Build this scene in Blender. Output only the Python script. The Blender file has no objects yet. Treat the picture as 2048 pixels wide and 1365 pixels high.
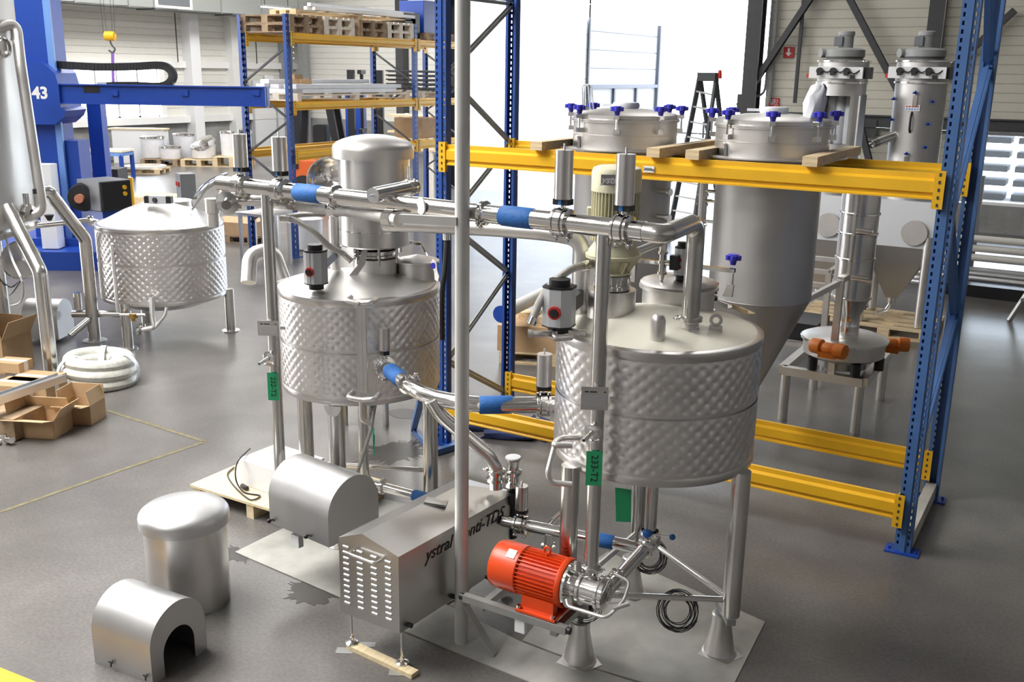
import bpy, math, random
import numpy as np
from mathutils import Vector as V, Matrix as M
random.seed(7)
PI = math.pi
sc = bpy.context.scene
COL = sc.collection

# ------------------------------------------------------------------ camera
CAM_H = 3.2                      # eye height above the hall floor, metres
YAW, PITCH, ROLL, FPX = -0.53238, 0.263867, 0.015342, 1996.4
fw = V((math.sin(YAW)*math.cos(PITCH), math.cos(YAW)*math.cos(PITCH), -math.sin(PITCH)))
r0 = V((math.cos(YAW), -math.sin(YAW), 0)); u0 = r0.cross(fw)
rt = r0*math.cos(ROLL) + u0*math.sin(ROLL); up = -r0*math.sin(ROLL) + u0*math.cos(ROLL)
cd = bpy.data.cameras.new('camera'); cam = bpy.data.objects.new('camera', cd); COL.objects.link(cam)
cd.sensor_width = 36; cd.lens = FPX/2048*36; cd.clip_start = .05; cd.clip_end = 300
cam.matrix_world = M(((rt.x, up.x, -fw.x, 0), (rt.y, up.y, -fw.y, 0), (rt.z, up.z, -fw.z, CAM_H), (0, 0, 0, 1)))
sc.camera = cam

def at(px, py, z=None, d=None, X=None, Y=None):
    """survey helper: where the sight line through a photo pixel meets a known height, depth or vertical plane"""
    v = fw*FPX + rt*(px-1024) - up*(py-682.5)
    if z is not None: t = (z-CAM_H)/v.z
    elif d is not None: t = d/FPX
    elif X is not None: t = X/v.x
    else: t = Y/v.y
    return V((v.x*t, v.y*t, v.z*t+CAM_H))
def dep(p): return (V(p)-V((0, 0, CAM_H))).dot(fw)
def zrow(x, y, py):
    lo, hi = -2., 9.
    for _ in range(40):
        m = (lo+hi)/2; w = V((x, y, m-CAM_H))
        if 682.5-FPX*w.dot(up)/w.dot(fw) > py: lo = m
        else: hi = m
    return lo

# ------------------------------------------------------------------ world, sun, lights, exposure
w = bpy.data.worlds.new('world'); sc.world = w; w.use_nodes = True
nt = w.node_tree; bg = nt.nodes['Background']
sky = nt.nodes.new('ShaderNodeTexSky'); sky.sky_type = 'NISHITA'; sky.sun_disc = False
sky.sun_elevation = math.radians(38); sky.sun_rotation = math.radians(200); sky.dust_density = 5; sky.air_density = 1.0; sky.ozone_density = .5
mx = nt.nodes.new('ShaderNodeMixRGB'); mx.inputs[0].default_value = .75; mx.inputs[2].default_value = (.93, .96, 1, 1)
nt.links.new(sky.outputs[0], mx.inputs[1]); nt.links.new(mx.outputs[0], bg.inputs[0]); bg.inputs[1].default_value = 8

def area(name, loc, size, power, target=None, col=(1, 1, 1), sy=None):
    l = bpy.data.lights.new(name, 'AREA'); l.shape = 'RECTANGLE'; l.size = size; l.size_y = sy or size; l.energy = power; l.color = col
    o = bpy.data.objects.new(name, l); COL.objects.link(o); o.location = loc
    d = (V(target)-V(loc)) if target else V((0, 0, -1)); o.rotation_euler = d.to_track_quat('-Z', 'Y').to_euler()
    return o
CEILING_FILLS = [(-23, 24, 3, 9, 1200), (-23, 10, 3, 9, 950), (-14, 18, 3, 9, 850), (-13, 6, 4.5, 9, 850), (-8.5, 2, 4.5, 6.5, 1750), (-6, -7, 3, 6, 600),
             (-4, 13, 2.0, 6, 120)]
for i, (x, y, sx, sy_, pw) in enumerate(CEILING_FILLS):
    area('ceiling_fill', (x, y, 8.35), sx, pw, sy=sy_, col=(1, .98, .95))  # unseen fill lamps added below the closed ceiling to brighten the hall
# added fill lamp inside the closed left wall, standing in for side daylight
area('left_wall_fill', (-29.5, 3, 3.2), 12, 2600, target=(-4, 5, 1.0), sy=5, col=(1, .98, .97))
# daylight through the open hall door
area('door_daylight', (-10.7, 24.6, 2.6), 9.0, 1500, target=(-6, 6, 0.5), sy=4.6, col=(.95, .97, 1))

vs = sc.view_settings; vs.view_transform = 'Standard'; vs.look = 'None'; vs.exposure = 0.0; vs.gamma = 1; vs.use_curve_mapping = False
sc.render.film_transparent = False
sc.cycles.max_bounces = 7; sc.cycles.glossy_bounces = 4; sc.cycles.diffuse_bounces = 3; sc.cycles.transmission_bounces = 4
sc.cycles.sample_clamp_indirect = 5; sc.cycles.sample_clamp_direct = 0
sc.cycles.caustics_reflective = False; sc.cycles.caustics_refractive = False
sc.cycles.use_denoising = True

# ------------------------------------------------------------------ materials
MT = {}
def mat(name, col, rough=.5, metal=0., noise=0., nscale=8., bump=0., bscale=60., rvar=0., emit=None, alpha=None, spec=None, stretch=None, trans=None):
    m = bpy.data.materials.new(name); m.use_nodes = True; n = m.node_tree; b = n.nodes['Principled BSDF']
    b.inputs['Base Color'].default_value = (*col, 1); b.inputs['Roughness'].default_value = rough; b.inputs['Metallic'].default_value = metal
    if spec is not None: b.inputs['Specular IOR Level'].default_value = spec
    if emit: b.inputs['Emission Color'].default_value = (*col, 1); b.inputs['Emission Strength'].default_value = emit
    if trans: b.inputs['Transmission Weight'].default_value = trans
    if alpha is not None: b.inputs['Alpha'].default_value = alpha
    tc = n.nodes.new('ShaderNodeTexCoord'); mp = n.nodes.new('ShaderNodeMapping'); n.links.new(tc.outputs['Object'], mp.inputs[0])
    if stretch: mp.inputs['Scale'].default_value = stretch
    if noise or rvar:
        t = n.nodes.new('ShaderNodeTexNoise'); t.inputs['Scale'].default_value = nscale; t.inputs['Detail'].default_value = 5; n.links.new(mp.outputs[0], t.inputs[0])
        if noise:
            r = n.nodes.new('ShaderNodeMapRange'); r.inputs[1].default_value = .3; r.inputs[2].default_value = .7; r.inputs[3].default_value = 1-noise; r.inputs[4].default_value = 1+noise
            n.links.new(t.outputs[0], r.inputs[0]); h = n.nodes.new('ShaderNodeHueSaturation'); h.inputs['Color'].default_value = (*col, 1)
            n.links.new(r.outputs[0], h.inputs['Value']); n.links.new(h.outputs[0], b.inputs['Base Color'])
        if rvar:
            r = n.nodes.new('ShaderNodeMapRange'); r.inputs[1].default_value = .3; r.inputs[2].default_value = .7; r.inputs[3].default_value = rough-rvar; r.inputs[4].default_value = rough+rvar
            n.links.new(t.outputs[0], r.inputs[0]); n.links.new(r.outputs[0], b.inputs['Roughness'])
    if bump:
        t2 = n.nodes.new('ShaderNodeTexNoise'); t2.inputs['Scale'].default_value = bscale; t2.inputs['Detail'].default_value = 3; n.links.new(mp.outputs[0], t2.inputs[0])
        bp = n.nodes.new('ShaderNodeBump'); bp.inputs['Strength'].default_value = bump; bp.inputs['Distance'].default_value = .01
        n.links.new(t2.outputs[0], bp.inputs['Height']); n.links.new(bp.outputs[0], b.inputs['Normal'])
    MT[name] = m; return m
mat('steel', (.69, .675, .665), .31, 1, noise=.07, nscale=5, rvar=.03)
mat('steel_leg', (.70, .69, .67), .22, 1, noise=.05, nscale=6, rvar=.05)
mat('steel_polish', (.80, .79, .77), .12, 1, rvar=.04, nscale=12)
mat('steel_satin', (.69, .675, .655), .42, 1, noise=.06, nscale=4, rvar=.03)
mat('steel_dimple', (.77, .755, .75), .36, 1, noise=.08, nscale=3.5, rvar=.03)
mat('steel_blast', (1.0, .97, .84), .5, .2, noise=.06, nscale=3, rvar=.04)
mat('steel_sheet', (.62, .61, .59), .33, 1, noise=.02, nscale=3, rvar=.015)
mat('steel_cover', (.56, .56, .565), .46, 1, noise=.05, nscale=4, rvar=.02)
mat('steel_grey', (.52, .515, .51), .5, 1, noise=.07, nscale=3, rvar=.05)
mat('steel_pole', (.60, .60, .585), .55, .75, noise=.07, nscale=6)
mat('aluminium', (.72, .73, .75), .35, .9)
mat('silver_paint', (.62, .64, .67), .4, .5)
mat('yellow', (.90, .50, .02), .38, noise=.05, nscale=4)
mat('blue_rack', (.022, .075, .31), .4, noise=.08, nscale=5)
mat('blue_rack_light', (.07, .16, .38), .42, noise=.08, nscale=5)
mat('blue_machine', (.012, .06, .36), .38, noise=.05)
mat('blue_light', (.16, .32, .70), .4)
mat('blue_sleeve', (.03, .16, .50), .6, noise=.12, nscale=30, bump=.3, bscale=80)
mat('blue_knob', (.05, .05, .55), .4)
mat('galv', (.42, .43, .42), .45, .7, noise=.08)
mat('orange_motor', (.78, .075, .012), .35, noise=.05)
mat('orange_vib', (.75, .20, .02), .4)
mat('orange_fork', (.70, .13, .03), .5)
mat('cream', (.80, .77, .56), .4, noise=.03)
mat('black', (.012, .012, .014), .45)
mat('black_soft', (.02, .02, .022), .7)
mat('dark_grey', (.06, .065, .07), .5)
mat('dark_steel', (.045, .045, .05), .5, noise=.1)
mat('grey_paint', (.30, .31, .31), .5, noise=.05)
mat('machine_grey', (.16, .17, .19), .5)
mat('white', (.90, .91, .93), .45)
mat('white_film', (.88, .90, .95), .35, noise=.05, nscale=6, bump=.25, bscale=12)
mat('ring_white', (.72, .71, .66), .6)
mat('red', (.60, .03, .02), .45)
mat('red_sign', (.55, .02, .02), .5)
mat('white_paint', (.85, .85, .84), .5)
mat('tag_green', (.03, .42, .18), .55)
mat('ink', (.015, .015, .018), .6)
mat('logo_grey', (.34, .34, .36), .35, .6)
mat('wood', (.74, .58, .36), .65, noise=.18, nscale=5, bump=.1, bscale=40, stretch=(1, 8, 8))
mat('wood_pale', (.80, .66, .42), .65, noise=.12, nscale=5, stretch=(8, 1, 8))
mat('wood_old', (.34, .24, .15), .8, noise=.3, nscale=9)
mat('wood_white', (.82, .74, .62), .6, noise=.08, nscale=9)
mat('cardboard', (.50, .33, .18), .8, noise=.08, nscale=6)
mat('cardboard_in', (.58, .41, .24), .85, noise=.06, nscale=6)
mat('tape', (.78, .74, .70), .4)
mat('hose_braid', (.50, .49, .47), .45, .85, bump=.5, bscale=300, noise=.1, nscale=60)
mat('hose_clear', (.66, .66, .60), .3, noise=.12, nscale=25, bump=.4, bscale=45)
mat('paper', (.86, .86, .84), .7)
mat('yellow_soft', (.75, .55, .04), .6)
mat('yellow_worn', (.17, .148, .08), .55, noise=.3, nscale=14)
mat('lamp_on', (1, 1, .98), .4, emit=2.2)
mat('shutter_grey', (.19, .19, .20), .6)
mat('outdoor_grey', (.07, .075, .085), .7)
mat('panel_neutral', (.62, .61, .61), .6)
mat('navy_cloth', (.035, .055, .16), .85, noise=.3, nscale=12)
mat('purple', (.16, .07, .36), .7)
mat('gold', (.42, .24, .05), .4, .6)
mat('skin_pink', (.62, .25, .16), .6)

def floor_mat(name, base, rough, tint=(1, 1, 1), stains=True):
    m = bpy.data.materials.new(name); m.use_nodes = True; n = m.node_tree; b = n.nodes['Principled BSDF']; L = n.links.new
    tc = n.nodes.new('ShaderNodeTexCoord')
    def noise(s, d=6, dist=0.):
        t = n.nodes.new('ShaderNodeTexNoise'); t.inputs['Scale'].default_value = s; t.inputs['Detail'].default_value = d; t.inputs['Distortion'].default_value = dist; L(tc.outputs['Object'], t.inputs[0]); return t
    a, c, e = noise(.5, 7, .2), noise(4, 8), noise(45, 4)
    def rng(t, lo, hi, p=.35, q=.65):
        r = n.nodes.new('ShaderNodeMapRange'); r.inputs[1].default_value = p; r.inputs[2].default_value = q; r.inputs[3].default_value = lo; r.inputs[4].default_value = hi; L(t.outputs[0], r.inputs[0]); return r
    def mul(x, y):
        k = n.nodes.new('ShaderNodeMath'); k.operation = 'MULTIPLY'; L(x.outputs[0], k.inputs[0]); L(y.outputs[0], k.inputs[1]); return k
    g2 = noise(1.6, 6, .4); v = mul(mul(mul(rng(a, .80, 1.18), rng(c, .94, 1.05)), rng(e, .86, 1.14)), rng(g2, .88, 1.10))
    h = n.nodes.new('ShaderNodeHueSaturation'); h.inputs['Color'].default_value = (*base, 1); L(v.outputs[0], h.inputs['Value']); L(h.outputs[0], b.inputs['Base Color'])
    b.inputs['Roughness'].default_value = rough
    pass
    MT[name] = m; return m
floor_mat('concrete_floor', (.142, .133, .126), .30)
floor_mat('plinth', (.27, .27, .265), .7)
floor_mat('yard', (.55, .55, .54), .8)
mat('panel_cream', (.74, .73, .68), .55, noise=.02)
mat('panel_cream_right', (.64, .62, .53), .55, noise=.02)
mat('panel_outside', (.85, .86, .88), .5)
mat('ceiling_grey', (.78, .78, .76), .8)
mat('duct', (.48, .50, .49), .4, .6)

def stain_plate(name, a, b_, rough, metal, sc_=2.2, thr=.5, metalb=None):
    m = bpy.data.materials.new(name); m.use_nodes = True; n = m.node_tree; b = n.nodes['Principled BSDF']; L = n.links.new
    tc = n.nodes.new('ShaderNodeTexCoord'); t = n.nodes.new('ShaderNodeTexNoise'); t.inputs['Scale'].default_value = sc_; t.inputs['Detail'].default_value = 7; L(tc.outputs['Object'], t.inputs[0])
    cr = n.nodes.new('ShaderNodeValToRGB'); cr.color_ramp.elements[0].position = thr-.12; cr.color_ramp.elements[0].color = (*a, 1); cr.color_ramp.elements[1].position = thr+.15; cr.color_ramp.elements[1].color = (*b_, 1)
    L(t.outputs[0], cr.inputs[0]); L(cr.outputs[0], b.inputs['Base Color']); b.inputs['Roughness'].default_value = rough; b.inputs['Metallic'].default_value = metal
    MT[name] = m
stain_plate('plate_steel', (.36, .36, .33), (.60, .59, .55), .55, .35)
stain_plate('damp_stain', (.030, .028, .025), (.05, .047, .042), .42, 0)

# ------------------------------------------------------------------ mesh builder
W = {}                                     # world position of every object that parents others
def ortho(a):
    a = V(a).normalized(); h = V((0, 0, 1)) if abs(a.z) < .95 else V((1, 0, 0))
    x = h.cross(a).normalized(); return x, a.cross(x), a
def bend(pts, r, n=6):
    """round the corners of a polyline"""
    P = [V(p) for p in pts]; out = [P[0]]
    for i in range(1, len(P)-1):
        a, b = P[i-1]-P[i], P[i+1]-P[i]; rr = min(r, a.length*.49, b.length*.49)
        A, B = P[i]+a.normalized()*rr, P[i]+b.normalized()*rr
        for k in range(n+1):
            t = k/n; out.append(A*(1-t)**2 + P[i]*2*t*(1-t) + B*t*t)
    return out + [P[-1]]
def curve(pts, n=8):
    """smooth curve through points"""
    P = [V(p) for p in pts]; P = [P[0]*2-P[1]]+P+[P[-1]*2-P[-2]]; out = []
    for i in range(1, len(P)-2):
        for k in range(n):
            t = k/n; a, b, c, d = P[i-1:i+3]
            out.append(.5*((2*b)+(c-a)*t+(2*a-5*b+4*c-d)*t*t+(3*b-a-3*c+d)*t**3))
    return out+[P[-2]]
class MB:
    def __init__(s): s.v = []; s.f = []; s.mi = []; s.k = 0
    def add(s, vs, fs):
        o = len(s.v); s.v += [tuple(x) for x in vs]; s.f += [tuple(i+o for i in f) for f in fs]; s.mi += [s.k]*len(fs); return s
    def box(s, c, size, R=None):
        c = V(c); hx, hy, hz = [q/2 for q in size]; vs = []
        for x, y, z in ((-1,-1,-1),(1,-1,-1),(1,1,-1),(-1,1,-1),(-1,-1,1),(1,-1,1),(1,1,1),(-1,1,1)):
            p = V((x*hx, y*hy, z*hz)); vs.append(c+(R @ p if R else p))
        return s.add(vs, [(0,3,2,1),(4,5,6,7),(0,1,5,4),(1,2,6,5),(2,3,7,6),(3,0,4,7)])
    def bar(s, p0, p1, w, h, upv=(0, 0, 1)):
        p0, p1 = V(p0), V(p1); d = p1-p0; a = d.normalized(); u = V(upv); x = a.cross(u)
        if x.length < 1e-4: x = a.cross(V((0, 1, 0)))
        x.normalize(); y = x.cross(a); R = M((x, a, y)).transposed(); return s.box((p0+p1)/2, (w, d.length, h), R)
    def cyl(s, p0, p1, ra, rb=None, n=24, cap=True):
        rb = ra if rb is None else rb; p0, p1 = V(p0), V(p1); x, y, a = ortho(p1-p0)
        vs = [p0+(x*math.cos(2*PI*i/n)+y*math.sin(2*PI*i/n))*ra for i in range(n)]+[p1+(x*math.cos(2*PI*i/n)+y*math.sin(2*PI*i/n))*rb for i in range(n)]
        fs = [(i, (i+1) % n, n+(i+1) % n, n+i) for i in range(n)]
        if cap: fs += [tuple(range(n-1, -1, -1)), tuple(range(n, 2*n))]
        return s.add(vs, fs)
    def tube(s, pts, r, n=12, cap=True, closed=False):
        P = [V(p) for p in pts]; m = len(P); rs = r if isinstance(r, (list, tuple)) else [r]*m
        t0 = (P[1]-P[0]).normalized(); x, y, _ = ortho(t0); vs = []; pt = t0
        for i in range(m):
            if closed: t = (P[(i+1) % m]-P[i-1]).normalized()
            else: t = (P[min(i+1, m-1)]-P[max(i-1, 0)]).normalized()
            q = pt.rotation_difference(t); x = q @ x; y = q @ y; pt = t
            vs += [P[i]+(x*math.cos(2*PI*k/n)+y*math.sin(2*PI*k/n))*rs[i] for k in range(n)]
        fs = []
        for i in range(m if closed else m-1):
            j = (i+1) % m
            fs += [(i*n+k, i*n+(k+1) % n, j*n+(k+1) % n, j*n+k) for k in range(n)]
        if cap and not closed: fs += [tuple(range(n-1, -1, -1)), tuple(range((m-1)*n, m*n))]
        return s.add(vs, fs)
    def lathe(s, o, prof, ax=(0, 0, 1), n=32, cap=False, a0=0, a1=2*PI):
        """profile (radius, height along the axis)"""
        o = V(o); x, y, a = ortho(ax); vs = []; full = abs(a1-a0-2*PI) < 1e-6; nn = n if full else n+1
        for r, h in prof:
            vs += [o+a*h+(x*math.cos(a0+(a1-a0)*i/n)+y*math.sin(a0+(a1-a0)*i/n))*max(r, 1e-4) for i in range(nn)]
        fs = []
        for j in range(len(prof)-1):
            for i in range(n): k = (i+1) % nn; fs.append((j*nn+i, j*nn+k, (j+1)*nn+k, (j+1)*nn+i))
        if cap: fs += [tuple(range(n-1, -1, -1)), tuple(range((len(prof)-1)*n, len(prof)*n))]
        return s.add(vs, fs)
    def torus(s, c, ax, R, r, n=24, k=8):
        return s.lathe(c, [(R+r*math.cos(2*PI*i/k), r*math.sin(2*PI*i/k)) for i in range(k+1)], ax, n)
    def prism(s, poly, o, ux, uy, dv):
        """flat polygon in the plane (ux, uy) through o, thickened along dv"""
        o, ux, uy, dv = V(o), V(ux), V(uy), V(dv); n = len(poly)
        a = [o+ux*p+uy*q for p, q in poly]; b = [p+dv for p in a]
        return s.add(a+b, [tuple(range(n-1, -1, -1)), tuple(range(n, 2*n))]+[(i, (i+1) % n, n+(i+1) % n, n+i) for i in range(n)])
    def sphere(s, c, r, n=16, sz=1.):
        return s.lathe(c, [(r*math.sin(PI*i/n), -r*math.cos(PI*i/n)*sz) for i in range(n+1)], (0, 0, 1), n*2)
    def quad(s, a, b, c, d): return s.add([a, b, c, d], [(0, 1, 2, 3)])
    def m(s, k): s.k = k; return s
    def o(s, name, mats, parent=None, smooth=35, bevel=0, loc=None, **tags):
        if isinstance(mats, str): mats = [mats]
        xs = [p[0] for p in s.v]; ys = [p[1] for p in s.v]; zs = [p[2] for p in s.v]
        if parent is not None: L = W[parent]
        else: L = V(loc) if loc is not None else V(((min(xs)+max(xs))/2, (min(ys)+max(ys))/2, min(zs)))
        me = bpy.data.meshes.new(name); me.from_pydata([(p[0]-L.x, p[1]-L.y, p[2]-L.z) for p in s.v], [], s.f)
        for k in mats: me.materials.append(MT[k])
        if any(s.mi): me.polygons.foreach_set('material_index', s.mi)
        me.validate(); me.update()
        if smooth: me.polygons.foreach_set('use_smooth', [True]*len(me.polygons)); me.set_sharp_from_angle(angle=math.radians(smooth))
        ob = bpy.data.objects.new(name, me); COL.objects.link(ob); W[ob] = L.copy()
        if parent is not None: ob.parent = parent
        else: ob.location = L
        for k, v_ in tags.items(): ob[k] = v_
        if bevel:
            bv = ob.modifiers.new('bevel', 'BEVEL'); bv.width = bevel; bv.segments = 2; bv.limit_method = 'ANGLE'; bv.angle_limit = math.radians(50)
        return ob
def thing(name, label, cat, loc, group=None):
    o = bpy.data.objects.new(name, None); COL.objects.link(o); o.location = loc; o.empty_display_size = .1; W[o] = V(loc)
    o['label'] = label; o['category'] = cat
    if group: o['group'] = group
    return o
def struct(mb, name, mats, **k): return mb.o(name, mats, kind='structure', **k)
def dup(o, loc=None, rz=None, label=None, group=None, parent=None):
    c = o.copy(); COL.objects.link(c)
    if parent is not None: c.parent = parent
    if loc is not None: c.location = loc
    if rz is not None: c.rotation_euler[2] = rz
    if label: c['label'] = label
    if group: c['group'] = group
    for ch in list(o.children): dup(ch, parent=c)
    return c
def text(s, name, mt, parent, o, ux, uy, size, ext=.001, shear=0, bold=0, align='CENTER'):
    cu = bpy.data.curves.new(name, 'FONT'); cu.body = s; cu.size = size; cu.extrude = ext; cu.shear = shear; cu.offset = bold; cu.align_x = align; cu.align_y = 'CENTER'; cu.resolution_u = 3
    tmp = bpy.data.objects.new('tmp', cu); COL.objects.link(tmp); bpy.context.view_layer.update()
    me = bpy.data.meshes.new_from_object(tmp.evaluated_get(bpy.context.evaluated_depsgraph_get())); bpy.data.objects.remove(tmp); bpy.data.curves.remove(cu)
    me.name = name; me.materials.clear(); me.materials.append(MT[mt]); ob = bpy.data.objects.new(name, me); COL.objects.link(ob); ob.parent = parent
    x = V(ux).normalized(); y = V(uy).normalized(); z = x.cross(y); p = V(o)-W[parent]
    ob.matrix_local = M(((x.x, y.x, z.x, p.x), (x.y, y.y, z.y, p.y), (x.z, y.z, z.z, p.z), (0, 0, 0, 1)))
    return ob
# drop the glare lamp in the door: daylight comes from the sky itself, the door is a light portal
for o in [o for o in COL.objects if o.name.startswith('door_daylight')]: o.data.cycles.is_portal = True; o.location = (-10.8, 23.7, 2.6); o.rotation_euler = V((0, -1, 0)).to_track_quat('-Z', 'Y').to_euler()
# ------------------------------------------------------------------ hall
X0, X1, YB, YL, XS = -30., 12., 23.6, 32.6, -16.3      # left wall, right wall, door wall, far wall of the deep bay, side wall
Y0, ZC = -16., 9.
f = MB(); f.add([(X0, Y0, 0), (X1, Y0, 0), (X1, YB, 0), (XS, YB, 0), (XS, YL, 0), (X0, YL, 0)], [(0, 1, 2, 3, 4, 5)])
struct(f, 'floor', 'concrete_floor', loc=(0, 0, 0))
g = MB(); g.add([(XS, YB+.02, -.02), (40, YB+.02, -.02), (40, 90, -.02), (XS, 90, -.02)], [(0, 1, 2, 3)])
g.add([(-60, -30, -.03), (X0-.3, -30, -.03), (X0-.3, 60, -.03), (-60, 60, -.03)], [(0, 1, 2, 3)])
struct(g, 'ground', 'yard', loc=(0, 40, -.03))
c = MB(); c.box(((X0+X1)/2, (Y0+YL)/2, ZC+.1), (X1-X0+1, YL-Y0+1, .2)); struct(c, 'ceiling', 'ceiling_grey')
def panels(mb, a, b, z0, z1, nrm, pitch=.25, gap=.022, dp=.02, th=.12):
    """sandwich panel cladding between two plan points, with real joints; nrm points into the hall"""
    a, b, nn = V((*a, 0)), V((*b, 0)), V((*nrm, 0)); prof = [(0, z0)]; z = z0
    while z + pitch < z1:
        z += pitch; prof += [(0, z-gap), (-dp, z-gap*.7), (-dp, z-gap*.3), (0, z)]
    prof += [(0, z1), (-th, z1), (-th, z0)]; n = len(prof)
    vs = [a+nn*p+V((0, 0, q)) for p, q in prof]+[b+nn*p+V((0, 0, q)) for p, q in prof]
    mb.add(vs, [(i, (i+1) % n, n+(i+1) % n, n+i) for i in range(n)]+[tuple(range(n-1, -1, -1)), tuple(range(n, 2*n))])
# left wall: plinth, sill band, window strip, panels above
wl = MB(); zs, zb, zt = 1.18, 1.42, 3.15
winL = [(at(196, 225, X=X0).y-.9, at(318, 225, X=X0).y)]                                             # window strip along the left wall
wl.k = 1; wl.box((X0-.1, (Y0+YL)/2, zs/2), (.2, YL-Y0, zs))
wl.k = 2; wl.box((X0-.05, (Y0+YL)/2, (zs+zb)/2), (.5, YL-Y0, zb-zs)); wl.box((X0-.05, (Y0+YL)/2, zt+.12), (.4, YL-Y0, .24))
wl.k = 0; panels(wl, (X0, Y0), (X0, winL[0][0]), zb, zt, (1, 0), .3); panels(wl, (X0, winL[0][1]+.25), (X0, YL), zb, zt, (1, 0), .3)
panels(wl, (X0, Y0), (X0, YL), zt+.24, 9, (1, 0), .22)
wl.k = 2; wl.box((X0, winL[0][1]+.13, (zb+zt)/2), (.3, .25, zt-zb)); wl.box((X0, winL[0][0]-.12, (zb+zt)/2), (.3, .25, zt-zb))
struct(wl, 'wall_left', ['panel_cream', 'plinth', 'white_paint'])
wn = MB()
for i in range(5): y = winL[0][0]+i*(winL[0][1]-winL[0][0])/4; wn.box((X0, y, (zb+zt)/2), (.08, .07, zt-zb))
for z in (zb+.03, 2.25, zt-.03): wn.box((X0, sum(winL[0])/2, z), (.08, winL[0][1]-winL[0][0], .06))
struct(wn, 'window_1', 'silver_paint')
# far wall of the deep bay
wf = MB(); wf.k = 1; wf.box(((X0+XS)/2, YL+.1, .6), (XS-X0, .2, 1.2)); wf.k = 0
panels(wf, (X0, YL), (XS, YL), 1.2, 9, (0, -1), .22); struct(wf, 'wall_back_far', ['panel_cream', 'plinth'])
ws = MB(); panels(ws, (XS, YB+.2), (XS, YL+14), 0, 7.2, (1, 0), .5); panels(ws, (XS-.15, YB), (XS-.15, YL), 0, 9, (-1, 0), .3, th=.1)
struct(ws, 'wall_side', 'panel_outside')
# door wall, right of the big opening
DX0, DX1, DH = -15.9, -7.65, 5.05
ZG = at(1740, 242, Y=YB-.22).z; wx0 = at(1945, 330, Y=YB).x; wz0 = at(1990, 408, Y=YB).z; wx1, wz1 = wx0+3.2, ZG-.18
wb = MB(); wb.k = 0
panels(wb, (DX1+.5, YB), (X1, YB), ZG-.1, 9, (0, -1), .19)
panels(wb, (DX1+.5, YB), (wx0, YB), wz0, ZG-.15, (0, -1), .19); panels(wb, (wx1, YB), (X1, YB), wz0, ZG-.15, (0, -1), .19)
wb.k = 0; panels(wb, (XS, YB), (DX1+.5, YB), DH+.3, 9, (0, -1), .3)
wb.k = 1; wb.box(((DX1+.5+X1)/2, YB+.1, wz0/2-.03), (X1-DX1-.5, .3, wz0))
struct(wb, 'wall_back', ['panel_cream_right', 'plinth'])
wr = MB(); wr.box((X1+.1, (Y0+YB)/2, 4.5), (.2, YB-Y0, 9)); wr.box(((X0+X1)/2, Y0-.1, 4.5), (X1-X0, .2, 9)); struct(wr, 'wall_front', 'panel_neutral')
# window right of the rack: frame with mullions
wn = MB()
for x in (wx0, (wx0+wx1)/2, wx1): wn.box((x, YB+.05, (wz0+wz1)/2), (.07, .1, wz1-wz0))
for z in (wz0, wz1): wn.box(((wx0+wx1)/2, YB+.05, z), (wx1-wx0, .14, .07))
struct(wn, 'window_2', 'white_paint')
# steel frame of the door wall
def beam_thing(name, p0, p1, w, h, label, k=None, upv=(0, 0, 1), mt='dark_steel'):
    """rolled steel I section"""
    mb = MB(); p0, p1 = V(p0), V(p1); a = (p1-p0).normalized(); u = V(upv); x = a.cross(u).normalized(); y = x.cross(a)
    t = .014
    mb.bar(p0+y*(h/2-t), p1+y*(h/2-t), w, 2*t, u); mb.bar(p0-y*(h/2-t), p1-y*(h/2-t), w, 2*t, u); mb.bar(p0, p1, t, h-4*t, u)
    return struct(mb, name, mt)
n_ = [0]
def trim(*a, **k): n_[0] += 1; return beam_thing('trim_%d' % n_[0], *a, '', **k)
YC = YB-.22
# columns: door jambs, then the braced bays
trim((DX1+.22, YC, 0), (DX1+.22, YC, 9), .34, .36, upv=(0, 1, 0)); trim((DX0-.1, YC, 0), (DX0-.1, YC, 9), .42, .36, upv=(0, 1, 0))
XC2 = at(1866, 100, Y=YC).x; trim((XC2, YC, 0), (XC2, YC, 9), .3, .3, upv=(0, 1, 0))
trim((XS, YC+.1, DH+.15), (DX1+.5, YC+.1, DH+.15), .3, .3)
trim((DX1+.4, YC, ZG), (X1, YC, ZG), .2, .26)
def wall_pt(px, py): return at(px, py, Y=YC-.02)
for (a, b) in (((1478, 212), (1632, -20)), ((1690, -20), (1800, 190)), ((1850, 185), (2030, 20)), ((1718, 240), (1775, 470))):
    A, B = wall_pt(*a), wall_pt(*b); trim(A, B, .13, .15, upv=(0, 1, 0))
A = wall_pt(1610, 0); trim((A.x-.05, YC+.05, 2.6), (A.x-.05, YC+.05, 9), .07, .07, upv=(0, 1, 0))
pl = MB(); A = wall_pt(1482, 205); pl.box((A.x+.12, YC-.03, A.z-.02), (.42, .02, .42)); A = wall_pt(1735, 262); pl.box((A.x, YC-.03, A.z+.05), (.36, .02, .4)); struct(pl, 'trim_gusset_plate', 'dark_steel')
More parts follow.
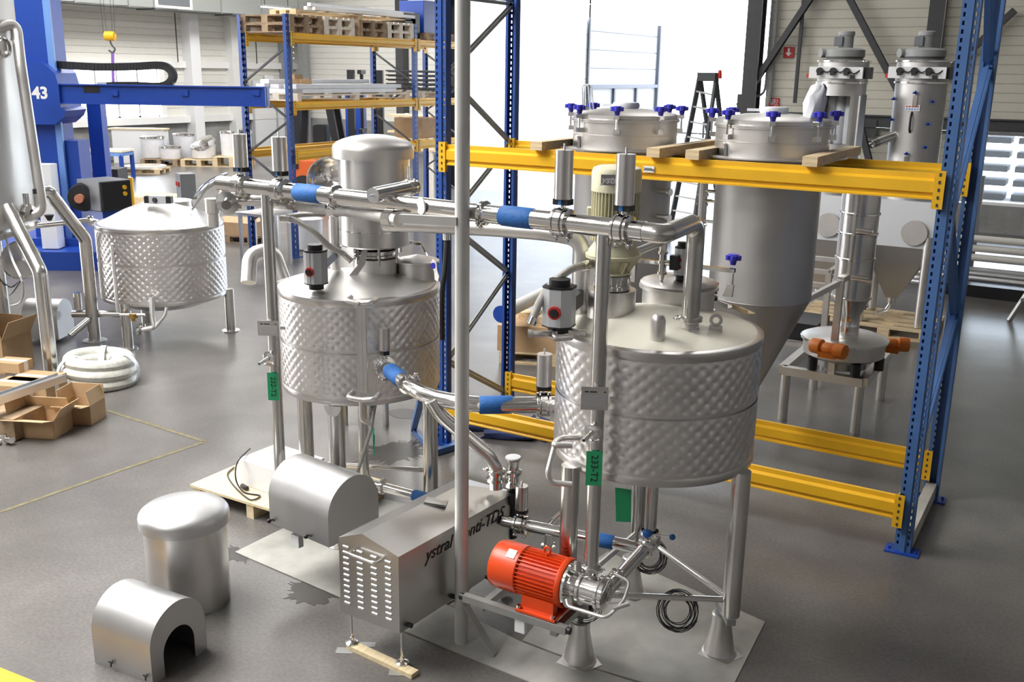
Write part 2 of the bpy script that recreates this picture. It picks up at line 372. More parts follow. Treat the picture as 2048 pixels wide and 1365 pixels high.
# left and far wall columns, duct under the eaves
for y in (18.6, 29.0, 31.9):
    m_ = MB(); m_.box((X0+.18, y, 4.5), (.4, .42, 9)); n_[0] += 1; struct(m_, 'trim_%d' % n_[0], 'white_paint' if y < 30 else 'grey_paint')
m_ = MB(); A = at(388, 200, X=X0+.2); m_.box((X0+.2, A.y, 4.5), (.5, .45, 9)); n_[0] += 1; struct(m_, 'trim_%d' % n_[0], 'panel_outside')
A = at(804, 100, Y=YL-.2); m_ = MB(); m_.box((A.x, YL-.2, 4.5), (.36, .36, 9)); n_[0] += 1; struct(m_, 'trim_%d' % n_[0], 'dark_steel')
for px in (606,): A = at(px, 100, Y=YL-.4); m_ = MB(); m_.box((A.x, YL-.4, 4.5), (.3, .3, 9)); n_[0] += 1; struct(m_, 'trim_%d' % n_[0], 'grey_paint')
# ventilation duct along the left wall
du = thing('ventilation_duct', 'square sheet metal air duct hung high along the left wall', 'duct', (X0+1.6, 20, 6.4))
zl = at(383, 22, X=X0+1.4).z; m_ = MB(); m_.box((X0+1.4, 21, zl+.42), (.8, 22, .84)); m_.o('duct_body', 'duct', du)
for y in range(11, 32, 2): m_ = MB(); m_.box((X0+1.4, y, zl+.42), (.86, .06, .9)); m_.o('flange', 'galv', du)
gr = at(346, 3, X=X0+1.82); m_ = MB(); m_.k = 0; m_.box((X0+1.84, gr.y, gr.z+.02), (.06, 1.6, .5)); m_.k = 1; m_.box((X0+1.86, gr.y, gr.z+.04), (.05, 1.35, .36)); m_.o('grille', ['white_paint', 'machine_grey'], du)
for y in (24, 27.5, 31): m_ = MB(); m_.bar((X0+1.05, y, zl), (X0+1.05, y, ZC), .03, .03, (0, 1, 0)); m_.bar((X0+1.75, y, zl-.05), (X0+1.75, y, ZC), .03, .03, (0, 1, 0)); m_.box((X0+1.4, y, zl-.05), (.9, .05, .05)); m_.o('hanger', 'dark_grey', du)
# gas pipe along the left wall
a, b = at(96, 5, X=X0+.5), at(480, 38, X=X0+.5); m_ = MB(); m_.cyl((X0+.5, a.y, a.z), (X0+.5, b.y, a.z), .035, n=12); m_.o('gas_pipe', 'galv', label='thin bright pipe running high along the left wall under the duct', category='pipe')
# downpipes of the overhead doors
for i, px in enumerate((108, 124, 358, 393, 486, 515)):
    A = at(px, 150 if px > 150 else 60, X=X0+.3); m_ = MB(); m_.cyl((X0+.3, A.y, 3.35 if px > 150 else 3.0), (X0+.3, A.y, 8.8), .022, n=8)
    m_.o('conduit', 'dark_grey', label='dark vertical conduit %s' % ('left of the hoist hook' if i == 0 else 'nearest left of the hoist hook' if i == 1 else 'just left of the pale left wall column' if i == 2 else 'just right of the pale left wall column' if i == 3 else 'on the left wall behind the rack upright' if i == 4 else 'on the left wall right of the rack upright'), category='conduit', group='conduits on the left wall')
# door leaf and steel door in the far bay
A = at(558, 255, X=X0+.3); dr = MB(); y0 = A.y; dr.k = 0; dr.box((X0+.12, y0, 1.35), (.12, 2.6, 2.7)); dr.k = 1
for s_ in (-1.3, 0, 1.3): dr.box((X0+.2, y0+s_, 1.35), (.06, .08, 2.7))
dr.o('door_1', ['panel_outside', 'silver_paint'], kind='structure')
# outside: shutter building face, glazing, fence, stacked crates, cars' yard
A, B = at(1172, 100, X=XS), at(1308, 100, X=XS)
rs = thing('roller_shutter', 'white roller shutter in the neighbouring building across the yard', 'shutter', (XS+.1, (A.y+B.y)/2, 2.4))
zt2 = at(1180, 36, X=XS).z; m_ = MB(); panels(m_, (XS+.16, A.y), (XS+.16, B.y), 2.75, zt2, (1, 0), .62, .03, .03, .06); m_.o('curtain', 'shutter_grey', rs)
m_ = MB(); m_.box((XS+.2, B.y, zt2/2), (.16, .16, zt2)); m_.box((XS+.2, (A.y+B.y)/2, 2.72), (.14, B.y-A.y, .12)); m_.o('guide_rail', 'outdoor_grey', rs)
m_ = MB(); m_.box((XS+.13, (A.y+B.y)/2, 1.35), (.04, B.y-A.y, 2.7)); m_.o('glass', 'shutter_grey', rs)
for k in range(4): m_ = MB(); m_.box((XS+.2, A.y+(B.y-A.y)*k/3, 1.35), (.1, .14, 2.7)); m_.o('mullion', 'outdoor_grey', rs)
def fence(name, label, p0, p1, z1, mt='grey_paint', step=.12, rails=(.25, .85)):
    p0, p1 = V(p0), V(p1); L = (p1-p0).length; n = int(L/step); t = thing(name, label, 'fence', (p0+p1)/2)
    m_ = MB()
    for i in range(n+1): p = p0.lerp(p1, i/n); m_.cyl(p, p+V((0, 0, z1)), .009, n=5)
    for r_ in rails: m_.bar(p0+V((0, 0, z1*r_)), p1+V((0, 0, z1*r_)), .02, .04)
    m_.o('fence_bar', mt, t)
    for i in range(0, n+1, max(1, n//4)): p = p0.lerp(p1, i/n); m_ = MB(); m_.bar(p, p+V((0, 0, z1+.1)), .06, .06, (0, 1, 0)); m_.o('fence_post', mt, t)
fence('bar_fence', 'steel bar fence seen beyond the open hall door behind the step ladder', (*at(1345, 330, Y=29).xy, 0), (*at(1470, 330, Y=29).xy, 0), 1.75, 'dark_grey', .11)
fence('mesh_fence', 'wire mesh fence outside the window right of the rack', (0, 26.5, 0), (5.5, 26.5, 0), 2.6, 'outdoor_grey', .09, (.2, .3, .4, .5, .6, .7, .8, .9))
for i, (px, py, w_, h_) in enumerate(((1000, 290, 1.2, .8), (1000, 262, 1.2, .8), (1045, 285, .9, 1.0), (1075, 300, .7, .5))):
    P = at(px, py, Y=38+(1.2 if i == 2 else 0)); P.z = .3+(.82 if i == 1 else 0); P.x += (.0, .0, .35, .9)[i]; m_ = MB()
    for k in range(7):
        m_.box((P.x-w_/2+w_*k/6, P.y, P.z-.3+h_/2), (.03, .8, h_))
        m_.box((P.x, P.y-.4, P.z-.3+h_*k/6), (w_, .03, .03))
    m_.box((P.x, P.y, P.z-.3+.03), (w_, .8, .05))
    t = m_.o('wire_crate', 'outdoor_grey', category='crate', label=['lower left wire crate stacked outside beyond the hall door', 'upper left wire crate stacked outside beyond the hall door', 'taller wire crate outside beyond the hall door behind the rack upright', 'small rightmost wire crate outside beyond the hall door'][i], group='wire crates out in the yard')
for i, (px, wv, hv) in enumerate(((1975, 1.4, .9), (2050, 1.5, 1.2))):
    P = at(px, 330, Y=31); P.x += i*.35; m_ = MB()
    for k in range(6): m_.box((P.x, 31, .07+k*.38), (1.1, 1.0, .16))
    
    m_.o('pallet_stack', 'outdoor_grey', category='pallet stack', label=['grey stack of pallets outside behind the mesh fence, nearer the rack', 'grey stack of pallets outside behind the mesh fence, at the picture edge'][i])
# signs on the right wall
def wall_sign(name, label, px0, px1, py, draw, mt):
    a, b = at(px0, py, Y=YB-.03), at(px1, py, Y=YB-.03); s_ = (b.x-a.x); t = thing(name, label, 'sign', ((a.x+b.x)/2, YB-.03, a.z-s_/2))
    m_ = MB(); m_.box(((a.x+b.x)/2, YB-.03, a.z), (s_, .02, s_)); m_.o('sign_plate', mt, t)
    m_ = MB(); draw(m_, V(((a.x+b.x)/2, YB-.045, a.z)), s_); m_.o('symbol', 'white', t)
def arrow(m_, c, s):
    m_.prism([(-.09, .4), (.09, .4), (.09, -.02), (.3, -.02), (0, -.36), (-.3, -.02), (-.09, -.02)], c, V((s, 0, 0)), V((0, 0, s)), V((0, .006, 0)))
def hose_sym(m_, c, s):
    for k in range(4): m_.box(c+V((-.32*s+.12*s*k, 0, .1*s)), (.06*s, .006, .5*s))
    m_.box(c+V((-.14*s, 0, .36*s)), (.46*s, .006, .06*s)); m_.torus(c+V((.25*s, 0, -.22*s)), (0, 1, 0), .13*s, .03*s, 16, 5); m_.torus(c+V((.25*s, 0, .18*s)), (0, 1, 0), .13*s, .03*s, 16, 5)
wall_sign('arrow_sign', 'red square sign with a white downward arrow on the right wall', 1567, 1588, 105, arrow, 'red_sign')
wall_sign('fire_hose_sign', 'red square fire hose sign low on the right wall near the gusset', 1538, 1558, 206, hose_sym, 'red_sign')
cp = MB(); A, B = wall_pt(1542, 0), wall_pt(1529, 190)
cp.tube(bend([(A.x, YC+.1, 9), (A.x, YC+.1, B.z+.35), (A.x-.02, YC+.1, B.z), (A.x-.62, YC+.1, B.z-.12), (A.x-.62, YC+.1, 2.4)], .18), .03, 8); cp.o('riser_pipe', 'grey_paint', category='pipe', label='thin bent riser pipe on the right wall left of the fire signs')
cp = MB(); cp.cyl((A.x+.12, YC+.1, 2.6), (A.x+.12, YC+.1, 9), .03, n=8); cp.o('riser_pipe', 'grey_paint', category='pipe', label='straight thin riser pipe beside the bent one on the right wall')
cp = MB(); A = wall_pt(1883, 50); cp.cyl((A.x, YC, 2.8), (A.x, YC, 9), .05, n=10); cp.o('downpipe', 'white', category='pipe', label='white rain pipe beside the dark column on the right wall')
cp = MB(); A = at(1095, 200, X=XS+.3)

q = at(538, 156, X=X0+.15); m_ = MB(); m_.box(q, (.1, .45, .22)); m_.o('emergency_lamp', 'white', label='small white emergency lamp on the left wall beside the rack upright', category='lamp', bevel=.02)
# ------------------------------------------------------------------ pallet racking
def slotted(mb, c, ux, h, w, pitch, sw, sh, th=.004, cols=(-.5,), dv=None, z0=0.05):
    """thin vertical face with real slots. c: foot of the centre line, ux: unit width direction, cols: slot column offsets"""
    c = V(c); ux = V(ux); nrm = V((ux.y, -ux.x, 0)); edges = [-w/2]
    for q in cols: edges += [q-sw/2, q+sw/2]
    edges.append(w/2)
    R = M((ux, nrm, V((0, 0, 1)))).transposed()
    for i in range(0, len(edges), 2): a, b = edges[i], edges[i+1]; mb.box(c+ux*((a+b)/2)+V((0, 0, h/2)), (b-a, th, h), R)
    n = int((h-z0)/pitch)
    for q in cols:
        for i in range(n+1):
            za = z0+i*pitch+(sh if i >= 0 else 0); zb = min(h, z0+(i+1)*pitch)
            if i == 0: mb.box(c+ux*q+V((0, 0, z0/2)), (sw, th, z0), R)
            if zb > za: mb.box(c+ux*q+V((0, 0, (za+zb)/2)), (sw, th, zb-za), R)
def upright(name, root, x, y, h, face, mt, w=.105, d=.07):
    """open omega post; face = -1 looks to -Y, +1 to +Y"""
    m_ = MB(); slotted(m_, (x, y, .012), (1, 0, 0), h, w, .05, .013, .026, cols=(-w*.33, w*.33))
    m_.box((x, y+face*.006, .012+h/2), (w*.3, .012, h))
    for s_ in (-1, 1):
        m_.box((x+s_*w/2, y-face*d/2, .012+h/2), (.004, d, h)); m_.box((x+s_*(w/2-.012), y-face*d, .012+h/2), (.024, .004, h))
    u_ = m_.o('upright', mt, root)
    p = MB(); p.box((x, y-face*d*.45, .006), (w+.12, d+.07, .012))
    for s_ in (-1, 1): p.cyl((x+s_*(w/2+.035), y-face*d*.2, .012), (x+s_*(w/2+.035), y-face*d*.2, .03), .012, n=8)
    if mt == 'blue_rack_light': p.o('base_plate', 'blue_machine', root)
    else: p.o('base_plate', 'blue_machine', root)
def rbeam(root, a, b, ztop, h, dy, mt='yellow', conn=.24, t=.05):
    """stepped box beam along a-b with slotted end connectors; dy = outward direction"""
    a, b, dy = V((*a, 0)), V((*b, 0)), V((*dy, 0)); u = (b-a).normalized()
    prof = [(0, ztop), (t*.55, ztop), (t*.55, ztop-h*.2), (t, ztop-h*.3), (t, ztop-h*.72), (t*.62, ztop-h*.78), (t*.62, ztop-h*.86), (t*.9, ztop-h*.93), (t*.9, ztop-h), (0, ztop-h)]
    m_ = MB(); n = len(prof); vs = [a+dy*p+V((0, 0, q)) for p, q in prof]+[b+dy*p+V((0, 0, q)) for p, q in prof]
    m_.add(vs, [(i, (i+1) % n, n+(i+1) % n, n+i) for i in range(n)]+[tuple(range(n-1, -1, -1)), tuple(range(n, 2*n))])
    ob = m_.o('beam', mt, root, smooth=20)
    for e, s_ in ((a, -1), (b, 1)):
        p = MB(); p.k = 0; R = M((u, V((-u.y, u.x, 0)), V((0, 0, 1)))).transposed()
        p.box(e+dy*(t+.004)+u*s_*.012+V((0, 0, ztop-conn*.42)), (.065, .007, conn), R); p.box(e+dy*(t/2)+u*s_*.001+V((0, 0, ztop-conn*.42)), (.006, t+.004, conn), R)
        p.k = 1
        for k in range(5): p.box(e+dy*(t+.009)+u*s_*.012+V((0, 0, ztop-conn*.42-conn*.4+k*conn*.2)), (.012, .003, .02), R)
        p.o('connector', [mt, 'dark_steel'], ob)
    return ob
def brace(root, p0, p1, mt, w=.035):
    m_ = MB(); p0, p1 = V(p0), V(p1); m_.bar(p0, p1, .004, w, (1, 0, 0)); a = (p1-p0).normalized(); y = V((1, 0, 0))
    for s_ in (-1, 1): m_.bar(p0+y*.012+a.cross(y)*s_*w/2, p1+y*.012+a.cross(y)*s_*w/2, .024 if False else .004, .024, a.cross(y))
    m_.o('brace', mt, root)
RX0, RX1, RY0, RY1 = -4.74, -.86, 6.85, 7.98
rack = thing('pallet_rack', 'big blue and yellow pallet rack carrying the two hanging steel hoppers', 'rack', (-2.8, 7.4, 0))
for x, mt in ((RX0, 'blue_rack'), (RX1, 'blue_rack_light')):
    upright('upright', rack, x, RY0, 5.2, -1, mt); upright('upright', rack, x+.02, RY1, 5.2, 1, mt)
for y, d, gx in ((RY0-.052, -1, 0), (RY1+.052, 1, .02)):
    pass
rbeam(rack, (RX0+.06, RY0-.0), (RX1-.06, RY0-.0), 2.62, .165, (0, -1)); rbeam(rack, (RX0+.08, RY1-.06), (RX1-.04, RY1-.06), 2.60, .165, (0, -1))
rbeam(rack, (RX0+.06, RY0-.0), (RX1-.06, RY0-.0), .425, .165, (0, -1)); rbeam(rack, (RX0+.08, RY1-.06), (RX1-.04, RY1-.06), .40, .165, (0, -1))
zl = [zrow(RX0, RY1-.05, 10), zrow(RX0, RY0+.05, 150), zrow(RX0, RY1-.05, 285), zrow(RX0, RY0+.05, 445), zrow(RX0, RY1-.05, 545), zrow(RX0, RY0+.05, 722), zrow(RX0, RY1-.05, 785)]
for i in range(6): brace(rack, (RX0+.01, RY1-.05 if i % 2 == 0 else RY0+.05, zl[i]), (RX0+.01, RY0+.05 if i % 2 == 0 else RY1-.05, zl[i+1]), 'galv')
brace(rack, (RX0+.01, RY0+.05, zl[0]+.02), (RX0+.01, RY1-.05, zl[0]+.02), 'galv')
zr = [zrow(RX1, RY0+.05, -260), zrow(RX1, RY1-.05, 130), zrow(RX1, RY0+.05, 430), zrow(RX1, RY1-.05, 630), zrow(RX1, RY0+.05, 870)]
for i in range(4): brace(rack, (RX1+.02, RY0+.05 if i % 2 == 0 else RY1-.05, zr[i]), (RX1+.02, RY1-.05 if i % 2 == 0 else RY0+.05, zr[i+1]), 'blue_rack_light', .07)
p = MB(); a, b = at(1287, 334, Y=RY0-.06), at(1308, 344, Y=RY0-.06); p.box(((a.x+b.x)/2, RY0-.056, (a.z+b.z)/2), (b.x-a.x, .003, .045)); lb = p.o('load_label', 'white', rack)
text('2000kg', 'lettering', 'ink', lb, ((a.x+b.x)/2, RY0-.059, (a.z+b.z)/2), (1, 0, 0), (0, 0, 1), .028)
sp = MB(); sp.box((RX1+.02, (RY0+RY1)/2, .09), (.075, RY1-RY0-.12, .12)); sp.o('floor_beam', 'plate_steel', label='concrete-coloured spacer beam lying between the right hand rack feet', category='beam')

# second rack standing along the far bay
SX, SD, SY0, SY1 = -12.0, 1.1, 12.93, 16.5
r2 = thing('pallet_rack', 'blue and yellow pallet rack in the left background loaded with pallets and planks', 'rack', (-12.5, 15, 0))
def upright_x(root, x, y, h, face, mt='blue_rack'):
    w, d = .10, .07
    m_ = MB(); slotted(m_, (x, y, .012), (0, 1, 0), h, w, .10, .016, .05, cols=(-w*.3, w*.3))
    for s_ in (-1, 1): m_.box((x-face*d/2, y+s_*w/2, .012+h/2), (d, .004, h))
    m_.box((x-face*d*.5, y, .006), (.16, .22, .012)); m_.o('upright', mt, root)
for y in (SY0, SY1, SY1+1.8):
    upright_x(r2, SX, y, 4.05, 1); upright_x(r2, SX-SD, y, 4.05, -1)
    zz = [3.55, 2.95, 2.35, 1.75, 1.15, .55]
    for i in range(5):
        q_ = (i+(y != SY0)) % 2 == 0; m_ = MB(); m_.bar((SX-(.04 if q_ else SD-.04), y, zz[i]), (SX-(SD-.04 if q_ else .04), y, zz[i+1]), .03, .035, (0, 1, 0)); m_.o('brace', 'dark_grey', r2)
BL = [(3.77, .14), (2.65, .14), (1.84, .17)]
for (y0, y1) in ((SY0+.06, SY1-.06), (SY1+.06, SY1+1.74)):
    for z, h in BL:
        rbeam(r2, (SX-.01, y0), (SX-.01, y1), z, h, (1, 0)); rbeam(r2, (SX-SD+.06, y0), (SX-SD+.06, y1), z, h, (1, 0))
# ------------------------------------------------------------------ process fittings
def clamp_ring(parent, p, ax, r, side=(0, 0, -1), name='clamp'):
    """two ferrules held by a hinged clamp with a wing nut"""
    p, ax = V(p), V(ax).normalized(); m_ = MB()
    m_.lathe(p, [(r, -.018), (r+.011, -.013), (r+.017, -.009), (r+.017, .009), (r+.011, .013), (r, .018)], ax, 24)
    s_ = V(side); s_ = (s_-ax*s_.dot(ax)).normalized(); t = ax.cross(s_); q = p+s_*(r+.022)
    m_.cyl(q-t*.026, q+t*.032, .0045, n=8); m_.cyl(q-t*.02, q-t*.006, .010, n=8); m_.cyl(q+t*.006, q+t*.02, .010, n=8)
    m_.sphere(q+t*.034, .008, 6); m_.cyl(q+t*.03-s_*.016, q+t*.03+s_*.016, .0045, n=6)
    return m_.o(name, 'steel_polish', parent)
def butterfly(parent, p, ax, upv, r, can=.16, rc=.036, tip=True, tri=False):
    """disc valve between two clamps with a canister actuator"""
    p, ax, u = V(p), V(ax).normalized(), V(upv); u = (u-ax*u.dot(ax)).normalized()
    m_ = MB(); m_.lathe(p, [(r, -.045), (r+.02, -.04), (r+.02, -.028), (r+.008, -.024), (r+.024, -.018), (r+.024, .018), (r+.008, .024), (r+.02, .028), (r+.02, .04), (r, .045)], ax, 24)
    m_.cyl(p+u*r, p+u*(r+.05), .013, n=12); t = ax.cross(u)
    for s_ in (-.034, .034):
        q = p+ax*s_-u*(r+.026); m_.cyl(q-t*.02, q+t*.028, .005, n=8); m_.sphere(q+t*.03, .009, 6); m_.cyl(q-t*.016, q-t*.004, .011, n=8); m_.cyl(q+t*.004, q+t*.016, .011, n=8)
        m_.cyl(q, q-u*.018, .006, n=6)
    v_ = m_.o('valve', 'steel_polish', parent)
    b = MB(); b.k = 0; R = M((ax, t, u)).transposed(); b.box(p+u*(r+.052), (rc*1.9, rc*1.2, .028), R); b.k = 1; b.box(p+u*(r+.052)+ax*0-t*rc*.62, (.02, .006, .024), R)
    b.o('bracket', ['black', 'blue_sleeve'], v_)
    a = MB(); a.cyl(p+u*(r+.066), p+u*(r+.066+can), rc, n=28); 
    if tip: a.cyl(p+u*(r+.066+can), p+u*(r+.066+can+.03), .0055, n=8)
    ac = a.o('actuator', 'steel', v_)
    if tri:
        q = p+u*(r+.066+can*.6)+(ax*.8-t*.6).normalized()*(rc+.001)
    return v_
def sleeve(parent, p0, p1, r): 
    p0, p1 = V(p0), V(p1); m_ = MB(); m_.tube([p0, p0+(p1-p0)*.04, p0.lerp(p1, .5), p1-(p1-p0)*.04, p1], [r, r+.004, r+.005, r+.004, r], 24); return m_.o('hose_sleeve', 'blue_sleeve', parent)
def actuator_box(parent, p, z0, z1, w, yaw, knob='red', dots=False):
    """faceted aluminium rotary actuator standing upright with black end caps"""
    c = V((p[0], p[1], 0)); R = M.Rotation(yaw+.45, 3, 'Z'); x, y = R @ V((1, 0, 0)), R @ V((0, 1, 0)); h = z1-z0
    q = w*.5; k = w*.3; poly = [(-q, -q*.55), (-q+k, -q), (q-k, -q), (q, -q*.55), (q, q*.55), (q-k, q), (-q+k, q), (-q, q*.55)]
    m_ = MB(); m_.k = 0; m_.prism(poly, c+V((0, 0, z0+h*.14)), x, y, V((0, 0, h*.7)))
    m_.k = 1; m_.cyl(c+V((0, 0, z0)), c+V((0, 0, z0+h*.12)), w*.36, n=20); m_.prism([(a*1.02, b*1.02) for a, b in poly], c+V((0, 0, z0+h*.12)), x, y, V((0, 0, h*.025)))
    m_.prism([(a*1.02, b*1.02) for a, b in poly], c+V((0, 0, z0+h*.84)), x, y, V((0, 0, h*.04))); m_.cyl(c+V((0, 0, z0+h*.88)), c+V((0, 0, z1)), w*.36, n=20)
    ac = m_.o('rotary_actuator', ['silver_paint', 'black'], parent)
    m_ = MB()
    if dots:
        for s_ in (-.03, .01): m_.cyl(c-y*q*1.0+V((0, 0, z0+h*.5+s_)), c-y*(q+.004)+V((0, 0, z0+h*.5+s_)), .013, n=12)
        m_.o('indicator', 'red', ac)
    else:
        m_.k = 0; m_.cyl(c-y*q+V((0, 0, z0+h*.42)), c-y*(q+.014)+V((0, 0, z0+h*.42)), w*.22, n=14); m_.k = 1; m_.cyl(c-y*(q+.014)+V((0, 0, z0+h*.42)), c-y*(q+.022)+V((0, 0, z0+h*.42)), w*.15, n=10)
        m_.k = 1; m_.box(c-y*q*.98+V((0, 0, z0+h*.5))+x*w*.02, (.004, .003, h*.68), R); m_.o('indicator', ['red', 'black'], ac)
    return ac
# ------------------------------------------------------------------ dimple-jacket vessels
def jacket(cx, cy, bands, R, pu, pv, mt, parent, gap_ang=None, amp=.0036):
    """pillow-plate jacket: staggered spot-weld dimples as real relief"""
    n_th = int(round(2*PI*R/pu)); nt_ = n_th*11; mats = [mt]; m_ = MB(); verts = []; faces = []
    for (z0, z1) in bands:
        nz = max(8, int((z1-z0)/pv*11)); th = np.linspace(0, 2*PI, nt_, endpoint=False); zz = np.linspace(z0, z1, nz+1)
        T, Z = np.meshgrid(th, zz); u = T/(2*PI)*n_th; v_ = (Z-z0)/pv
        def dd(a, b): a = a-np.round(a); b = b-np.round(b); return a*a+b*b
        d2 = np.minimum(dd(u, v_), dd(u-.5, v_-.5)); d = np.sqrt(d2)
        h = amp*.75*(.5-.25*(np.cos(2*PI*(u+v_))+np.cos(2*PI*(u-v_))))-amp*.8*np.exp(-(d/.13)**2)
        edge = np.clip(np.minimum(Z-z0, z1-Z)/.022, 0, 1); h = h*edge
        if gap_ang is not None:
            ga, gw = gap_ang; da = np.abs((T-ga+PI) % (2*PI)-PI); h = h*np.clip((da-gw)/.05, 0, 1)
        r = R+h; X = cx+r*np.cos(T); Y = cy+r*np.sin(T); o = len(verts)
        verts += list(zip(X.ravel().tolist(), Y.ravel().tolist(), Z.ravel().tolist()))
        for j in range(nz):
            b = o+j*nt_
            faces += [(b+i, b+(i+1) % nt_, b+nt_+(i+1) % nt_, b+nt_+i) for i in range(nt_)]
    m_.add(verts, faces); return m_.o('jacket', mt, parent, smooth=80)
def vessel(cx, cy, zb, zt, R, root, lid_h=.12, top_mt='steel_satin', seam=.52, pu=.077, pv=.072, bot_h=.10, gap_ang=None, amp=.0036):
    zs_ = zb+.045+(zt-zb-.10)*seam
    jacket(cx, cy, [(zb+.045, zs_-.006), (zs_+.006, zt-.055)], R, pu, pv, 'steel_dimple', root, gap_ang, amp)
    m_ = MB(); m_.lathe((cx, cy, 0), [(R-.003, zs_-.01), (R-.005, zs_), (R-.003, zs_+.01)], n=96)
    m_.lathe((cx, cy, 0), [(R-.001, zb+.05), (R+.002, zb+.04), (R+.004, zb+.012), (R, zb), (R-.03, zb-.012)], n=96)
    m_.lathe((cx, cy, 0), [(R-.002, zt-.06), (R+.004, zt-.045), (R+.008, zt-.02), (R+.006, zt-.006), (R-.012, zt), (R-.03, zt+.001)], n=96)
    m_.o('shell_band', 'steel', root)
    m_ = MB(); m_.lathe((cx, cy, 0), [(R-.03, zt+.001), (R-.08, zt+.018), (R*.55, zt+lid_h*.6), (R*.2, zt+lid_h), (.001, zt+lid_h)], n=96); m_.o('lid', top_mt, root, smooth=50)
    m_ = MB(); m_.lathe((cx, cy, 0), [(R-.03, zb-.012), (R*.6, zb-bot_h*.7), (.06, zb-bot_h), (.001, zb-bot_h)], n=64); m_.o('bottom', 'steel', root, smooth=50)
def leg(root, top, foot, r, cone=None):
    m_ = MB(); m_.cyl(foot, top, r, n=28); lg = m_.o('leg', 'steel_leg', root); return lg
# ---- right vessel
C2 = V((-1.99, 4.95, 0)); ZB2, ZT2, R2 = 1.16, 1.875, .553
t2 = thing('mixing_vessel', 'dimpled steel mixing vessel at right foreground with cream geared motor on top', 'vessel', (C2.x, C2.y, 0))
vessel(C2.x, C2.y, ZB2, ZT2, R2, t2, .095, 'steel_blast', gap_ang=None)
feet = [(at(1158, 1322, z=0), at(1132, 1226, z=.3)), (at(1438, 1306, z=0), at(1460, 1240, z=.3)), (at(1259, 1186, z=0), V((-2.22, 5.35, .3)))]
for cz, lf in feet:
    lg = leg(t2, (lf.x, lf.y, ZB2+.02), (lf.x, lf.y, .33), .05)
    m_ = MB(); m_.lathe((cz.x, cz.y, 0), [(.098, .0), (.098, .012), (.088, .016), (.056, .19), (.056, .25), (.048, .256), (.001, .256)], n=36)
    m_.prism([(-.095, -.095), (.08, -.10), (.135, .02), (.03, .10), (-.09, .09)], (cz.x, cz.y, .001), (1, 0, 0), (0, 1, 0), (0, 0, .007)); m_.o('foot_cone', 'steel', lg)
    m_ = MB(); mid = V(((cz.x+lf.x)/2, (cz.y+lf.y)/2, .295)); d = V((lf.x-cz.x, lf.y-cz.y, 0)); m_.bar(V((cz.x, cz.y, .295))-d*.5, V((lf.x, lf.y, .295))+d*.2, .05, .035); m_.cyl((cz.x, cz.y, .25), (cz.x, cz.y, .30), .016, n=10); m_.o('load_cell', 'galv', lg)
fl = [V((l.x, l.y, 0)) for _, l in feet]
for i, j, z in ((0, 1, .42), (1, 2, .42), (0, 2, .42)): m_ = MB(); m_.cyl(fl[i]+V((0, 0, z)), fl[j]+V((0, 0, z)), .017, n=14); m_.o('stretcher', 'steel_leg', t2)
# agitator drive with cream motor
mc = at(1222, 628, z=1.93); ax_, ay_ = mc.x, mc.y
zr_ = lambda py: zrow(ax_, ay_, py)
z_neck, z_fl, z_ltop, z_fin, z_cowl, zt_ = zr_(578), zr_(552), zr_(507), zr_(480), zr_(376), zr_(332)
m_ = MB(); m_.lathe((ax_, ay_, 0), [(.13, 1.90), (.13, z_neck), (.001, z_neck)], n=48); nk = m_.o('drive_neck', 'steel', t2)
m_ = MB(); m_.lathe((ax_, ay_, 0), [(.085, z_neck), (.1, z_neck+.004), (.1, z_neck+.022), (.088, z_neck+.026), (.088, z_fl-.01), (.1, z_fl-.006), (.1, z_fl+.01), (.08, z_fl+.014)], n=36, cap=True)
for k in range(10): a = 2*PI*k/10; m_.cyl((ax_+.092*math.cos(a), ay_+.092*math.sin(a), z_neck+.02), (ax_+.092*math.cos(a), ay_+.092*math.sin(a), z_neck+.04), .007, n=6)
m_.o('drive_flange', 'steel_polish', nk)
m_ = MB(); m_.lathe((ax_, ay_, 0), [(.078, z_fl+.008), (.095, z_fl+.014), (.095, z_fl+.024), (.07, z_fl+.03), (.075, z_ltop-.04), (.10, z_ltop-.022), (.15, z_ltop-.02), (.152, z_ltop-.002), (.12, z_ltop+.004)], n=36, cap=True)
for k in range(8): a = 2*PI*k/8+.2; m_.bar((ax_+.08*math.cos(a), ay_+.08*math.sin(a), z_fl+.035), (ax_+.125*math.cos(a), ay_+.125*math.sin(a), z_ltop-.022), .012, .03)
m_.o('lantern', 'cream', t2)
m_ = MB(); m_.lathe((ax_, ay_, 0), [(.14, z_ltop), (.135, z_ltop+.02), (.11, z_fin-.02), (.106, z_fin), (.106, z_cowl)], n=36)
for k in range(40):
    a = 2*PI*k/40; m_.bar((ax_+.115*math.cos(a), ay_+.115*math.sin(a), z_fin), (ax_+.115*math.cos(a), ay_+.115*math.sin(a), z_cowl), .005, .03, (math.cos(a), math.sin(a), 0))
mo = m_.o('drive_motor', 'cream', t2)
m_ = MB(); m_.lathe((ax_, ay_, 0), [(.124, z_cowl-.02), (.132, z_cowl-.015), (.132, zt_-.03), (.124, zt_-.01), (.10, zt_), (.001, zt_+.004)], n=48); m_.o('fan_cowl', 'cream', mo)
vd = V((-ax_, -ay_, 0)).normalized(); sx = V((-vd.y, vd.x, 0)); pc = V((ax_, ay_, (z_cowl+zt_)/2-.004))+vd*.135-sx*.022
m_ = MB(); m_.prism([(-.058, -.026), (.058, -.026), (.058, .028), (-.058, .028)], pc, sx, (0, 0, 1), vd*.003); lp = m_.o('name_plate', 'logo_grey', mo)
text('ystral', 'lettering', 'paper', lp, pc+vd*.0045, sx, (0, 0, 1), .052, .001, .35, .0014)
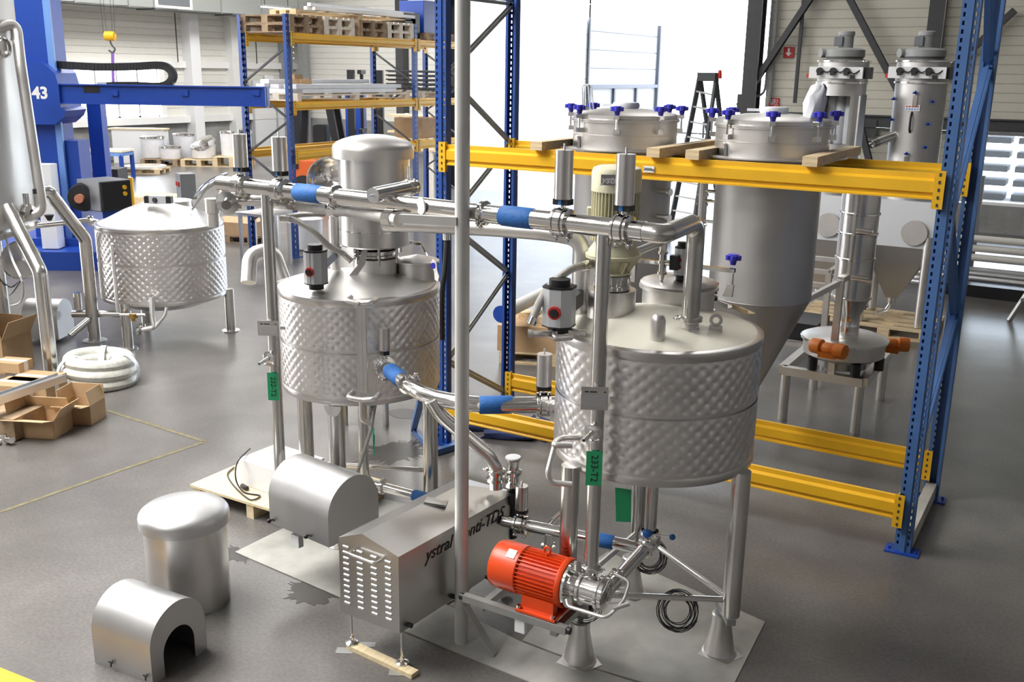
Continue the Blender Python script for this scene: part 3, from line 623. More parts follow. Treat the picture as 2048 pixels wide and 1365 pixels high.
tb = V((ax_, ay_, (z_fin+z_cowl)/2)); m_ = MB(); m_.box(tb-sx*.125+V((0, 0, 0)), (.05, .05, .07), M((sx, vd, V((0, 0, 1)))).transposed()); m_.o('terminal_box', 'cream', mo, bevel=.006)
# hatch (manway) at the back right of the lid
hz = 2.05; hc = at(1358, 566, z=hz); m_ = MB(); m_.lathe((hc.x, hc.y, 0), [(.205, 1.88), (.205, hz-.03), (.225, hz-.026), (.225, hz-.01), (.21, hz-.006), (.22, hz+.004), (.21, hz+.014), (.12, hz+.04), (.001, hz+.05)], n=48); mh = m_.o('manway', 'steel_satin', t2)
aa, bb = at(1268, 520, z=hz+.1), at(1470, 542, z=hz+.1)
m_ = MB(); m_.bar(aa, bb, .03, .022); m_.bar(aa, aa-V((0, 0, .13)), .03, .02, (0, 1, 0)); m_.o('crossbar', 'steel_polish', mh)
m_ = MB(); kk = at(1466, 530, z=hz+.12); 
def star_knob(mb, c, s=1., ax=(0, 0, 1)):
    c = V(c); mb.cyl(c, c+V((0, 0, .03*s)), .014*s, .02*s, 12)
    for k in range(5): a = 2*PI*k/5; mb.cyl(c+V((.025*s*math.cos(a), .025*s*math.sin(a), .026*s)), c+V((.025*s*math.cos(a), .025*s*math.sin(a), .05*s)), .016*s, n=10)
    mb.cyl(c+V((0, 0, .024*s)), c+V((0, 0, .055*s)), .024*s, n=14)
star_knob(m_, kk, 1.1); m_.o('star_knob', 'blue_knob', mh)
m_ = MB(); q = bb-V((.01, 0, 0)); m_.cyl(q, q-V((0, 0, .09)), .006, n=8); m_.prism([(-.03, -.02), (.025, -.02), (.03, .05), (-.005, .05)], q-V((.02, .01, .13)), (1, 0, 0), (0, 0, 1), (0, .02, 0)); m_.o('swing_bolt', 'steel', mh)
m_ = MB(); a = at(1428, 569, z=hz-.02); b = at(1425, 583, z=hz-.05)
for q in (a, b): m_ = MB(); m_.bar(q-V((.028, 0, 0)), q+V((.028, 0, 0)), .004, .026); m_.o('warning_sticker', 'red', mh)
# lifting dome, eye plate and vent elbow on the near rim
q = at(1314, 690, z=ZT2); m_ = MB(); qb = V((q.x, q.y, 0)); m_.lathe((qb.x, qb.y, 0), [(.036, ZT2-.05), (.038, ZT2-.045), (.038, ZT2+.125), (.034, ZT2+.145), (.02, ZT2+.160), (.001, ZT2+.165)], n=28); m_.o('lifting_lug', 'steel_satin', t2)
q = at(1430, 674, z=ZT2+.01); ex = V((.93, .36, 0)).normalized(); ey = V((-ex.y, ex.x, 0)); m_ = MB(); cz_ = q+V((0, 0, .088))
m_.prism([(-.036, -.0), (.036, 0), (.033, .075), (-.033, .075)], q, ex, (0, 0, 1), ey*.010) if False else None
m_.prism([(-.036, 0), (.036, 0), (.034, .062), (.013, .062), (-.013, .062), (-.034, .062)], q, ex, (0, 0, 1), ey*.010)
m_.lathe(cz_, [(.017, 0), (.034, 0), (.034, .010), (.017, .010), (.017, 0)], ey, 24); m_.o('eye_plate', 'steel', t2)
# loose angle offcuts on the lid
for i, (px, py) in enumerate(((1448, 610), (1488, 622))):
    q = at(px, py, z=ZT2+.03); a = V((.055, -.03, -.006)); m_ = MB(); m_.bar(q-a, q+a, .06, .004); m_.bar(q-a+V((-.015, -.028, .012)), q+a+V((-.015, -.028, .012)), .004, .026)
    m_.o('angle_bracket', 'wood' if i else 'steel_satin', label=['small steel angle clip lying on the pale vessel lid, nearer the manway', 'small steel angle clip lying on the pale vessel lid, nearer its right rim'][i], category='bracket', group='angle clips on the lid')
m_ = MB(); q = at(1416, 598, z=ZT2+.06); m_.tube([q+V((.05*math.cos(a), .05*math.sin(a), .004*k)) for k in range(4) for a in [2*PI*i/20 for i in range(20)]], .006, 6); m_.o('cable_coil', 'black', label='small black cable coil lying on the vessel lid by the manway', category='cable')
# jacket connections: upper left, lower left
def u_nozzle(root, c, z, px, py, px2, py2, r=.017, dn=None):
    pass
qa, qb_ = at(1112, 676, d=5.06), at(1065, 668, d=5.0)
m_ = MB(); m_.tube(bend([qa+V((.06, .06, 0)), qa+V((.0, -.02, 0)), qa+V((-.045, .03, .01)), qb_+V((.05, .02, .0)), qb_], .03), .017, 14); m_.cyl(qb_, qb_+V((-.02, -.01, 0)), .021, n=14); m_.tube(bend([qa+V((.09, .16, 0)), qa+V((-.03, .12, .012)), qa+V((-.045, .03, .01))], .03), .017, 12); m_.o('jacket_nozzle', 'steel_satin', t2)
qa = at(1115, 893, d=5.15); qc = at(1095, 940, d=5.15)
m_ = MB(); m_.tube(bend([qa+V((.06, .05, 0)), qa+V((-.03, -.0, 0)), qa+V((-.03, .08, .012)), qa+V((.05, .16, .01))], .03), .016, 12); m_.tube(bend([qa+V((-.03, .03, .0)), V((qc.x, qc.y, qa.z-.14)), V((qc.x+.02, qc.y+.01, qa.z-.19)), V((qc.x+.12, qc.y+.05, qa.z-.19))], .04), .015, 12); m_.o('jacket_nozzle', 'steel_satin', t2)
# sampling valve on the lid: spray ball pipe and sensor head
q = at(1321, 600, z=ZT2+.10); zq_ = lambda py: zrow(q.x, q.y, py)
m_ = MB(); m_.cyl((q.x, q.y, ZT2+.05), (q.x, q.y, zq_(560)), .009, n=10); m_.cyl((q.x, q.y, zq_(560)), (q.x, q.y, zq_(545)), .009, .02, n=12); m_.cyl((q.x, q.y, zq_(548)), (q.x, q.y, zq_(500)), .02, n=14)
for py in (546, 524, 505): m_.cyl((q.x, q.y, zq_(py)-.007), (q.x, q.y, zq_(py)+.007), .028, n=14)
m_.bar((q.x-.02, q.y, zq_(575)), (q.x+.035, q.y, zq_(575)), .02, .02); m_.cyl((q.x, q.y, zq_(524)), (q.x+.06, q.y-.01, zq_(524)), .014, n=12); m_.o('sample_valve', 'steel_polish', t2)
dq = dep((q.x, q.y, 2.2)); g_ = lambda px, py, d: at(px, py, d=d)
m_ = MB(); m_.tube(bend([V((q.x, q.y, zq_(500))), V((q.x, q.y, zq_(482))), g_(1222, 524, dq-.12), g_(1188, 530, dq-.2)], .03, 5), .022, 14); m_.o('vent_pipe', 'steel_satin', t2)
m_ = MB(); m_.tube(curve([g_(1188, 530, dq-.2), g_(1170, 531, dq-.25), g_(1140, 540, dq-.34), g_(1105, 568, dq-.4), g_(1080, 603, dq-.42), g_(1063, 645, dq-.42)], 5), .021, 14); m_.o('vent_hose', 'hose_braid', t2)
m_ = MB(); m_.cyl(g_(1067, 635, dq-.42), g_(1061, 649, dq-.42), .027, n=16); m_.o('hose_fitting', 'steel_polish', t2); m_ = MB(); m_.cyl(g_(1176, 530, dq-.23), g_(1164, 533, dq-.26), .027, n=16); m_.o('hose_fitting', 'steel_polish', t2)
m_ = MB(); m_.box(V((q.x+.075, q.y-.01, zq_(522))), (.045, .04, .08)); m_.o('solenoid', 'black', t2)
s_ = at(1362, 520, d=dq); actuator_box(t2, (s_.x, s_.y), zrow(s_.x, s_.y, 560), zrow(s_.x, s_.y, 484), .066, -.35, dots=True)
# outlet cone and bottom valve
m_ = MB(); ob_ = at(1298, 1100, z=.56); m_.tube(bend([(C2.x, C2.y, ZB2-.09), (C2.x, C2.y, ZB2-.2), (ob_.x, ob_.y, .98), (ob_.x, ob_.y, .62)], .08), .035, 16); m_.lathe((ob_.x, ob_.y, 0), [(.05, .68), (.062, .66), (.062, .6), (.03, .55), (.001, .54)], n=24); m_.o('outlet', 'steel_leg', t2)
# ------------------------------------------------------------------ left vessel
C1 = V((-4.38, 5.33, 0)); ZB1, ZT1, R1 = 1.045, 1.765, .553
t1 = thing('mixing_vessel', 'dimpled steel mixing vessel at centre left with domed steel drive hood on top', 'vessel', (C1.x, C1.y, 0))
vessel(C1.x, C1.y, ZB1, ZT1, R1, t1, .085, 'steel_satin', pu=.070, pv=.066, seam=.5)
for a in (288, 38, 190):
    x, y = C1.x+.485*math.cos(math.radians(a)), C1.y+.485*math.sin(math.radians(a)); lg = leg(t1, (x, y, ZB1+.02), (x, y, .012), .055)
    m_ = MB(); m_.cyl((x, y, 0), (x, y, .012), .1, n=28); m_.o('foot_plate', 'steel', lg)
    if a == 288: d = V((math.cos(math.radians(a)), math.sin(math.radians(a)), 0)); s_ = V((-d.y, d.x, 0)); q = V((x, y, ZB1-.01))+d*.056; m_ = MB(); m_.prism([(.06*math.cos(t*PI/12), -.075*math.sin(t*PI/12)) for t in range(13)], q, s_, (0, 0, 1), d*.004); m_.o('leg_gusset', 'steel', lg)
m_ = MB(); p1, p2 = [V((C1.x+.485*math.cos(math.radians(a)), C1.y+.485*math.sin(math.radians(a)), .34)) for a in (190, 38)]; m_.cyl(p1, p2, .018, n=12); m_.o('stretcher', 'steel_leg', t1)
dx, dy_ = -4.33, 5.45; zq = lambda py: zrow(dx, dy_, py)
m_ = MB(); m_.lathe((dx, dy_, 0), [(.155, 1.80), (.155, zq(515)), (.165, zq(514)), (.001, zq(513))], n=48); nk = m_.o('drive_neck', 'steel_satin', t1)
m_ = MB(); z0 = zq(512); m_.lathe((dx, dy_, 0), [(.145, z0), (.15, z0+.005), (.15, z0+.018), (.135, z0+.024), (.135, z0+.034), (.148, z0+.038), (.148, z0+.05), (.12, z0+.055)], n=48)
for k in range(6): a = 2*PI*k/6+.3; m_.cyl((dx+.157*math.cos(a), dy_+.157*math.sin(a), z0-.04), (dx+.157*math.cos(a), dy_+.157*math.sin(a), z0+.07), .010, n=8)
m_.o('drive_flange', 'steel_polish', nk)
zb, zt, zd = zq(486), zq(312), zq(296)
m_ = MB(); m_.lathe((dx, dy_, 0), [(.232, zb-.01), (.240, zb), (.240, zt+.01)], n=64); m_.o('hood_shell', 'steel', t1)
m_ = MB(); m_.lathe((dx, dy_, 0), [(.240, zb+.1), (.2425, zb+.1), (.2425, zb+.106), (.240, zb+.106)], n=64); m_.o('hood_seam', 'steel_polish', t1)
m_ = MB(); ztop = zq(272)+.02; m_.lathe((dx, dy_, 0), [(.240, zt-.012), (.276, zt-.012), (.278, zd-.005), (.275, zd+.012), (.265, zd+.027), (.245, zd+.042), (.21, zd+.058), (.15, zd+.076), (.08, zd+.088), (.001, zd+.092)], n=64); m_.o('dome', 'steel_satin', t1, smooth=40)
# agitator brackets, manway hatch with swing bolt
m_ = MB(); a = at(708, 570, z=1.86); m_.prism([(-.04, -.12), (.01, -.12), (.02, .0), (.11, .1), (.13, .19), (.09, .2), (.05, .1), (-.04, .02)], at(702, 563, z=1.80), (.75, .5, .2), (0, 0, 1), (.005, -.006, 0)); m_.o('support_bracket', 'steel', t1)
hc = at(835, 545, z=1.82); m_ = MB(); m_.lathe((hc.x, hc.y, 0), [(.14, 1.74), (.14, 1.89), (.155, 1.895), (.155, 1.91), (.14, 1.918), (.001, 1.95)], n=36); mh = m_.o('manway', 'steel_satin', t1)
a, b = at(800, 480, z=2.0), at(842, 488, z=1.98)
m_ = MB(); m_.bar(a, b, .03, .022); m_.tube([b, b+V((.05, -.01, -.06)), at(858, 520, z=1.9)], .006, 8); m_.cyl(a, a-V((0, 0, .09)), .012, n=8); m_.o('crossbar', 'steel_polish', mh)
q = at(858, 516, z=1.9); m_ = MB(); star_knob(m_, q+V((0, 0, -.03)), .8); m_.o('star_knob', 'blue_knob', mh)
q = at(868, 535, d=6.5); m_ = MB(); m_.prism([(-.05, .02), (-.02, .055), (.03, .04), (.05, -.02), (.075, -.045), (.055, -.085), (.01, -.08), (-.0, -.03)], q, (.87, -.5, 0), (0, 0, 1), (.003, .005, 0)); m_.o('latch_plate', 'steel_satin', mh)
m_ = MB(); m_.cyl(q+V((.0, -.006, .012)), q+V((.0, -.012, .012)), .02, n=14); m_.o('latch_hole', 'blue_knob', mh)
# jacket connections on the front
fx = at(728, 600, d=6.3)
def jacket_u(root, px, py, half, stub, down=None):
    c = at(px, py, d=6.13); t = V((.93, .36, 0)); n_ = V((-c.x, -c.y, 0)).normalized()*.0+V((.36, -.93, 0))
    m_ = MB(); m_.tube(bend([c-t*half-n_*.1, c-t*half+V((0, 0, .0)), c+V((0, 0, -.012)), c+t*half, c+t*half-n_*.1], .025), .016, 12)
    if stub: m_.cyl(c+V((0, 0, -.012)), c+n_*.06+V((0, 0, -.012)), .014, n=12)
    if down: m_.tube(bend([c, c+V((0, 0, -.14)), c+V((.02, .06, -.18))], .03), .015, 12)
    m_.o('jacket_nozzle', 'steel_satin', root)
jacket_u(t1, 718, 603, .085, True); jacket_u(t1, 722, 797, .085, False, True)
m_ = MB(); a, b = at(722, 615, d=6.17), at(727, 785, d=6.32); t = V((.93, .36, 0))
for s_ in (-.026, .0, .026): m_.bar(a+t*s_+V((0, 0, 0)), V((a.x, a.y, b.z))+t*s_, .008, .014, (.36, -.93, 0))
m_.bar(a, V((a.x, a.y, b.z)), .062, .010, (.36, -.93, 0)); m_.o('jacket_seam', 'steel', t1)
# vapour pipe with rotary valve and braided hoses (left vessel)
v = at(672, 548, z=1.80); ztp = zrow(v.x, v.y, 432)
m_ = MB(); m_.cyl((v.x, v.y, 1.74), (v.x, v.y, ztp), .035, n=24); m_.cyl((v.x, v.y, 1.93), (v.x, v.y, 2.0), .045, n=24); m_.o('vent_pipe', 'steel_satin', t1)
aa = at(633, 579, z=1.80); actuator_box(t1, (aa.x, aa.y), zrow(aa.x, aa.y, 578), zrow(aa.x, aa.y, 489), .135, -.3)
m_ = MB(); m_.bar((aa.x, aa.y, 1.93), (v.x, v.y, 1.95), .05, .06); m_.o('valve_mount', 'black', t1)
m_ = MB(); g_ = lambda px, py, d: at(px, py, d=d)
m_.tube(curve([g_(558, 438, 6.2), g_(600, 430, 6.25), g_(650, 428, 6.3)], 4), .017, 12); m_.tube(curve([g_(562, 438, 6.2), g_(590, 441, 6.2), g_(625, 462, 6.2), g_(658, 492, 6.25), g_(690, 510, 6.3), g_(703, 522, 6.3)], 6), .019, 12)
m_.o('vent_hose', 'hose_braid', t1)
m_ = MB(); m_.cyl(g_(562, 438, 6.2), g_(580, 440, 6.2), .023, n=14); m_.o('hose_fitting', 'steel_polish', t1); m_ = MB(); m_.cyl(g_(690, 511, 6.3), g_(703, 522, 6.3), .024, n=12); m_.o('hose_fitting', 'steel_polish', t1)
# elbow at the back left of the lid
m_ = MB(); e = at(530, 530, z=1.80); m_.tube(bend([at(497, 566, d=6.5), at(500, 508, d=6.55), at(545, 500, d=6.6), at(566, 560, d=6.6)], .16, 10), .05, 20); m_.o('vent_elbow', 'steel_satin', t1)
# outlet below
m_ = MB(); xb, yb = C1.x, C1.y; zo = zrow(xb, yb, 965)
eE = at(862, 1000, z=zo-.02)
m_.tube(bend([(xb, yb, ZB1-.09), (xb, yb, zo), (eE.x, eE.y, zo-.02)], .09), .036, 20); m_.o('outlet', 'steel_leg', t1)
dd = (V((eE.x, eE.y, zo-.02))-V((xb, yb, zo))).normalized()
L0 = V((xb, yb, zo))
clamp_ring(t1, L0+dd*.16, dd, .037, (0, 0, 1))
sleeve(t1, L0+dd*.42, L0+dd*.66, .038)
m_ = MB(); m_.tube([at(745, 825, z=.95), at(752, 800, z=1.02), at(742, 860, z=.86), at(715, 945, z=.55), at(710, 960, z=.5)], .012, 10); m_.o('drain_hose', 'hose_braid', t1)
tg = MB(); q = at(747, 870, z=.85); tg.quad(q+V((-.008, 0, .04)), q+V((.01, 0, .05)), q+V((.0, 0, -.11)), q+V((-.006, 0, -.10))); tg.prism([(0, 0), (.012, 0), (.004, -.15), (-.004, -.15)], q, (1, 0, 0), (0, 0, 1), (0, .001, 0)); tg.o('tag', 'tag_green', t1)

# ------------------------------------------------------------------ upper process line
ZP, RP, RH = 2.49, .037, .049
P2, P1 = V((-2.032, 4.30, ZP)), V((-4.396, 4.49, ZP)); ud = (P1-P2).normalized()
def LP(px):
    n_ = at(px, 400, d=1)-V((0, 0, CAM_H)); k = rt*0
    lo, hi = -1.2, 4.5
    for _ in range(40):
        m = (lo+hi)/2; w_ = P2+ud*m-V((0, 0, CAM_H)); x = 1024+FPX*w_.dot(rt)/w_.dot(fw)
        if x > px: lo = m
        else: hi = m
    return P2+ud*lo
lineU = thing('process_pipe', 'long polished steel pipe line with blue sleeves running high across both vessels', 'pipe', (P2.x, P2.y, .6))
A, B = LP(440), LP(1290)
m_ = MB(); m_.cyl(A, B, RH, n=28); m_.o('header_pipe', 'steel_polish', lineU)
nz = at(1383, 668, z=ZT2+.02)
m_ = MB(); e1 = at(1386, 446, z=ZP); 
m_.tube(bend([B, B-ud*.10, V((nz.x, nz.y-.03, ZP)), V((nz.x, nz.y-.03, ZT2+.01))], .12, 8), .046, 28); m_.o('drop_pipe', 'steel_leg', lineU)
clamp_ring(lineU, (nz.x, nz.y-.03, zrow(nz.x, nz.y-.03, 638)), (0, 0, 1), .046, (-1, -.2, 0))
m_ = MB(); m_.lathe((nz.x, nz.y-.03, 0), [(.065, ZT2+.0), (.052, ZT2+.03), (.048, ZT2+.06)], n=28); m_.o('nozzle', 'steel', lineU)
for px in (672, 968): clamp_ring(lineU, LP(px), ud, RH, (.3, -.5, -.8))
for px, k in ((484, 0), (562, 1), (1125, 2), (1246, 3)): butterfly(lineU, LP(px), ud, (0, 0, 1), RH, can=.20 if k < 2 else .235, rc=.045, tri=k in (1, 3))
sleeve(lineU, LP(594), LP(644), RH); sleeve(lineU, LP(1004), LP(1068), RH)
# drops to the pumps
for P, zend, nm in ((P2, .70, 'right'), (P1, .56, 'left')):
    m_ = MB(); m_.cyl((P.x, P.y, zend), (P.x, P.y, ZP), RP, n=28); m_.o('riser', 'steel_leg', lineU)
m_ = MB(); m_.lathe((P1.x, P1.y, 0), [(RP, .60), (.03, .54), (.025, .50), (.001, .49)], n=24); m_.o('riser_end', 'steel_leg', lineU); clamp_ring(lineU, (P1.x, P1.y, .54), (0, 0, 1), .028, (-1, 0, 0))
# lying valve on a branch towards the viewer, and capped branch
q = LP(815); bd = V((-.55, -.82, .0)).normalized()
q2 = at(795, 375, z=ZP+.02); c0 = at(812, 377, d=5.62); c1 = at(746, 391, d=5.36); cd_ = (c1-c0).normalized()
m_ = MB(); m_.lathe(c0, [(.02, -.09), (.045, -.08), (.045, -.065), (.028, -.06), (.05, -.04), (.05, -.01), (.03, 0)], cd_, 24); m_.cyl(c0-cd_*.03+V((0, 0, .0)), c0-cd_*.03+V((0, 0, .12)), .008, n=8); vb = m_.o('valve', 'steel_polish', lineU)
m_ = MB(); m_.cyl(c0, c1, .043, n=28); m_.o('actuator', 'steel_polish', vb)
m_ = MB(); m_.cyl(c1, c1+cd_*.002, .041, n=28); m_.cyl(c1, c1+cd_*.03, .005, n=8); m_.o('end_disc', 'aluminium', vb)
q = at(842, 413, d=5.33); d_ = V((-.35, -.9, -.05)).normalized(); m_ = MB(); m_.cyl(q, q-d_*.09, .03, n=20); st_ = m_.o('branch', 'steel_polish', lineU); m_ = MB(); m_.lathe(q, [(.044, -.006), (.046, 0), (.044, .006), (.02, .008), (.001, .008)], d_, 24); m_.o('cap', 'white', st_)
# name plates, sample cocks and green tags on the risers
def riser_kit(P, rows, tx, tag_rows, tpx):
    x = V((.90, -.30, 0)).normalized(); x = V((.80, .42, 0)).normalized(); n_ = V((x.y, -x.x, 0)); zc = (rows[0]+rows[1])/2; h = abs(rows[0]-rows[1])
    c = V((P.x, P.y, zc))+n_*(RP+.012)-x*.012
    m_ = MB(); m_.prism([(-.072, -h/2), (.062, -h/2), (.062, h/2), (-.072, h/2)], c, x, (0, 0, 1), n_*.004); pl_ = m_.o('name_plate', 'steel_satin', lineU)
    m_ = MB(); m_.prism([(-.062, -h*.36), (.052, -h*.36), (.052, h*.12), (-.062, h*.12)], c+n_*.004, x, (0, 0, 1), n_*.002); m_.o('plate_insert', 'aluminium', pl_)
    for (dx_, w_) in ((-.045, .02), (-.012, .035), (.045, .010)): m_ = MB(); m_.bar(c+n_*.0045+x*(dx_-w_/2)+V((0, 0, h*.28)), c+n_*.0045+x*(dx_+w_/2)+V((0, 0, h*.28)), .006, .001, n_); m_.o('engraving', 'ink', pl_)
    m_ = MB(); m_.cyl(c+x*.07-n_*.01, c+x*.10-n_*.01, .011, n=12); m_.o('plate_bolt', 'steel_polish', pl_)
    z = tx; d_ = V((-.35, -.93, 0)).normalized(); d_ = n_*.9+x*-.35; d_.normalize(); c = V((P.x, P.y, z))
    m_ = MB(); m_.cyl(c, c+d_*(RP+.012), .03, n=20); m_.lathe(c+d_*(RP+.016), [(.036, -.012), (.044, -.008), (.044, .008), (.036, .012), (.012, .016), (.001, .016)], d_, 24)
    e = c+d_*(RP+.03); f_ = V((d_.x-.3, d_.y-.1, -.35)).normalized(); m_.cyl(e, e+f_*.03, .013, .010, 14); m_.cyl(e+f_*.03, e+f_*.034, .013, n=14); m_.cyl(e+f_*.034, e+f_*.07, .010, .008, 14)
    m_.cyl(e+V((-.02, 0, -.045)), e+V((.02, 0, -.045)), .006, n=8); m_.sphere(e+V((-.026, 0, -.045)), .009, 6); m_.cyl(e+V((.0, 0, -.045)), e+V((.03, .01, -.035)), .004, n=6); m_.sphere(e+V((.034, .01, -.035)), .008, 6)
    cok = m_.o('sample_cock', 'steel_polish', lineU)
    m_ = MB(); m_.cyl(e+f_*.07, e+f_*.074, .0085, n=12); m_.o('plug', 'black', cok)
    z0, z1 = tag_rows; c = V((P.x, P.y, (z0+z1)/2))+n_*(RP+.006)-x*.006; w_ = tpx
    m_ = MB(); m_.prism([(-w_/2, -(z1-z0)/2), (w_/2, -(z1-z0)/2), (w_/2, (z1-z0)/2), (-w_/2, (z1-z0)/2)], c, x, (0, 0, 1), n_*.0015); return m_.o('tag', 'tag_green', lineU), c+n_*.003, x, z1-z0
g, c, x, L_ = riser_kit(P2, (zrow(P2.x, P2.y, 768), zrow(P2.x, P2.y, 814)), zrow(P2.x, P2.y, 858), (zrow(P2.x, P2.y, 965), zrow(P2.x, P2.y, 897)), .082)
text('233-T2', 'lettering', 'ink', g, c, (0, 0, -1), x, .05, .0005)
g, c, x, L_ = riser_kit(P1, (zrow(P1.x, P1.y, 638), zrow(P1.x, P1.y, 668)), zrow(P1.x, P1.y, 712), (zrow(P1.x, P1.y, 797), zrow(P1.x, P1.y, 742)), .072)
text('232-T2', 'lettering', 'ink', g, c, (0, 0, -1), x, .045, .0005)
# second line: braided hoses below the header, gray return pipe to the right vessel
lineR = thing('return_pipe', 'matt grey return pipe and braided hose running below the polished header', 'pipe', (-3.2, 4.9, 2.2))
dv_ = dep((-3.2, 4.85, 2.25))
a = at(800, 449, d=6.1); b = at(1095, 464, d=5.35); zz = (a.z+b.z)/2
vp = at(1160, 640, z=1.86); top = V((vp.x, vp.y, zrow(vp.x, vp.y, 478)))
m_ = MB(); m_.tube(bend([at(770, 447, d=6.05), at(1000, 458, d=5.7), at(1100, 466, d=5.52), top, (vp.x, vp.y, 1.84)], .15, 8), .046, 24); m_.o('return_line', 'steel_satin', lineR)
m_ = MB(); m_.cyl((vp.x, vp.y, 1.93), (vp.x, vp.y, 2.04), .056, n=24); m_.o('valve_body', 'steel_satin', lineR)
h1 = [at(452, 402, d=6.35), at(530, 402, d=6.2), at(575, 405, d=6.1)]
m_ = MB(); m_.tube([at(462, 400, d=6.4), at(530, 402, d=6.25), at(588, 408, d=6.1)], .036, 20); m_.o('feed_pipe', 'steel_leg', lineR)
m_ = MB(); m_.tube(curve([at(590, 408, d=6.1), at(630, 414, d=5.98), at(664, 419, d=5.88)], 4), .037, 16); m_.tube(curve([at(668, 420, d=5.86), at(710, 424, d=5.75), at(750, 431, d=5.62), at(782, 437, d=5.5)], 4), .034, 16); m_.o('braided_hose', 'hose_braid', lineR)
for px, py, d in ((588, 408, 6.1), (667, 419, 5.87), (778, 437, 5.5)):
    q = at(px, py, d=d); m_ = MB(); m_.cyl(q-ud*.03, q+ud*.03, .044, n=8); m_.cyl(q-ud*.045, q-ud*.03, .038, n=20); m_.o('hose_nut', 'steel_polish', lineR)
m_ = MB(); m_.cyl(at(798, 440, d=5.43), at(782, 437, d=5.5), .036, n=20); m_.o('hose_end', 'steel_satin', lineR)
m_ = MB(); q = at(458, 404, d=6.35); m_.lathe(q, [(.03, -.03), (.075, -.02), (.085, 0), (.075, .02), (.03, .03)], (.5, -.85, 0), 28); m_.cyl(q, q+V((.10, -.12, 0)), .035, .03, 20); m_.o('check_valve', 'steel_polish', lineR)
aa = at(1117, 664, z=1.90); ab = actuator_box(lineR, (aa.x, aa.y), zrow(aa.x, aa.y, 664), zrow(aa.x, aa.y, 558), .155, -.25)
m_ = MB(); m_.bar((aa.x, aa.y, 2.0), (vp.x, vp.y, 2.0), .055, .08); m_.o('valve_mount', 'black', lineR)

# ------------------------------------------------------------------ lower cross line between the vessels
ZC_ = 1.33; g_ = lambda px, py, z=ZC_: at(px, py, z=z)
lineL = thing('cross_pipe', 'polished pipe with two blue sleeves joining the vessels at mid height behind the pole', 'pipe', (-3.0, 4.7, 1.2))
a, b, c_, d_ = g_(768, 733), g_(842, 788), g_(945, 811), g_(1108, 808)
b = a.lerp(g_(846, 792), 1.0)
m_ = MB(); m_.tube(bend([a-V((.08, -.1, 0)), a, b, c_, d_+V((.06, .02, 0))], .18, 8), .048, 24); m_.o('cross_run', 'steel_polish', lineL)
dv1 = (b-a).normalized(); sleeve(lineL, a+dv1*.11, a+dv1*.33, .0485); clamp_ring(lineL, a+dv1*.43, dv1, .048, (.8, .2, .3)); butterfly(lineL, a+dv1*.02, dv1, (0, 0, 1), .048, can=.15, rc=.034)
dv2 = (d_-c_).normalized(); s0, s1 = g_(958, 811), g_(1026, 810); sleeve(lineL, c_+dv2*(s0-c_).length, c_+dv2*(s1-c_).length, .049); butterfly(lineL, c_+dv2*(g_(1087, 809)-c_).length, dv2, (0, 0, 1), .048, can=.19, rc=.044)
e = at(992, 940, d=6.02); m_ = MB(); m_.tube(bend([g_(862, 800), at(880, 830, d=5.9), at(978, 912, d=6.0), e+V((0, 0, .02)), e-V((0, 0, .12))], .09, 6), .042, 20); m_.o('diagonal_run', 'steel_leg', lineL)
clamp_ring(lineL, e-V((0, 0, .01)), (0, 0, 1), .042, (-1, .2, 0)); clamp_ring(lineL, e-V((0, 0, .06)), (0, 0, 1), .042, (1, .2, 0))
# ------------------------------------------------------------------ foreground equipment
pole = thing('support_pole', 'tall bare grey steel tube pole rising in front of everything at centre', 'pole', (-2.83, 4.28, 0))
m_ = MB(); m_.cyl((-2.83, 4.28, 0), (-2.83, 4.28, 4.3), .0385, n=32); m_.o('tube', 'steel_pole', pole)
a, b = at(936, 1212, Y=4.235), at(990, 1308, z=.02); m_ = MB(); m_.bar(V((-2.79, 4.25, a.z)), V((b.x, b.y, .015)), .045, .008, (1, 0, 0)); m_.o('strut', 'galv', pole)
a = at(908, 441, Y=4.27); b = at(800, 437, z=a.z); m_ = MB(); m_.bar(V((-2.84, 4.25, a.z)), b, .035, .045); m_.o('bracket_arm', 'steel_pole', pole)
m_ = MB(); q = at(926, 752, d=5.45); m_.bar(q, q+V((.03, 0, .02)), .02, .002, (0, -1, 0)); m_.o('tape_strip', 'tape', pole)

# machine cabinet with hipped lid
F0, F1 = V((-3.375, 3.87, 0)), V((-2.955, 3.86, 0)); B1 = V((-2.86, 4.93, 0)); B0 = B1+(F0-F1); zb_, ze, zr_ = .235, .695, .762
cab = thing('machine_cabinet', 'brushed steel machine cabinet with hipped lid, louvres and front handle', 'cabinet', (-3.1, 4.4, 0))
mid = F0.lerp(F1, .40); mb1 = B0.lerp(B1, .42); rb = mb1.lerp(mid, .20)
h_ = lambda p, z: V((p.x, p.y, z))
m_ = MB(); c8 = [h_(F0, zb_), h_(F1, zb_), h_(B1, zb_), h_(B0, zb_), h_(F0, ze), h_(F1, ze), h_(B1, ze), h_(B0, ze)]
gx = (F1-F0).normalized(); gy = (B1-F1).normalized()
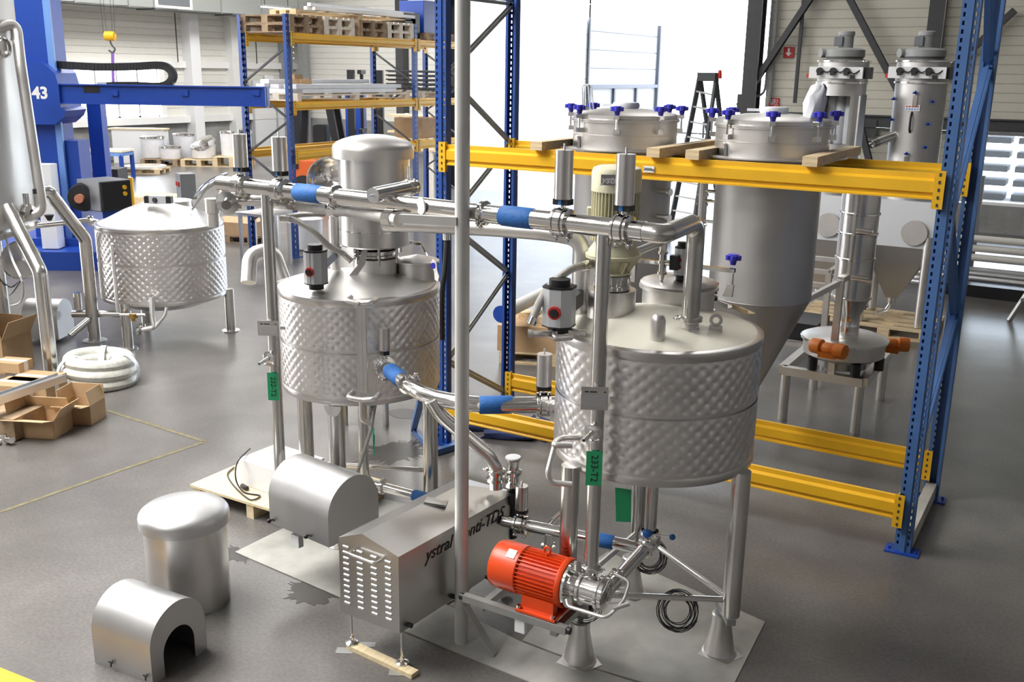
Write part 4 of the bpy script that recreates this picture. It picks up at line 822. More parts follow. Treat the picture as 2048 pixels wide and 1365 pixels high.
# front sheet as a frame with pressed louvres
m_.add(c8, [(0, 3, 2, 1), (0, 1, 5, 4), (1, 2, 6, 5), (2, 3, 7, 6), (3, 0, 4, 7)]); m_.o('housing', 'steel_sheet', cab, smooth=0)
m_ = MB(); m_.add([h_(F0, ze), h_(F1, ze), h_(B1, ze), h_(B0, ze), h_(mid, zr_), h_(rb, zr_)], [(0, 1, 4), (1, 2, 5, 4), (2, 3, 5), (3, 0, 4, 5)]); m_.o('hipped_lid', 'steel_sheet', cab, smooth=0)
for col in range(4):
    m_ = MB()
    for r_ in range(11):
        u_ = .095+col*.235; c = F0.lerp(F1, u_+.03); z = ze-.055-.025*0-col*.002-r_*.0345; c = h_(c, z+.012)
        if col in (1, 2) and r_ == 1 and False: continue
        m_.lathe(c-gx*.022, [(.001, 0), (.0075, .003), (.0075, .041), (.001, .044)], gx, 10)
    lo_ = m_.o('louvre_row', 'aluminium', cab)
m_ = MB(); a = h_(F0.lerp(F1, .27), ze-.045); b = h_(F0.lerp(F1, .72), ze-.052); o_ = -gy*.05; m_.tube(bend([a, a+o_, b+o_, b], .02), .0075, 10); m_.o('handle', 'steel_polish', cab)
for P in (F0+gx*.035+gy*.04, F1-gx*.02+gy*.04, B1-gx*.03-gy*.04, B0+gx*.03-gy*.04):
    m_ = MB(); m_.cyl(h_(P, .05), h_(P, zb_), .0075, n=10); m_.lathe(h_(P, .028), [(.038, 0), (.038, .005), (.028, .013), (.012, .017), (.012, .04), (.001, .041)], n=24); m_.o('levelling_foot', 'steel_polish', cab)
for k, (u_, z) in enumerate(((.06, .262), (.42, .262), (.95, .262))):
    P = h_(F1.lerp(B1, u_), z); m_ = MB(); m_.cyl(P-gx*.0, P+gx*.03, .014, n=12); m_.o('clamp_knob', 'black', cab)
P = h_(F1.lerp(B1, .54), .608)+gx*.0015; sd = -gx
text('ystral Conti-TDS', 'lettering', 'ink', cab, P, gy, (0, 0, 1), .105, .0006, .3, .001)
q = at(872, 1008, z=.745); m_ = MB()
for k, (s_, cc) in enumerate(((0, 0), (.008, 0))): m_.prism([(-.07, -.035), (.06, -.045), (.07, .035), (-.055, .045)], q+V((0, 0, s_+.004)), (.85, .52, -.12), (-.5, .85, .0), (0, 0, .005))
m_.o('glass_slab_pair', 'steel_polish', label='small stack of two shiny metal slabs lying on the cabinet lid', category='plate')
# timber and shims under the front feet
m_ = MB(); a, b = at(700, 1290, z=.014), at(830, 1350, z=.014); m_.bar(a, b, .06, .026); m_.o('timber_batten', 'wood_pale', label='short pale timber batten under the two front feet of the cabinet', category='batten')
for i, (px, py, sx, sy_) in enumerate(((690, 1302, .10, .06), (735, 1290, .09, .05), (800, 1345, .12, .07))):
    q = at(px, py, z=.002); m_ = MB(); m_.box((q.x, q.y, .0015+.0*i), (sx, sy_, .003), M.Rotation(.5, 3, 'Z')); m_.o('shim_plate', 'galv', category='plate', label=['thin grey shim sheet poking out left of the batten', 'thin grey shim sheet behind the left end of the batten', 'thin grey shim sheet at the right end of the batten'][i], group='shims under the cabinet batten')

# half-round covers
def half_cover(name, label, P0, P1, wid, hgt, zb, opening, knobs):
    """P0->P1 axis of the near lower edge; width goes to the left-back"""
    P0, P1 = V((*P0, zb)), V((*P1, zb)); ax = (P1-P0).normalized(); w_ = V((-ax.y, ax.x, 0)); L = (P1-P0).length; R_ = wid/2; hs = hgt-R_
    t = thing(name, label, 'cover', (P0+P1)/2+w_*R_)
    def outline(r, n=24): return [(-r, 0), (-r, hs)]+[(-r*math.cos(PI*i/n), hs+r*math.sin(PI*i/n)) for i in range(1, n)]+[(r, hs), (r, 0)]
    o, i_ = outline(R_), outline(R_-.004); c = P0+w_*R_; m_ = MB(); n = len(o)
    pt = lambda p, d: c+w_*p[0]+V((0, 0, p[1]))+ax*d
    vs = [pt(p, 0) for p in o]+[pt(p, L) for p in o]+[pt(p, 0) for p in i_]+[pt(p, L) for p in i_]
    fs = []
    for k in range(n-1): fs += [(k, k+1, n+k+1, n+k), (2*n+k, 3*n+k, 3*n+k+1, 2*n+k+1), (k, 2*n+k, 2*n+k+1, k+1), (n+k, n+k+1, 3*n+k+1, 3*n+k)]
    m_.add(vs, fs); m_.o('shell', 'steel_cover', t, smooth=30)
    m_ = MB()
    if opening:
        q = [(a_*.56, b_*.62 if b_ > .01 else 0) for a_, b_ in outline(R_)]
        vs = []
        for d_ in (L-.006, L-.001): vs += [pt(p, d_) for p in o]+[pt(p, d_) for p in q]
        fs = []
        for k in range(n-1): fs += [(2*n+k, 2*n+k+1, 3*n+k+1, 3*n+k), (k, n+k, n+k+1, k+1), (n+k, 3*n+k, 3*n+k+1, n+k+1)]
        m_.add(vs, fs)
    else: m_.prism(outline(R_-.001), c+ax*(L-.006), w_, (0, 0, 1), ax*.005)
    m_.o('end_plate', 'steel_cover', t, smooth=20)
    m_ = MB(); m_.prism(outline(R_-.001), c, w_, (0, 0, 1), ax*.004); m_.o('back_plate', 'steel_cover', t, smooth=20)
    for u_ in knobs:
        q = P0+ax*L*u_+V((0, 0, .055 if opening else .03)); m_ = MB()
        if opening: m_.cyl(q-w_*.0, q-w_*.012, .004, n=8); m_.bar(q-w_*.014-ax*.016, q-w_*.014+ax*.016, .006, .006); m_.bar(q-w_*.014, q-w_*.014-V((0, 0, .028)), .006, .006, (1, 0, 0))
        else: m_.cyl(q, q-w_*.02, .006, n=10); m_.sphere(q-w_*.028, .015, 8); m_.cyl(q-w_*.01+ax*.02, q-w_*.01+ax*.035+V((0, 0, .012)), .005, n=6)
        m_.o('latch', 'black', t)
    return t
a, b = at(190, 1326, z=0), at(306, 1372, z=0)
half_cover('half_round_cover', 'half-round steel cover with arched opening standing on the floor at lower left', (a.x, a.y), (b.x, b.y), .40, .40, 0, True, (.33, .92))
a, b = at(540, 1046, z=.37), at(658, 1096, z=.37)
half_cover('half_round_cover', 'half-round steel cover with closed end and black knobs beside the cabinet', (a.x, a.y), (b.x, b.y), .43, .40, .37, False, (.05, .68))
ax = (b-a).normalized(); w_ = V((-ax.y, ax.x, 0)); st = thing('covered_pump_set', 'pump set on grey rails hidden under the closed half-round cover', 'pump', (a.x+.25, a.y+.2, .3)); RC = M((ax, w_, V((0, 0, 1)))).transposed()
for u_ in (.08, .35): m_ = MB(); c = a+w_*u_; m_.bar(V((c.x, c.y, .35))+ax*.03, V((c.x, c.y, .35))+ax*.50, .04, .035); m_.o('carrier_rail', 'galv', st)
m_ = MB(); c = a+ax*.20+w_*.05; m_.box((c.x, c.y, .29), (.07, .04, .08), RC); m_.o('rail_block', 'white', st)
m_ = MB(); c = a+ax*.26+w_*.215; m_.cyl(c-ax*.13+V((0, 0, .16)), c+ax*.18+V((0, 0, .16)), .12, n=24); m_.cyl(c-ax*.26+V((0, 0, .16)), c-ax*.13+V((0, 0, .16)), .07, n=24); m_.o('motor', 'orange_motor', st)
m_ = MB(); q = V((C1.x+.485*math.cos(math.radians(288)), C1.y+.485*math.sin(math.radians(288)), .33)); c = a+ax*.3+w_*.30; m_.bar(V((c.x, c.y, .33)), q, .04, .035); m_.o('leg_bracket', 'galv', st)
# hood standing on the floor
hx, hy, zd_ = -4.535, 3.80, .545
hd = thing('drive_hood', 'cylindrical steel hood with domed cap standing on the floor at lower left', 'hood', (hx, hy, 0))
m_ = MB(); m_.lathe((hx, hy, 0), [(.244, .0), (.244, zd_), (.238, zd_), (.238, .0), (.244, .0)], n=96); m_.o('shell', 'steel', hd)
m_ = MB(); m_.lathe((hx, hy, 0), [(.246, zd_-.022), (.266, zd_-.022), (.267, zd_+.028), (.264, zd_+.044), (.254, zd_+.060), (.235, zd_+.075), (.2, zd_+.091), (.15, zd_+.106), (.08, zd_+.118), (.001, zd_+.122)], n=96); m_.o('dome', 'steel_cover', hd, smooth=40)
# ------------------------------------------------------------------ pump set
pm = thing('pump_set', 'orange electric motor with polished centrifugal pump head under the right vessel', 'pump', (-2.3, 4.27, .38))
py_, pz = 4.275, .585; xe, xs_ = -2.60, -2.14
m_ = MB(); m_.lathe((xs_, py_, pz), [(.128, 0), (.135, .01), (.135, .03), (.118, .035), (.112, .04), (.112, .30), (.09, .30)], (-1, 0, 0), 40, cap=True)
for k in range(36):
    a = 2*PI*k/36; d_ = V((0, math.cos(a), math.sin(a)))
    if -.75 < math.sin(a) or True: m_.bar(V((xs_-.035, py_, pz))+d_*.118, V((xs_-.29, py_, pz))+d_*.118, .004, .026, d_)
body = m_.o('motor', 'orange_motor', pm)
m_ = MB(); m_.lathe((xs_-.29, py_, pz), [(.128, -.02), (.134, -.015), (.134, .12), (.125, .15), (.095, .165), (.001, .168)], (-1, 0, 0), 40); m_.o('fan_cowl', 'orange_motor', body)
m_ = MB(); m_.box((xs_-.32, py_-.07, pz+.116), (.05, .05, .004), M.Rotation(.55, 3, 'X')); m_.o('type_plate', 'aluminium', body)
m_ = MB(); m_.torus((xs_-.14, py_, pz+.155), (0, 1, 0), .018, .007, 16, 8); m_.cyl((xs_-.14, py_, pz+.115), (xs_-.14, py_, pz+.14), .009, n=8); m_.o('lifting_eye', 'orange_motor', body)
m_ = MB()
for y in (-.115, .115): m_.box((xs_-.13, py_+y*.8, pz-.115), (.19, .05, .07)); 
m_.prism([(-.10, 0), (.10, 0), (.08, .07), (-.08, .07)], (xs_-.13, py_-.125, pz-.165), (1, 0, 0), (0, .35, 1), (0, .03, 0)); m_.box((xs_-.13, py_, pz-.16), (.24, .29, .012)); m_.o('motor_foot', 'orange_motor', body)
for (dx_, dy2) in ((-.235, -.13), (-.03, -.13), (-.235, .13), (-.03, .13)): m_ = MB(); m_.cyl((xs_+dx_, py_+dy2, pz-.156), (xs_+dx_, py_+dy2, pz-.135), .012, n=6); m_.o('foot_bolt', 'steel_polish', body)
m_ = MB(); m_.lathe((xs_, py_, pz), [(.115, 0), (.125, -.004), (.125, -.018), (.1, -.022), (.07, -.03), (.066, -.055), (.085, -.062), (.092, -.07), (.092, -.085), (.078, -.09), (.078, -.17), (.094, -.176), (.094, -.19), (.085, -.195), (.085, -.215), (.06, -.225), (.001, -.226)], (-1, 0, 0), 40)
hd_ = m_.o('pump_head', 'steel_polish', pm)
for k in range(6): a = 2*PI*k/6+.4; m_ = MB(); m_.cyl((xs_-.004, py_+.11*math.cos(a), pz+.11*math.sin(a)), (xs_+.02, py_+.11*math.cos(a), pz+.11*math.sin(a)), .008, n=6); m_.o('flange_bolt', 'steel_polish', hd_)
m_ = MB(); m_.cyl((P2.x, P2.y, pz+.06), (P2.x, P2.y, .72), .037, n=24); m_.o('outlet_stub', 'steel_polish', hd_); clamp_ring(pm, (P2.x, P2.y, .70), (0, 0, 1), .037, (.9, -.3, 0))
# guard frame round the pump head
c = at(1190, 1200, d=dep((-2.0, 4.2, .5))); x0, x1 = xs_+.04, xs_+.30
m_ = MB(); m_.tube(bend([(x0, py_-.11, pz-.03), (x0+.02, py_-.135, pz-.05), (x1-.02, py_-.135, pz-.05), (x1+.02, py_-.02, pz), (x1, py_+.10, pz+.05), (x1-.10, py_+.12, pz+.06)], .035), .0095, 10)
m_.tube(bend([(x1+.02, py_-.02, pz), (x1-.04, py_-.06, pz-.005)], .01), .008, 8); m_.cyl((x1+.0, py_-.10, pz-.01), (x1+.06, py_-.04, pz+.01), .011, n=12); m_.o('guard_frame', 'steel_satin', pm)
# suction pipe from the vessel outlet to the pump
a = V((xs_+.20, py_+.04, pz)); b = V((ob_.x, ob_.y, .60)); dl = (b-a).normalized()
m_ = MB(); m_.cyl(a, b, .036, n=24); m_.o('suction_pipe', 'steel_leg', pm); clamp_ring(pm, a+dl*.12, dl, .037, (0, -.5, .9)); clamp_ring(pm, b-dl*.08, dl, .037, (0, -.5, .9))
hv = b+V((0, -.03, .07)); m_ = MB(); m_.lathe((hv.x, hv.y, hv.z-.02), [(.02, 0), (.032, .01), (.032, .035), (.022, .045), (.001, .046)], n=20); m_.k = 1; m_.cyl(hv, hv+V((.13, .02, .01)), .005, n=8); m_.k = 0; m_.sphere(hv+V((.14, .02, .01)), .018, 8); m_.o('hand_valve', ['blue_sleeve', 'steel_polish'], pm)
# carrier rails
for y in (py_-.135, py_+.135): m_ = MB(); m_.bar((xe-.12, y, pz-.19), (xs_+.06, y, pz-.19), .04, .04); r_ = m_.o('carrier_rail', 'galv', pm); 
for y in (py_-.135, py_+.135):
    for x_ in (xe-.145, xs_+.06): m_ = MB(); m_.cyl((x_, y, pz-.19), (x_+.02, y, pz-.19), .02, n=10); m_.o('end_cap', 'black', pm)
for xx in (xe-.02, xs_-.02): m_ = MB(); m_.bar((xx, py_-.135, pz-.23), (xx, py_+.2, pz-.23), .04, .04); m_.o('cross_rail', 'galv', pm)
m_ = MB(); m_.box((-2.36, py_-.13, pz-.25), (.06, .03, .08)); m_.o('rail_block', 'white', pm)
m_ = MB(); m_.bar((xs_-.02, py_+.15, pz-.23), (fl[0].x, fl[0].y, pz-.2), .04, .04); m_.o('leg_bracket', 'galv', pm)
# low transfer line between cabinet and right vessel outlet, with valves
lo = thing('transfer_pipe', 'low polished pipe with a blue sleeve between the cabinet and the right vessel outlet', 'pipe', (-2.5, 4.9, .5))
q0 = at(1030, 1047, z=.56); q1 = V((ob_.x, ob_.y, .56)); dt = (q1-q0).normalized(); Lq = (q1-q0).length
m_ = MB(); m_.cyl(q0-dt*.08, q1, .036, n=24); m_.cyl(q0+dt*.22, q0+dt*.22-V((0, 0, .09)), .03, n=20); m_.lathe(q0+dt*.22-V((0, 0, .09)), [(.03, 0), (.045, -.005), (.045, -.02), (.02, -.03), (.001, -.03)], n=20); m_.o('transfer_run', 'steel_polish', lo)
butterfly(lo, q0+dt*.04, dt, (0, 0, 1), .036, can=.15, rc=.038); s0 = (at(1170, 1083, z=.56)-q0).length; s1 = (at(1218, 1097, z=.56)-q0).length; sleeve(lo, q0+dt*s0, q0+dt*s1, .038)
b0 = at(1026, 945, d=6.1); m_ = MB(); m_.lathe((b0.x, b0.y, 0), [(.03, b0.z-.10), (.05, b0.z-.09), (.05, b0.z-.07), (.035, b0.z-.06), (.035, b0.z-.02), (.052, b0.z-.01), (.052, b0.z+.01), (.034, b0.z+.02), (.034, b0.z+.05), (.042, b0.z+.08), (.042, b0.z+.09)], n=28); m_.cyl((b0.x-.07, b0.y, b0.z), (b0.x+.0, b0.y, b0.z), .008, n=8); va_ = m_.o('vertical_valve', 'steel_polish', lo)
m_ = MB(); m_.lathe((b0.x, b0.y, b0.z+.09), [(.048, 0), (.05, .006), (.046, .012), (.001, .014)], n=28); m_.o('valve_cap', 'white', va_)
m_ = MB(); m_.cyl((b0.x, b0.y, .4), (b0.x, b0.y, b0.z-.08), .03, n=20); m_.cyl((b0.x+.01, b0.y, b0.z-.2), (b0.x+.01, b0.y, b0.z-.12), .045, n=16); m_.o('valve_neck', 'black', va_)
q = at(1108, 1040, d=6.0); m_ = MB(); m_.cyl(q, q+V((-.035, -.02, -.055)), .02, n=14); m_.cyl(q+V((-.035, -.02, -.055)), q+V((-.045, -.025, -.07)), .026, n=14); m_.cyl(q, q+V((.06, .03, .07)), .018, n=12); m_.o('drain_cock', 'steel_polish', lo)
# green tag hanging below the right vessel
q = at(1240, 985, z=1.06); m_ = MB(); m_.prism([(-.05, 0), (.045, .0), (.06, -.19), (-.03, -.20)], at(1247, 978, d=5.4), (.9, .2, 0), (.03, 0, 1), (0, .0015, 0)); gt = m_.o('hanging_tag', 'tag_green', label='green paper tag hanging under the right vessel near the back leg', category='tag')
# cable coils tied to the stretchers
def coil(name, label, c, ax, R_, r, n, parent=None):
    r *= .5; n *= 2
    x, y, a = ortho(ax); pts = []
    for k in range(n*20):
        t = 2*PI*k/20; rr = R_*(1+.26*math.sin(k*.113)+.05*math.sin(k*.37)); pts.append(V(c)+(x*math.cos(t)*rr+y*math.sin(t)*rr*1.05)+a*(.006*math.sin(k*.21)+.003*(k//20-n/2)))
    m_ = MB(); m_.tube(pts, r, 5); return m_.o(name, 'black', label=label, category='cable')
c = fl[0].lerp(fl[1], .68)+V((0, 0, .34)); coil('cable_coil', 'black cable coil tied to the front stretcher of the right vessel', c, (.3, -.9, .25), .09, .0055, 6)
c = fl[2].lerp(fl[1], .17)+V((0, -.01, .33)); coil('cable_coil', 'black cable coil tied to the rear stretcher of the right vessel', c, (.5, -.85, .2), .085, .0055, 6)
coil('cable_coil', 'black cable hanging from the front leg load cell of the right vessel', V((feet[0][0].x+.04, feet[0][0].y-.03, .36)), (.4, -.9, .0), .075, .004, 2)

# ------------------------------------------------------------------ floor plates, stains, paint lines
def plate(name, label, pts, th, mt, cat='plate', z=0.): 
    P = [at(*p, z=z) for p in pts]; m_ = MB(); m_.prism([(p.x, p.y) for p in P], (0, 0, z), (1, 0, 0), (0, 1, 0), (0, 0, th)); return m_.o(name, mt, label=label, category=cat)
plate('floor_plate', 'grey steel plate on the floor beneath the closed half-round cover and left vessel', [(470, 1106), (604, 1040), (700, 985), (860, 1020), (1010, 1090), (930, 1190), (833, 1243), (683, 1198)], .006, 'plate_steel')
plate('floor_plate', 'long pale steel floor strip under the pole and the front cone foot', [(803, 1262), (880, 1205), (1040, 1285), (1178, 1338), (1440, 1420), (1290, 1460)], .006, 'plate_steel')
plate('floor_plate', 'pale steel floor plate under the rear and right cone feet of the right vessel', [(1045, 1283), (1150, 1150), (1215, 1105), (1530, 1246), (1445, 1415), (1182, 1336)], .006, 'plate_steel')
def blob(name, label, c, rx, ry, n, rough_, mt='damp_stain', spikes=.5, seed=1):
    rnd = random.Random(seed); P = []
    ctr = at(*c, z=0)
    n *= 3; ph = [rnd.uniform(0, 6.28) for _ in range(6)]
    for k in range(n):
        a = 2*PI*k/n; s_ = 1+spikes*.35*sum(math.sin(a*(2+3*j)+ph[j])/(1+j*.6) for j in range(5))+(rnd.uniform(0, spikes) if rnd.random() < .3 else 0); P.append((ctr.x+rx*s_*math.cos(a), ctr.y+ry*s_*math.sin(a)))
    m_ = MB(); m_.prism(P, (0, 0, .0004), (1, 0, 0), (0, 1, 0), (0, 0, .0012)); o = m_.o(name, mt, label=label, category='stain'); return o
blob('oil_stain', 'dark splashed stain at the left tip of the grey floor plate', (480, 1108), .13, .10, 40, 1, spikes=.55, seed=2)
blob('oil_stain', 'dark ragged stain below the grey floor plate left of the cabinet', (625, 1185), .17, .12, 36, 1, spikes=.35, seed=5)
blob('oil_stain', 'damp dark patch on the floor behind the left vessel legs', (790, 905), .16, .30, 50, 1, spikes=.6, seed=8)
blob('oil_stain', 'smooth oval wet patch on the floor left of the rack foot', (812, 828), .17, .14, 30, 1, spikes=.08, seed=3)
def line(name, label, pts, w_, mt='yellow_soft'):
    P = [at(*p, z=0) for p in pts]; m_ = MB()
    for a, b in zip(P, P[1:]): d = (b-a).normalized(); s_ = V((-d.y, d.x, 0))*w_/2; m_.quad(*[q+V((0, 0, .002)) for q in (a-s_, b-s_, b+s_, a+s_)])
    o = m_.o(name, mt, label=label, category='floor marking'); return o
line('floor_line', 'faded yellow painted floor line at lower left of centre', [(215, 822), (410, 884), (230, 945), (0, 1025)], .04, 'yellow_worn')
line('floor_line', 'bright yellow floor line at the bottom left corner', [(-420, 1180), (60, 1375), (300, 1470)], .09, 'yellow')
# ------------------------------------------------------------------ hanging hoppers in the rack
HY = 7.41
def hopper(label, px, row_bot, row_tip):
    x = at(px, 420, Y=HY).x; zf = 2.628; R_ = .385; RT = .41; t = thing('hopper', label, 'hopper', (x, HY, 0), 'hanging hoppers')
    zb = zrow(x, HY-R_*.8, row_bot); zt = zrow(x, HY, row_tip)
    m_ = MB(); m_.lathe((x, HY, 0), [(R_, zf), (R_, zb)], n=72); m_.lathe((x, HY, 0), [(R_+.002, zb+.003), (R_+.003, zb), (R_, zb-.004)], n=72); m_.o('barrel', 'steel_grey', t)
    m_ = MB(); m_.lathe((x, HY, 0), [(R_, zb), (.06, zt), (.06, zt-.03)], n=72); m_.o('cone', 'steel_grey', t)
    m_ = MB(); m_.lathe((x, HY, 0), [(R_, zf), (.545, zf), (.545, zf+.008), (RT, zf+.008)], n=72); m_.o('flange_plate', 'steel_grey', t)
    zr = zf+.215
    m_ = MB(); m_.lathe((x, HY, 0), [(RT, zf), (RT, zf+.105), (RT+.003, zf+.107), (RT+.003, zf+.113), (RT, zf+.115), (RT, zr-.012), (RT+.014, zr-.008), (RT+.014, zr)], n=72); m_.o('collar', 'steel_satin', t)
    m_ = MB(); m_.lathe((x, HY, 0), [(RT+.014, zr+.002), (RT+.014, zr+.014), (RT, zr+.02), (RT, zr+.045), (RT-.015, zr+.055), (.2, zr+.085), (.12, zr+.09), (.001, zr+.09)], n=72); ld = m_.o('lid', 'steel_satin', t, smooth=50)
    m_ = MB(); m_.lathe((x, HY, 0), [(.10, zr+.09), (.105, zr+.12), (.10, zr+.135), (.001, zr+.14)], n=24); m_.bar((x-.2, HY, zr+.11), (x-.08, HY, zr+.11), .02, .02); m_.o('wrapped_cap', 'white_film', ld)
    for k in range(8):
        a = -PI/2+.28+k*PI/4; d_ = V((math.cos(a), math.sin(a), 0)); c = V((x, HY, 0))+d_*(RT+.03)
        m_ = MB(); m_.bar(V((c.x, c.y, zr-.07))-d_*.03, V((c.x, c.y, zr-.07))+d_*.012, .05, .035); m_.cyl((c.x, c.y, zr-.08), (c.x, c.y, zr+.05), .008, n=8); m_.bar(V((c.x, c.y, zr+.035))-d_*.06, V((c.x, c.y, zr+.035))+d_*.02, .04, .03); cl = m_.o('lid_clamp', 'steel_polish', t)
        m_ = MB(); star_knob(m_, (c.x, c.y, zr+.05), 1.25); m_.o('star_knob', 'blue_knob', cl)
    a = -PI/2-.62; d_ = V((math.cos(a), math.sin(a), 0)); c = V((x, HY, zf+.01))+d_*(RT+.004); m_ = MB(); s_ = V((-d_.y, d_.x, 0)); m_.prism([(-.03, 0), (.03, 0), (.03, .06), (.02, .085), (0, .093), (-.02, .085), (-.03, .06)], c, s_, (0, 0, 1), d_*.022); m_.o('lifting_lug', 'steel', t)
    return t, x, zb, zt
hA, xA, _, _ = hopper('left of the two grey steel hoppers hung in the rack, behind the cream motor', 1243, 620, 800)
hB, xB, zbB, ztB = hopper('right one of the two grey hoppers hung in the rack, film bag on its lid', 1532, 605, 772)
for k, py in enumerate((381, 432)): a = at(1333, py, Y=HY-.05); m_ = MB(); m_.cyl((xA+.36, HY-.12, a.z), (xA+.47, HY-.16, a.z), .02, n=12); m_.cyl((xA+.46, HY-.157, a.z), (xA+.48, HY-.163, a.z), .03, n=12); m_.o('side_nozzle', 'steel_polish', hA)
a = at(1404, 420, Y=HY-.15); m_ = MB(); m_.cyl((a.x, HY-.15, 1.75), (a.x, HY-.15, 2.6), .035, n=16); m_.o('sight_tube', 'steel', hB)
for py in (381, 400, 441): b = at(1404, py, Y=HY-.15); m_ = MB(); m_.cyl((a.x+.02, HY-.16, b.z), (a.x+.11, HY-.17, b.z), .013, n=10); m_.cyl((a.x-.045, HY-.155, b.z-.03), (a.x+.045, HY-.155, b.z-.03), .012, n=8); m_.o('side_nozzle', 'steel_polish', hB)
# crumpled film bag and film handle on the lids
bg_ = at(1629, 212, Y=HY-.05); m_ = MB(); rnd = random.Random(4); prof = [(.001, -.16), (.05, -.15), (.06, -.08), (.07, .0), (.065, .07), (.05, .12), (.02, .15), (.001, .155)]; m_.lathe((bg_.x, HY-.05, bg_.z), prof, (.15, 0, 1), 18)
m_.v = [(p[0]+rnd.uniform(-.016, .016), p[1]+rnd.uniform(-.012, .012), p[2]+rnd.uniform(-.012, .012)) for p in m_.v]; m_.o('film_bag', 'white_film', label='crumpled clear plastic bag standing on the right hopper lid', category='bag', smooth=80)
fb = at(1178, 205, Y=HY); zl_ = 2.628+.215+.06
m_ = MB()
for s_ in (-.03, .03): m_.tube(bend([(fb.x-.04, HY+s_, zl_), (fb.x-.05, HY+s_, zl_+.2), (fb.x+.0, HY+s_, zl_+.21), (fb.x+.03, HY+s_, zl_)], .03), .005, 6)
m_.o('wire_loop', 'white', label='thin white wire loop standing on the left hopper lid', category='wire loop')
# timbers across the beams
PLK = [(1072, 300), (1300, 318), (1378, 322), (1612, 338)]
pk0 = None
for i, (px, py) in enumerate(PLK):
    a = at(px, py, Y=6.75); m_ = MB(); m_.box((a.x+(.02 if i else -.0), 7.40, 2.6535), (.10, 1.30, .065)); m_.o('timber', 'wood', group='timbers under the hoppers', category='timber', label=['timber across the rack beams left of the left hopper', 'timber across the rack beams under the left hopper, behind the load label', 'timber across the rack beams between the two hoppers, nearer the right one', 'timber across the rack beams right of the right hopper'][i])

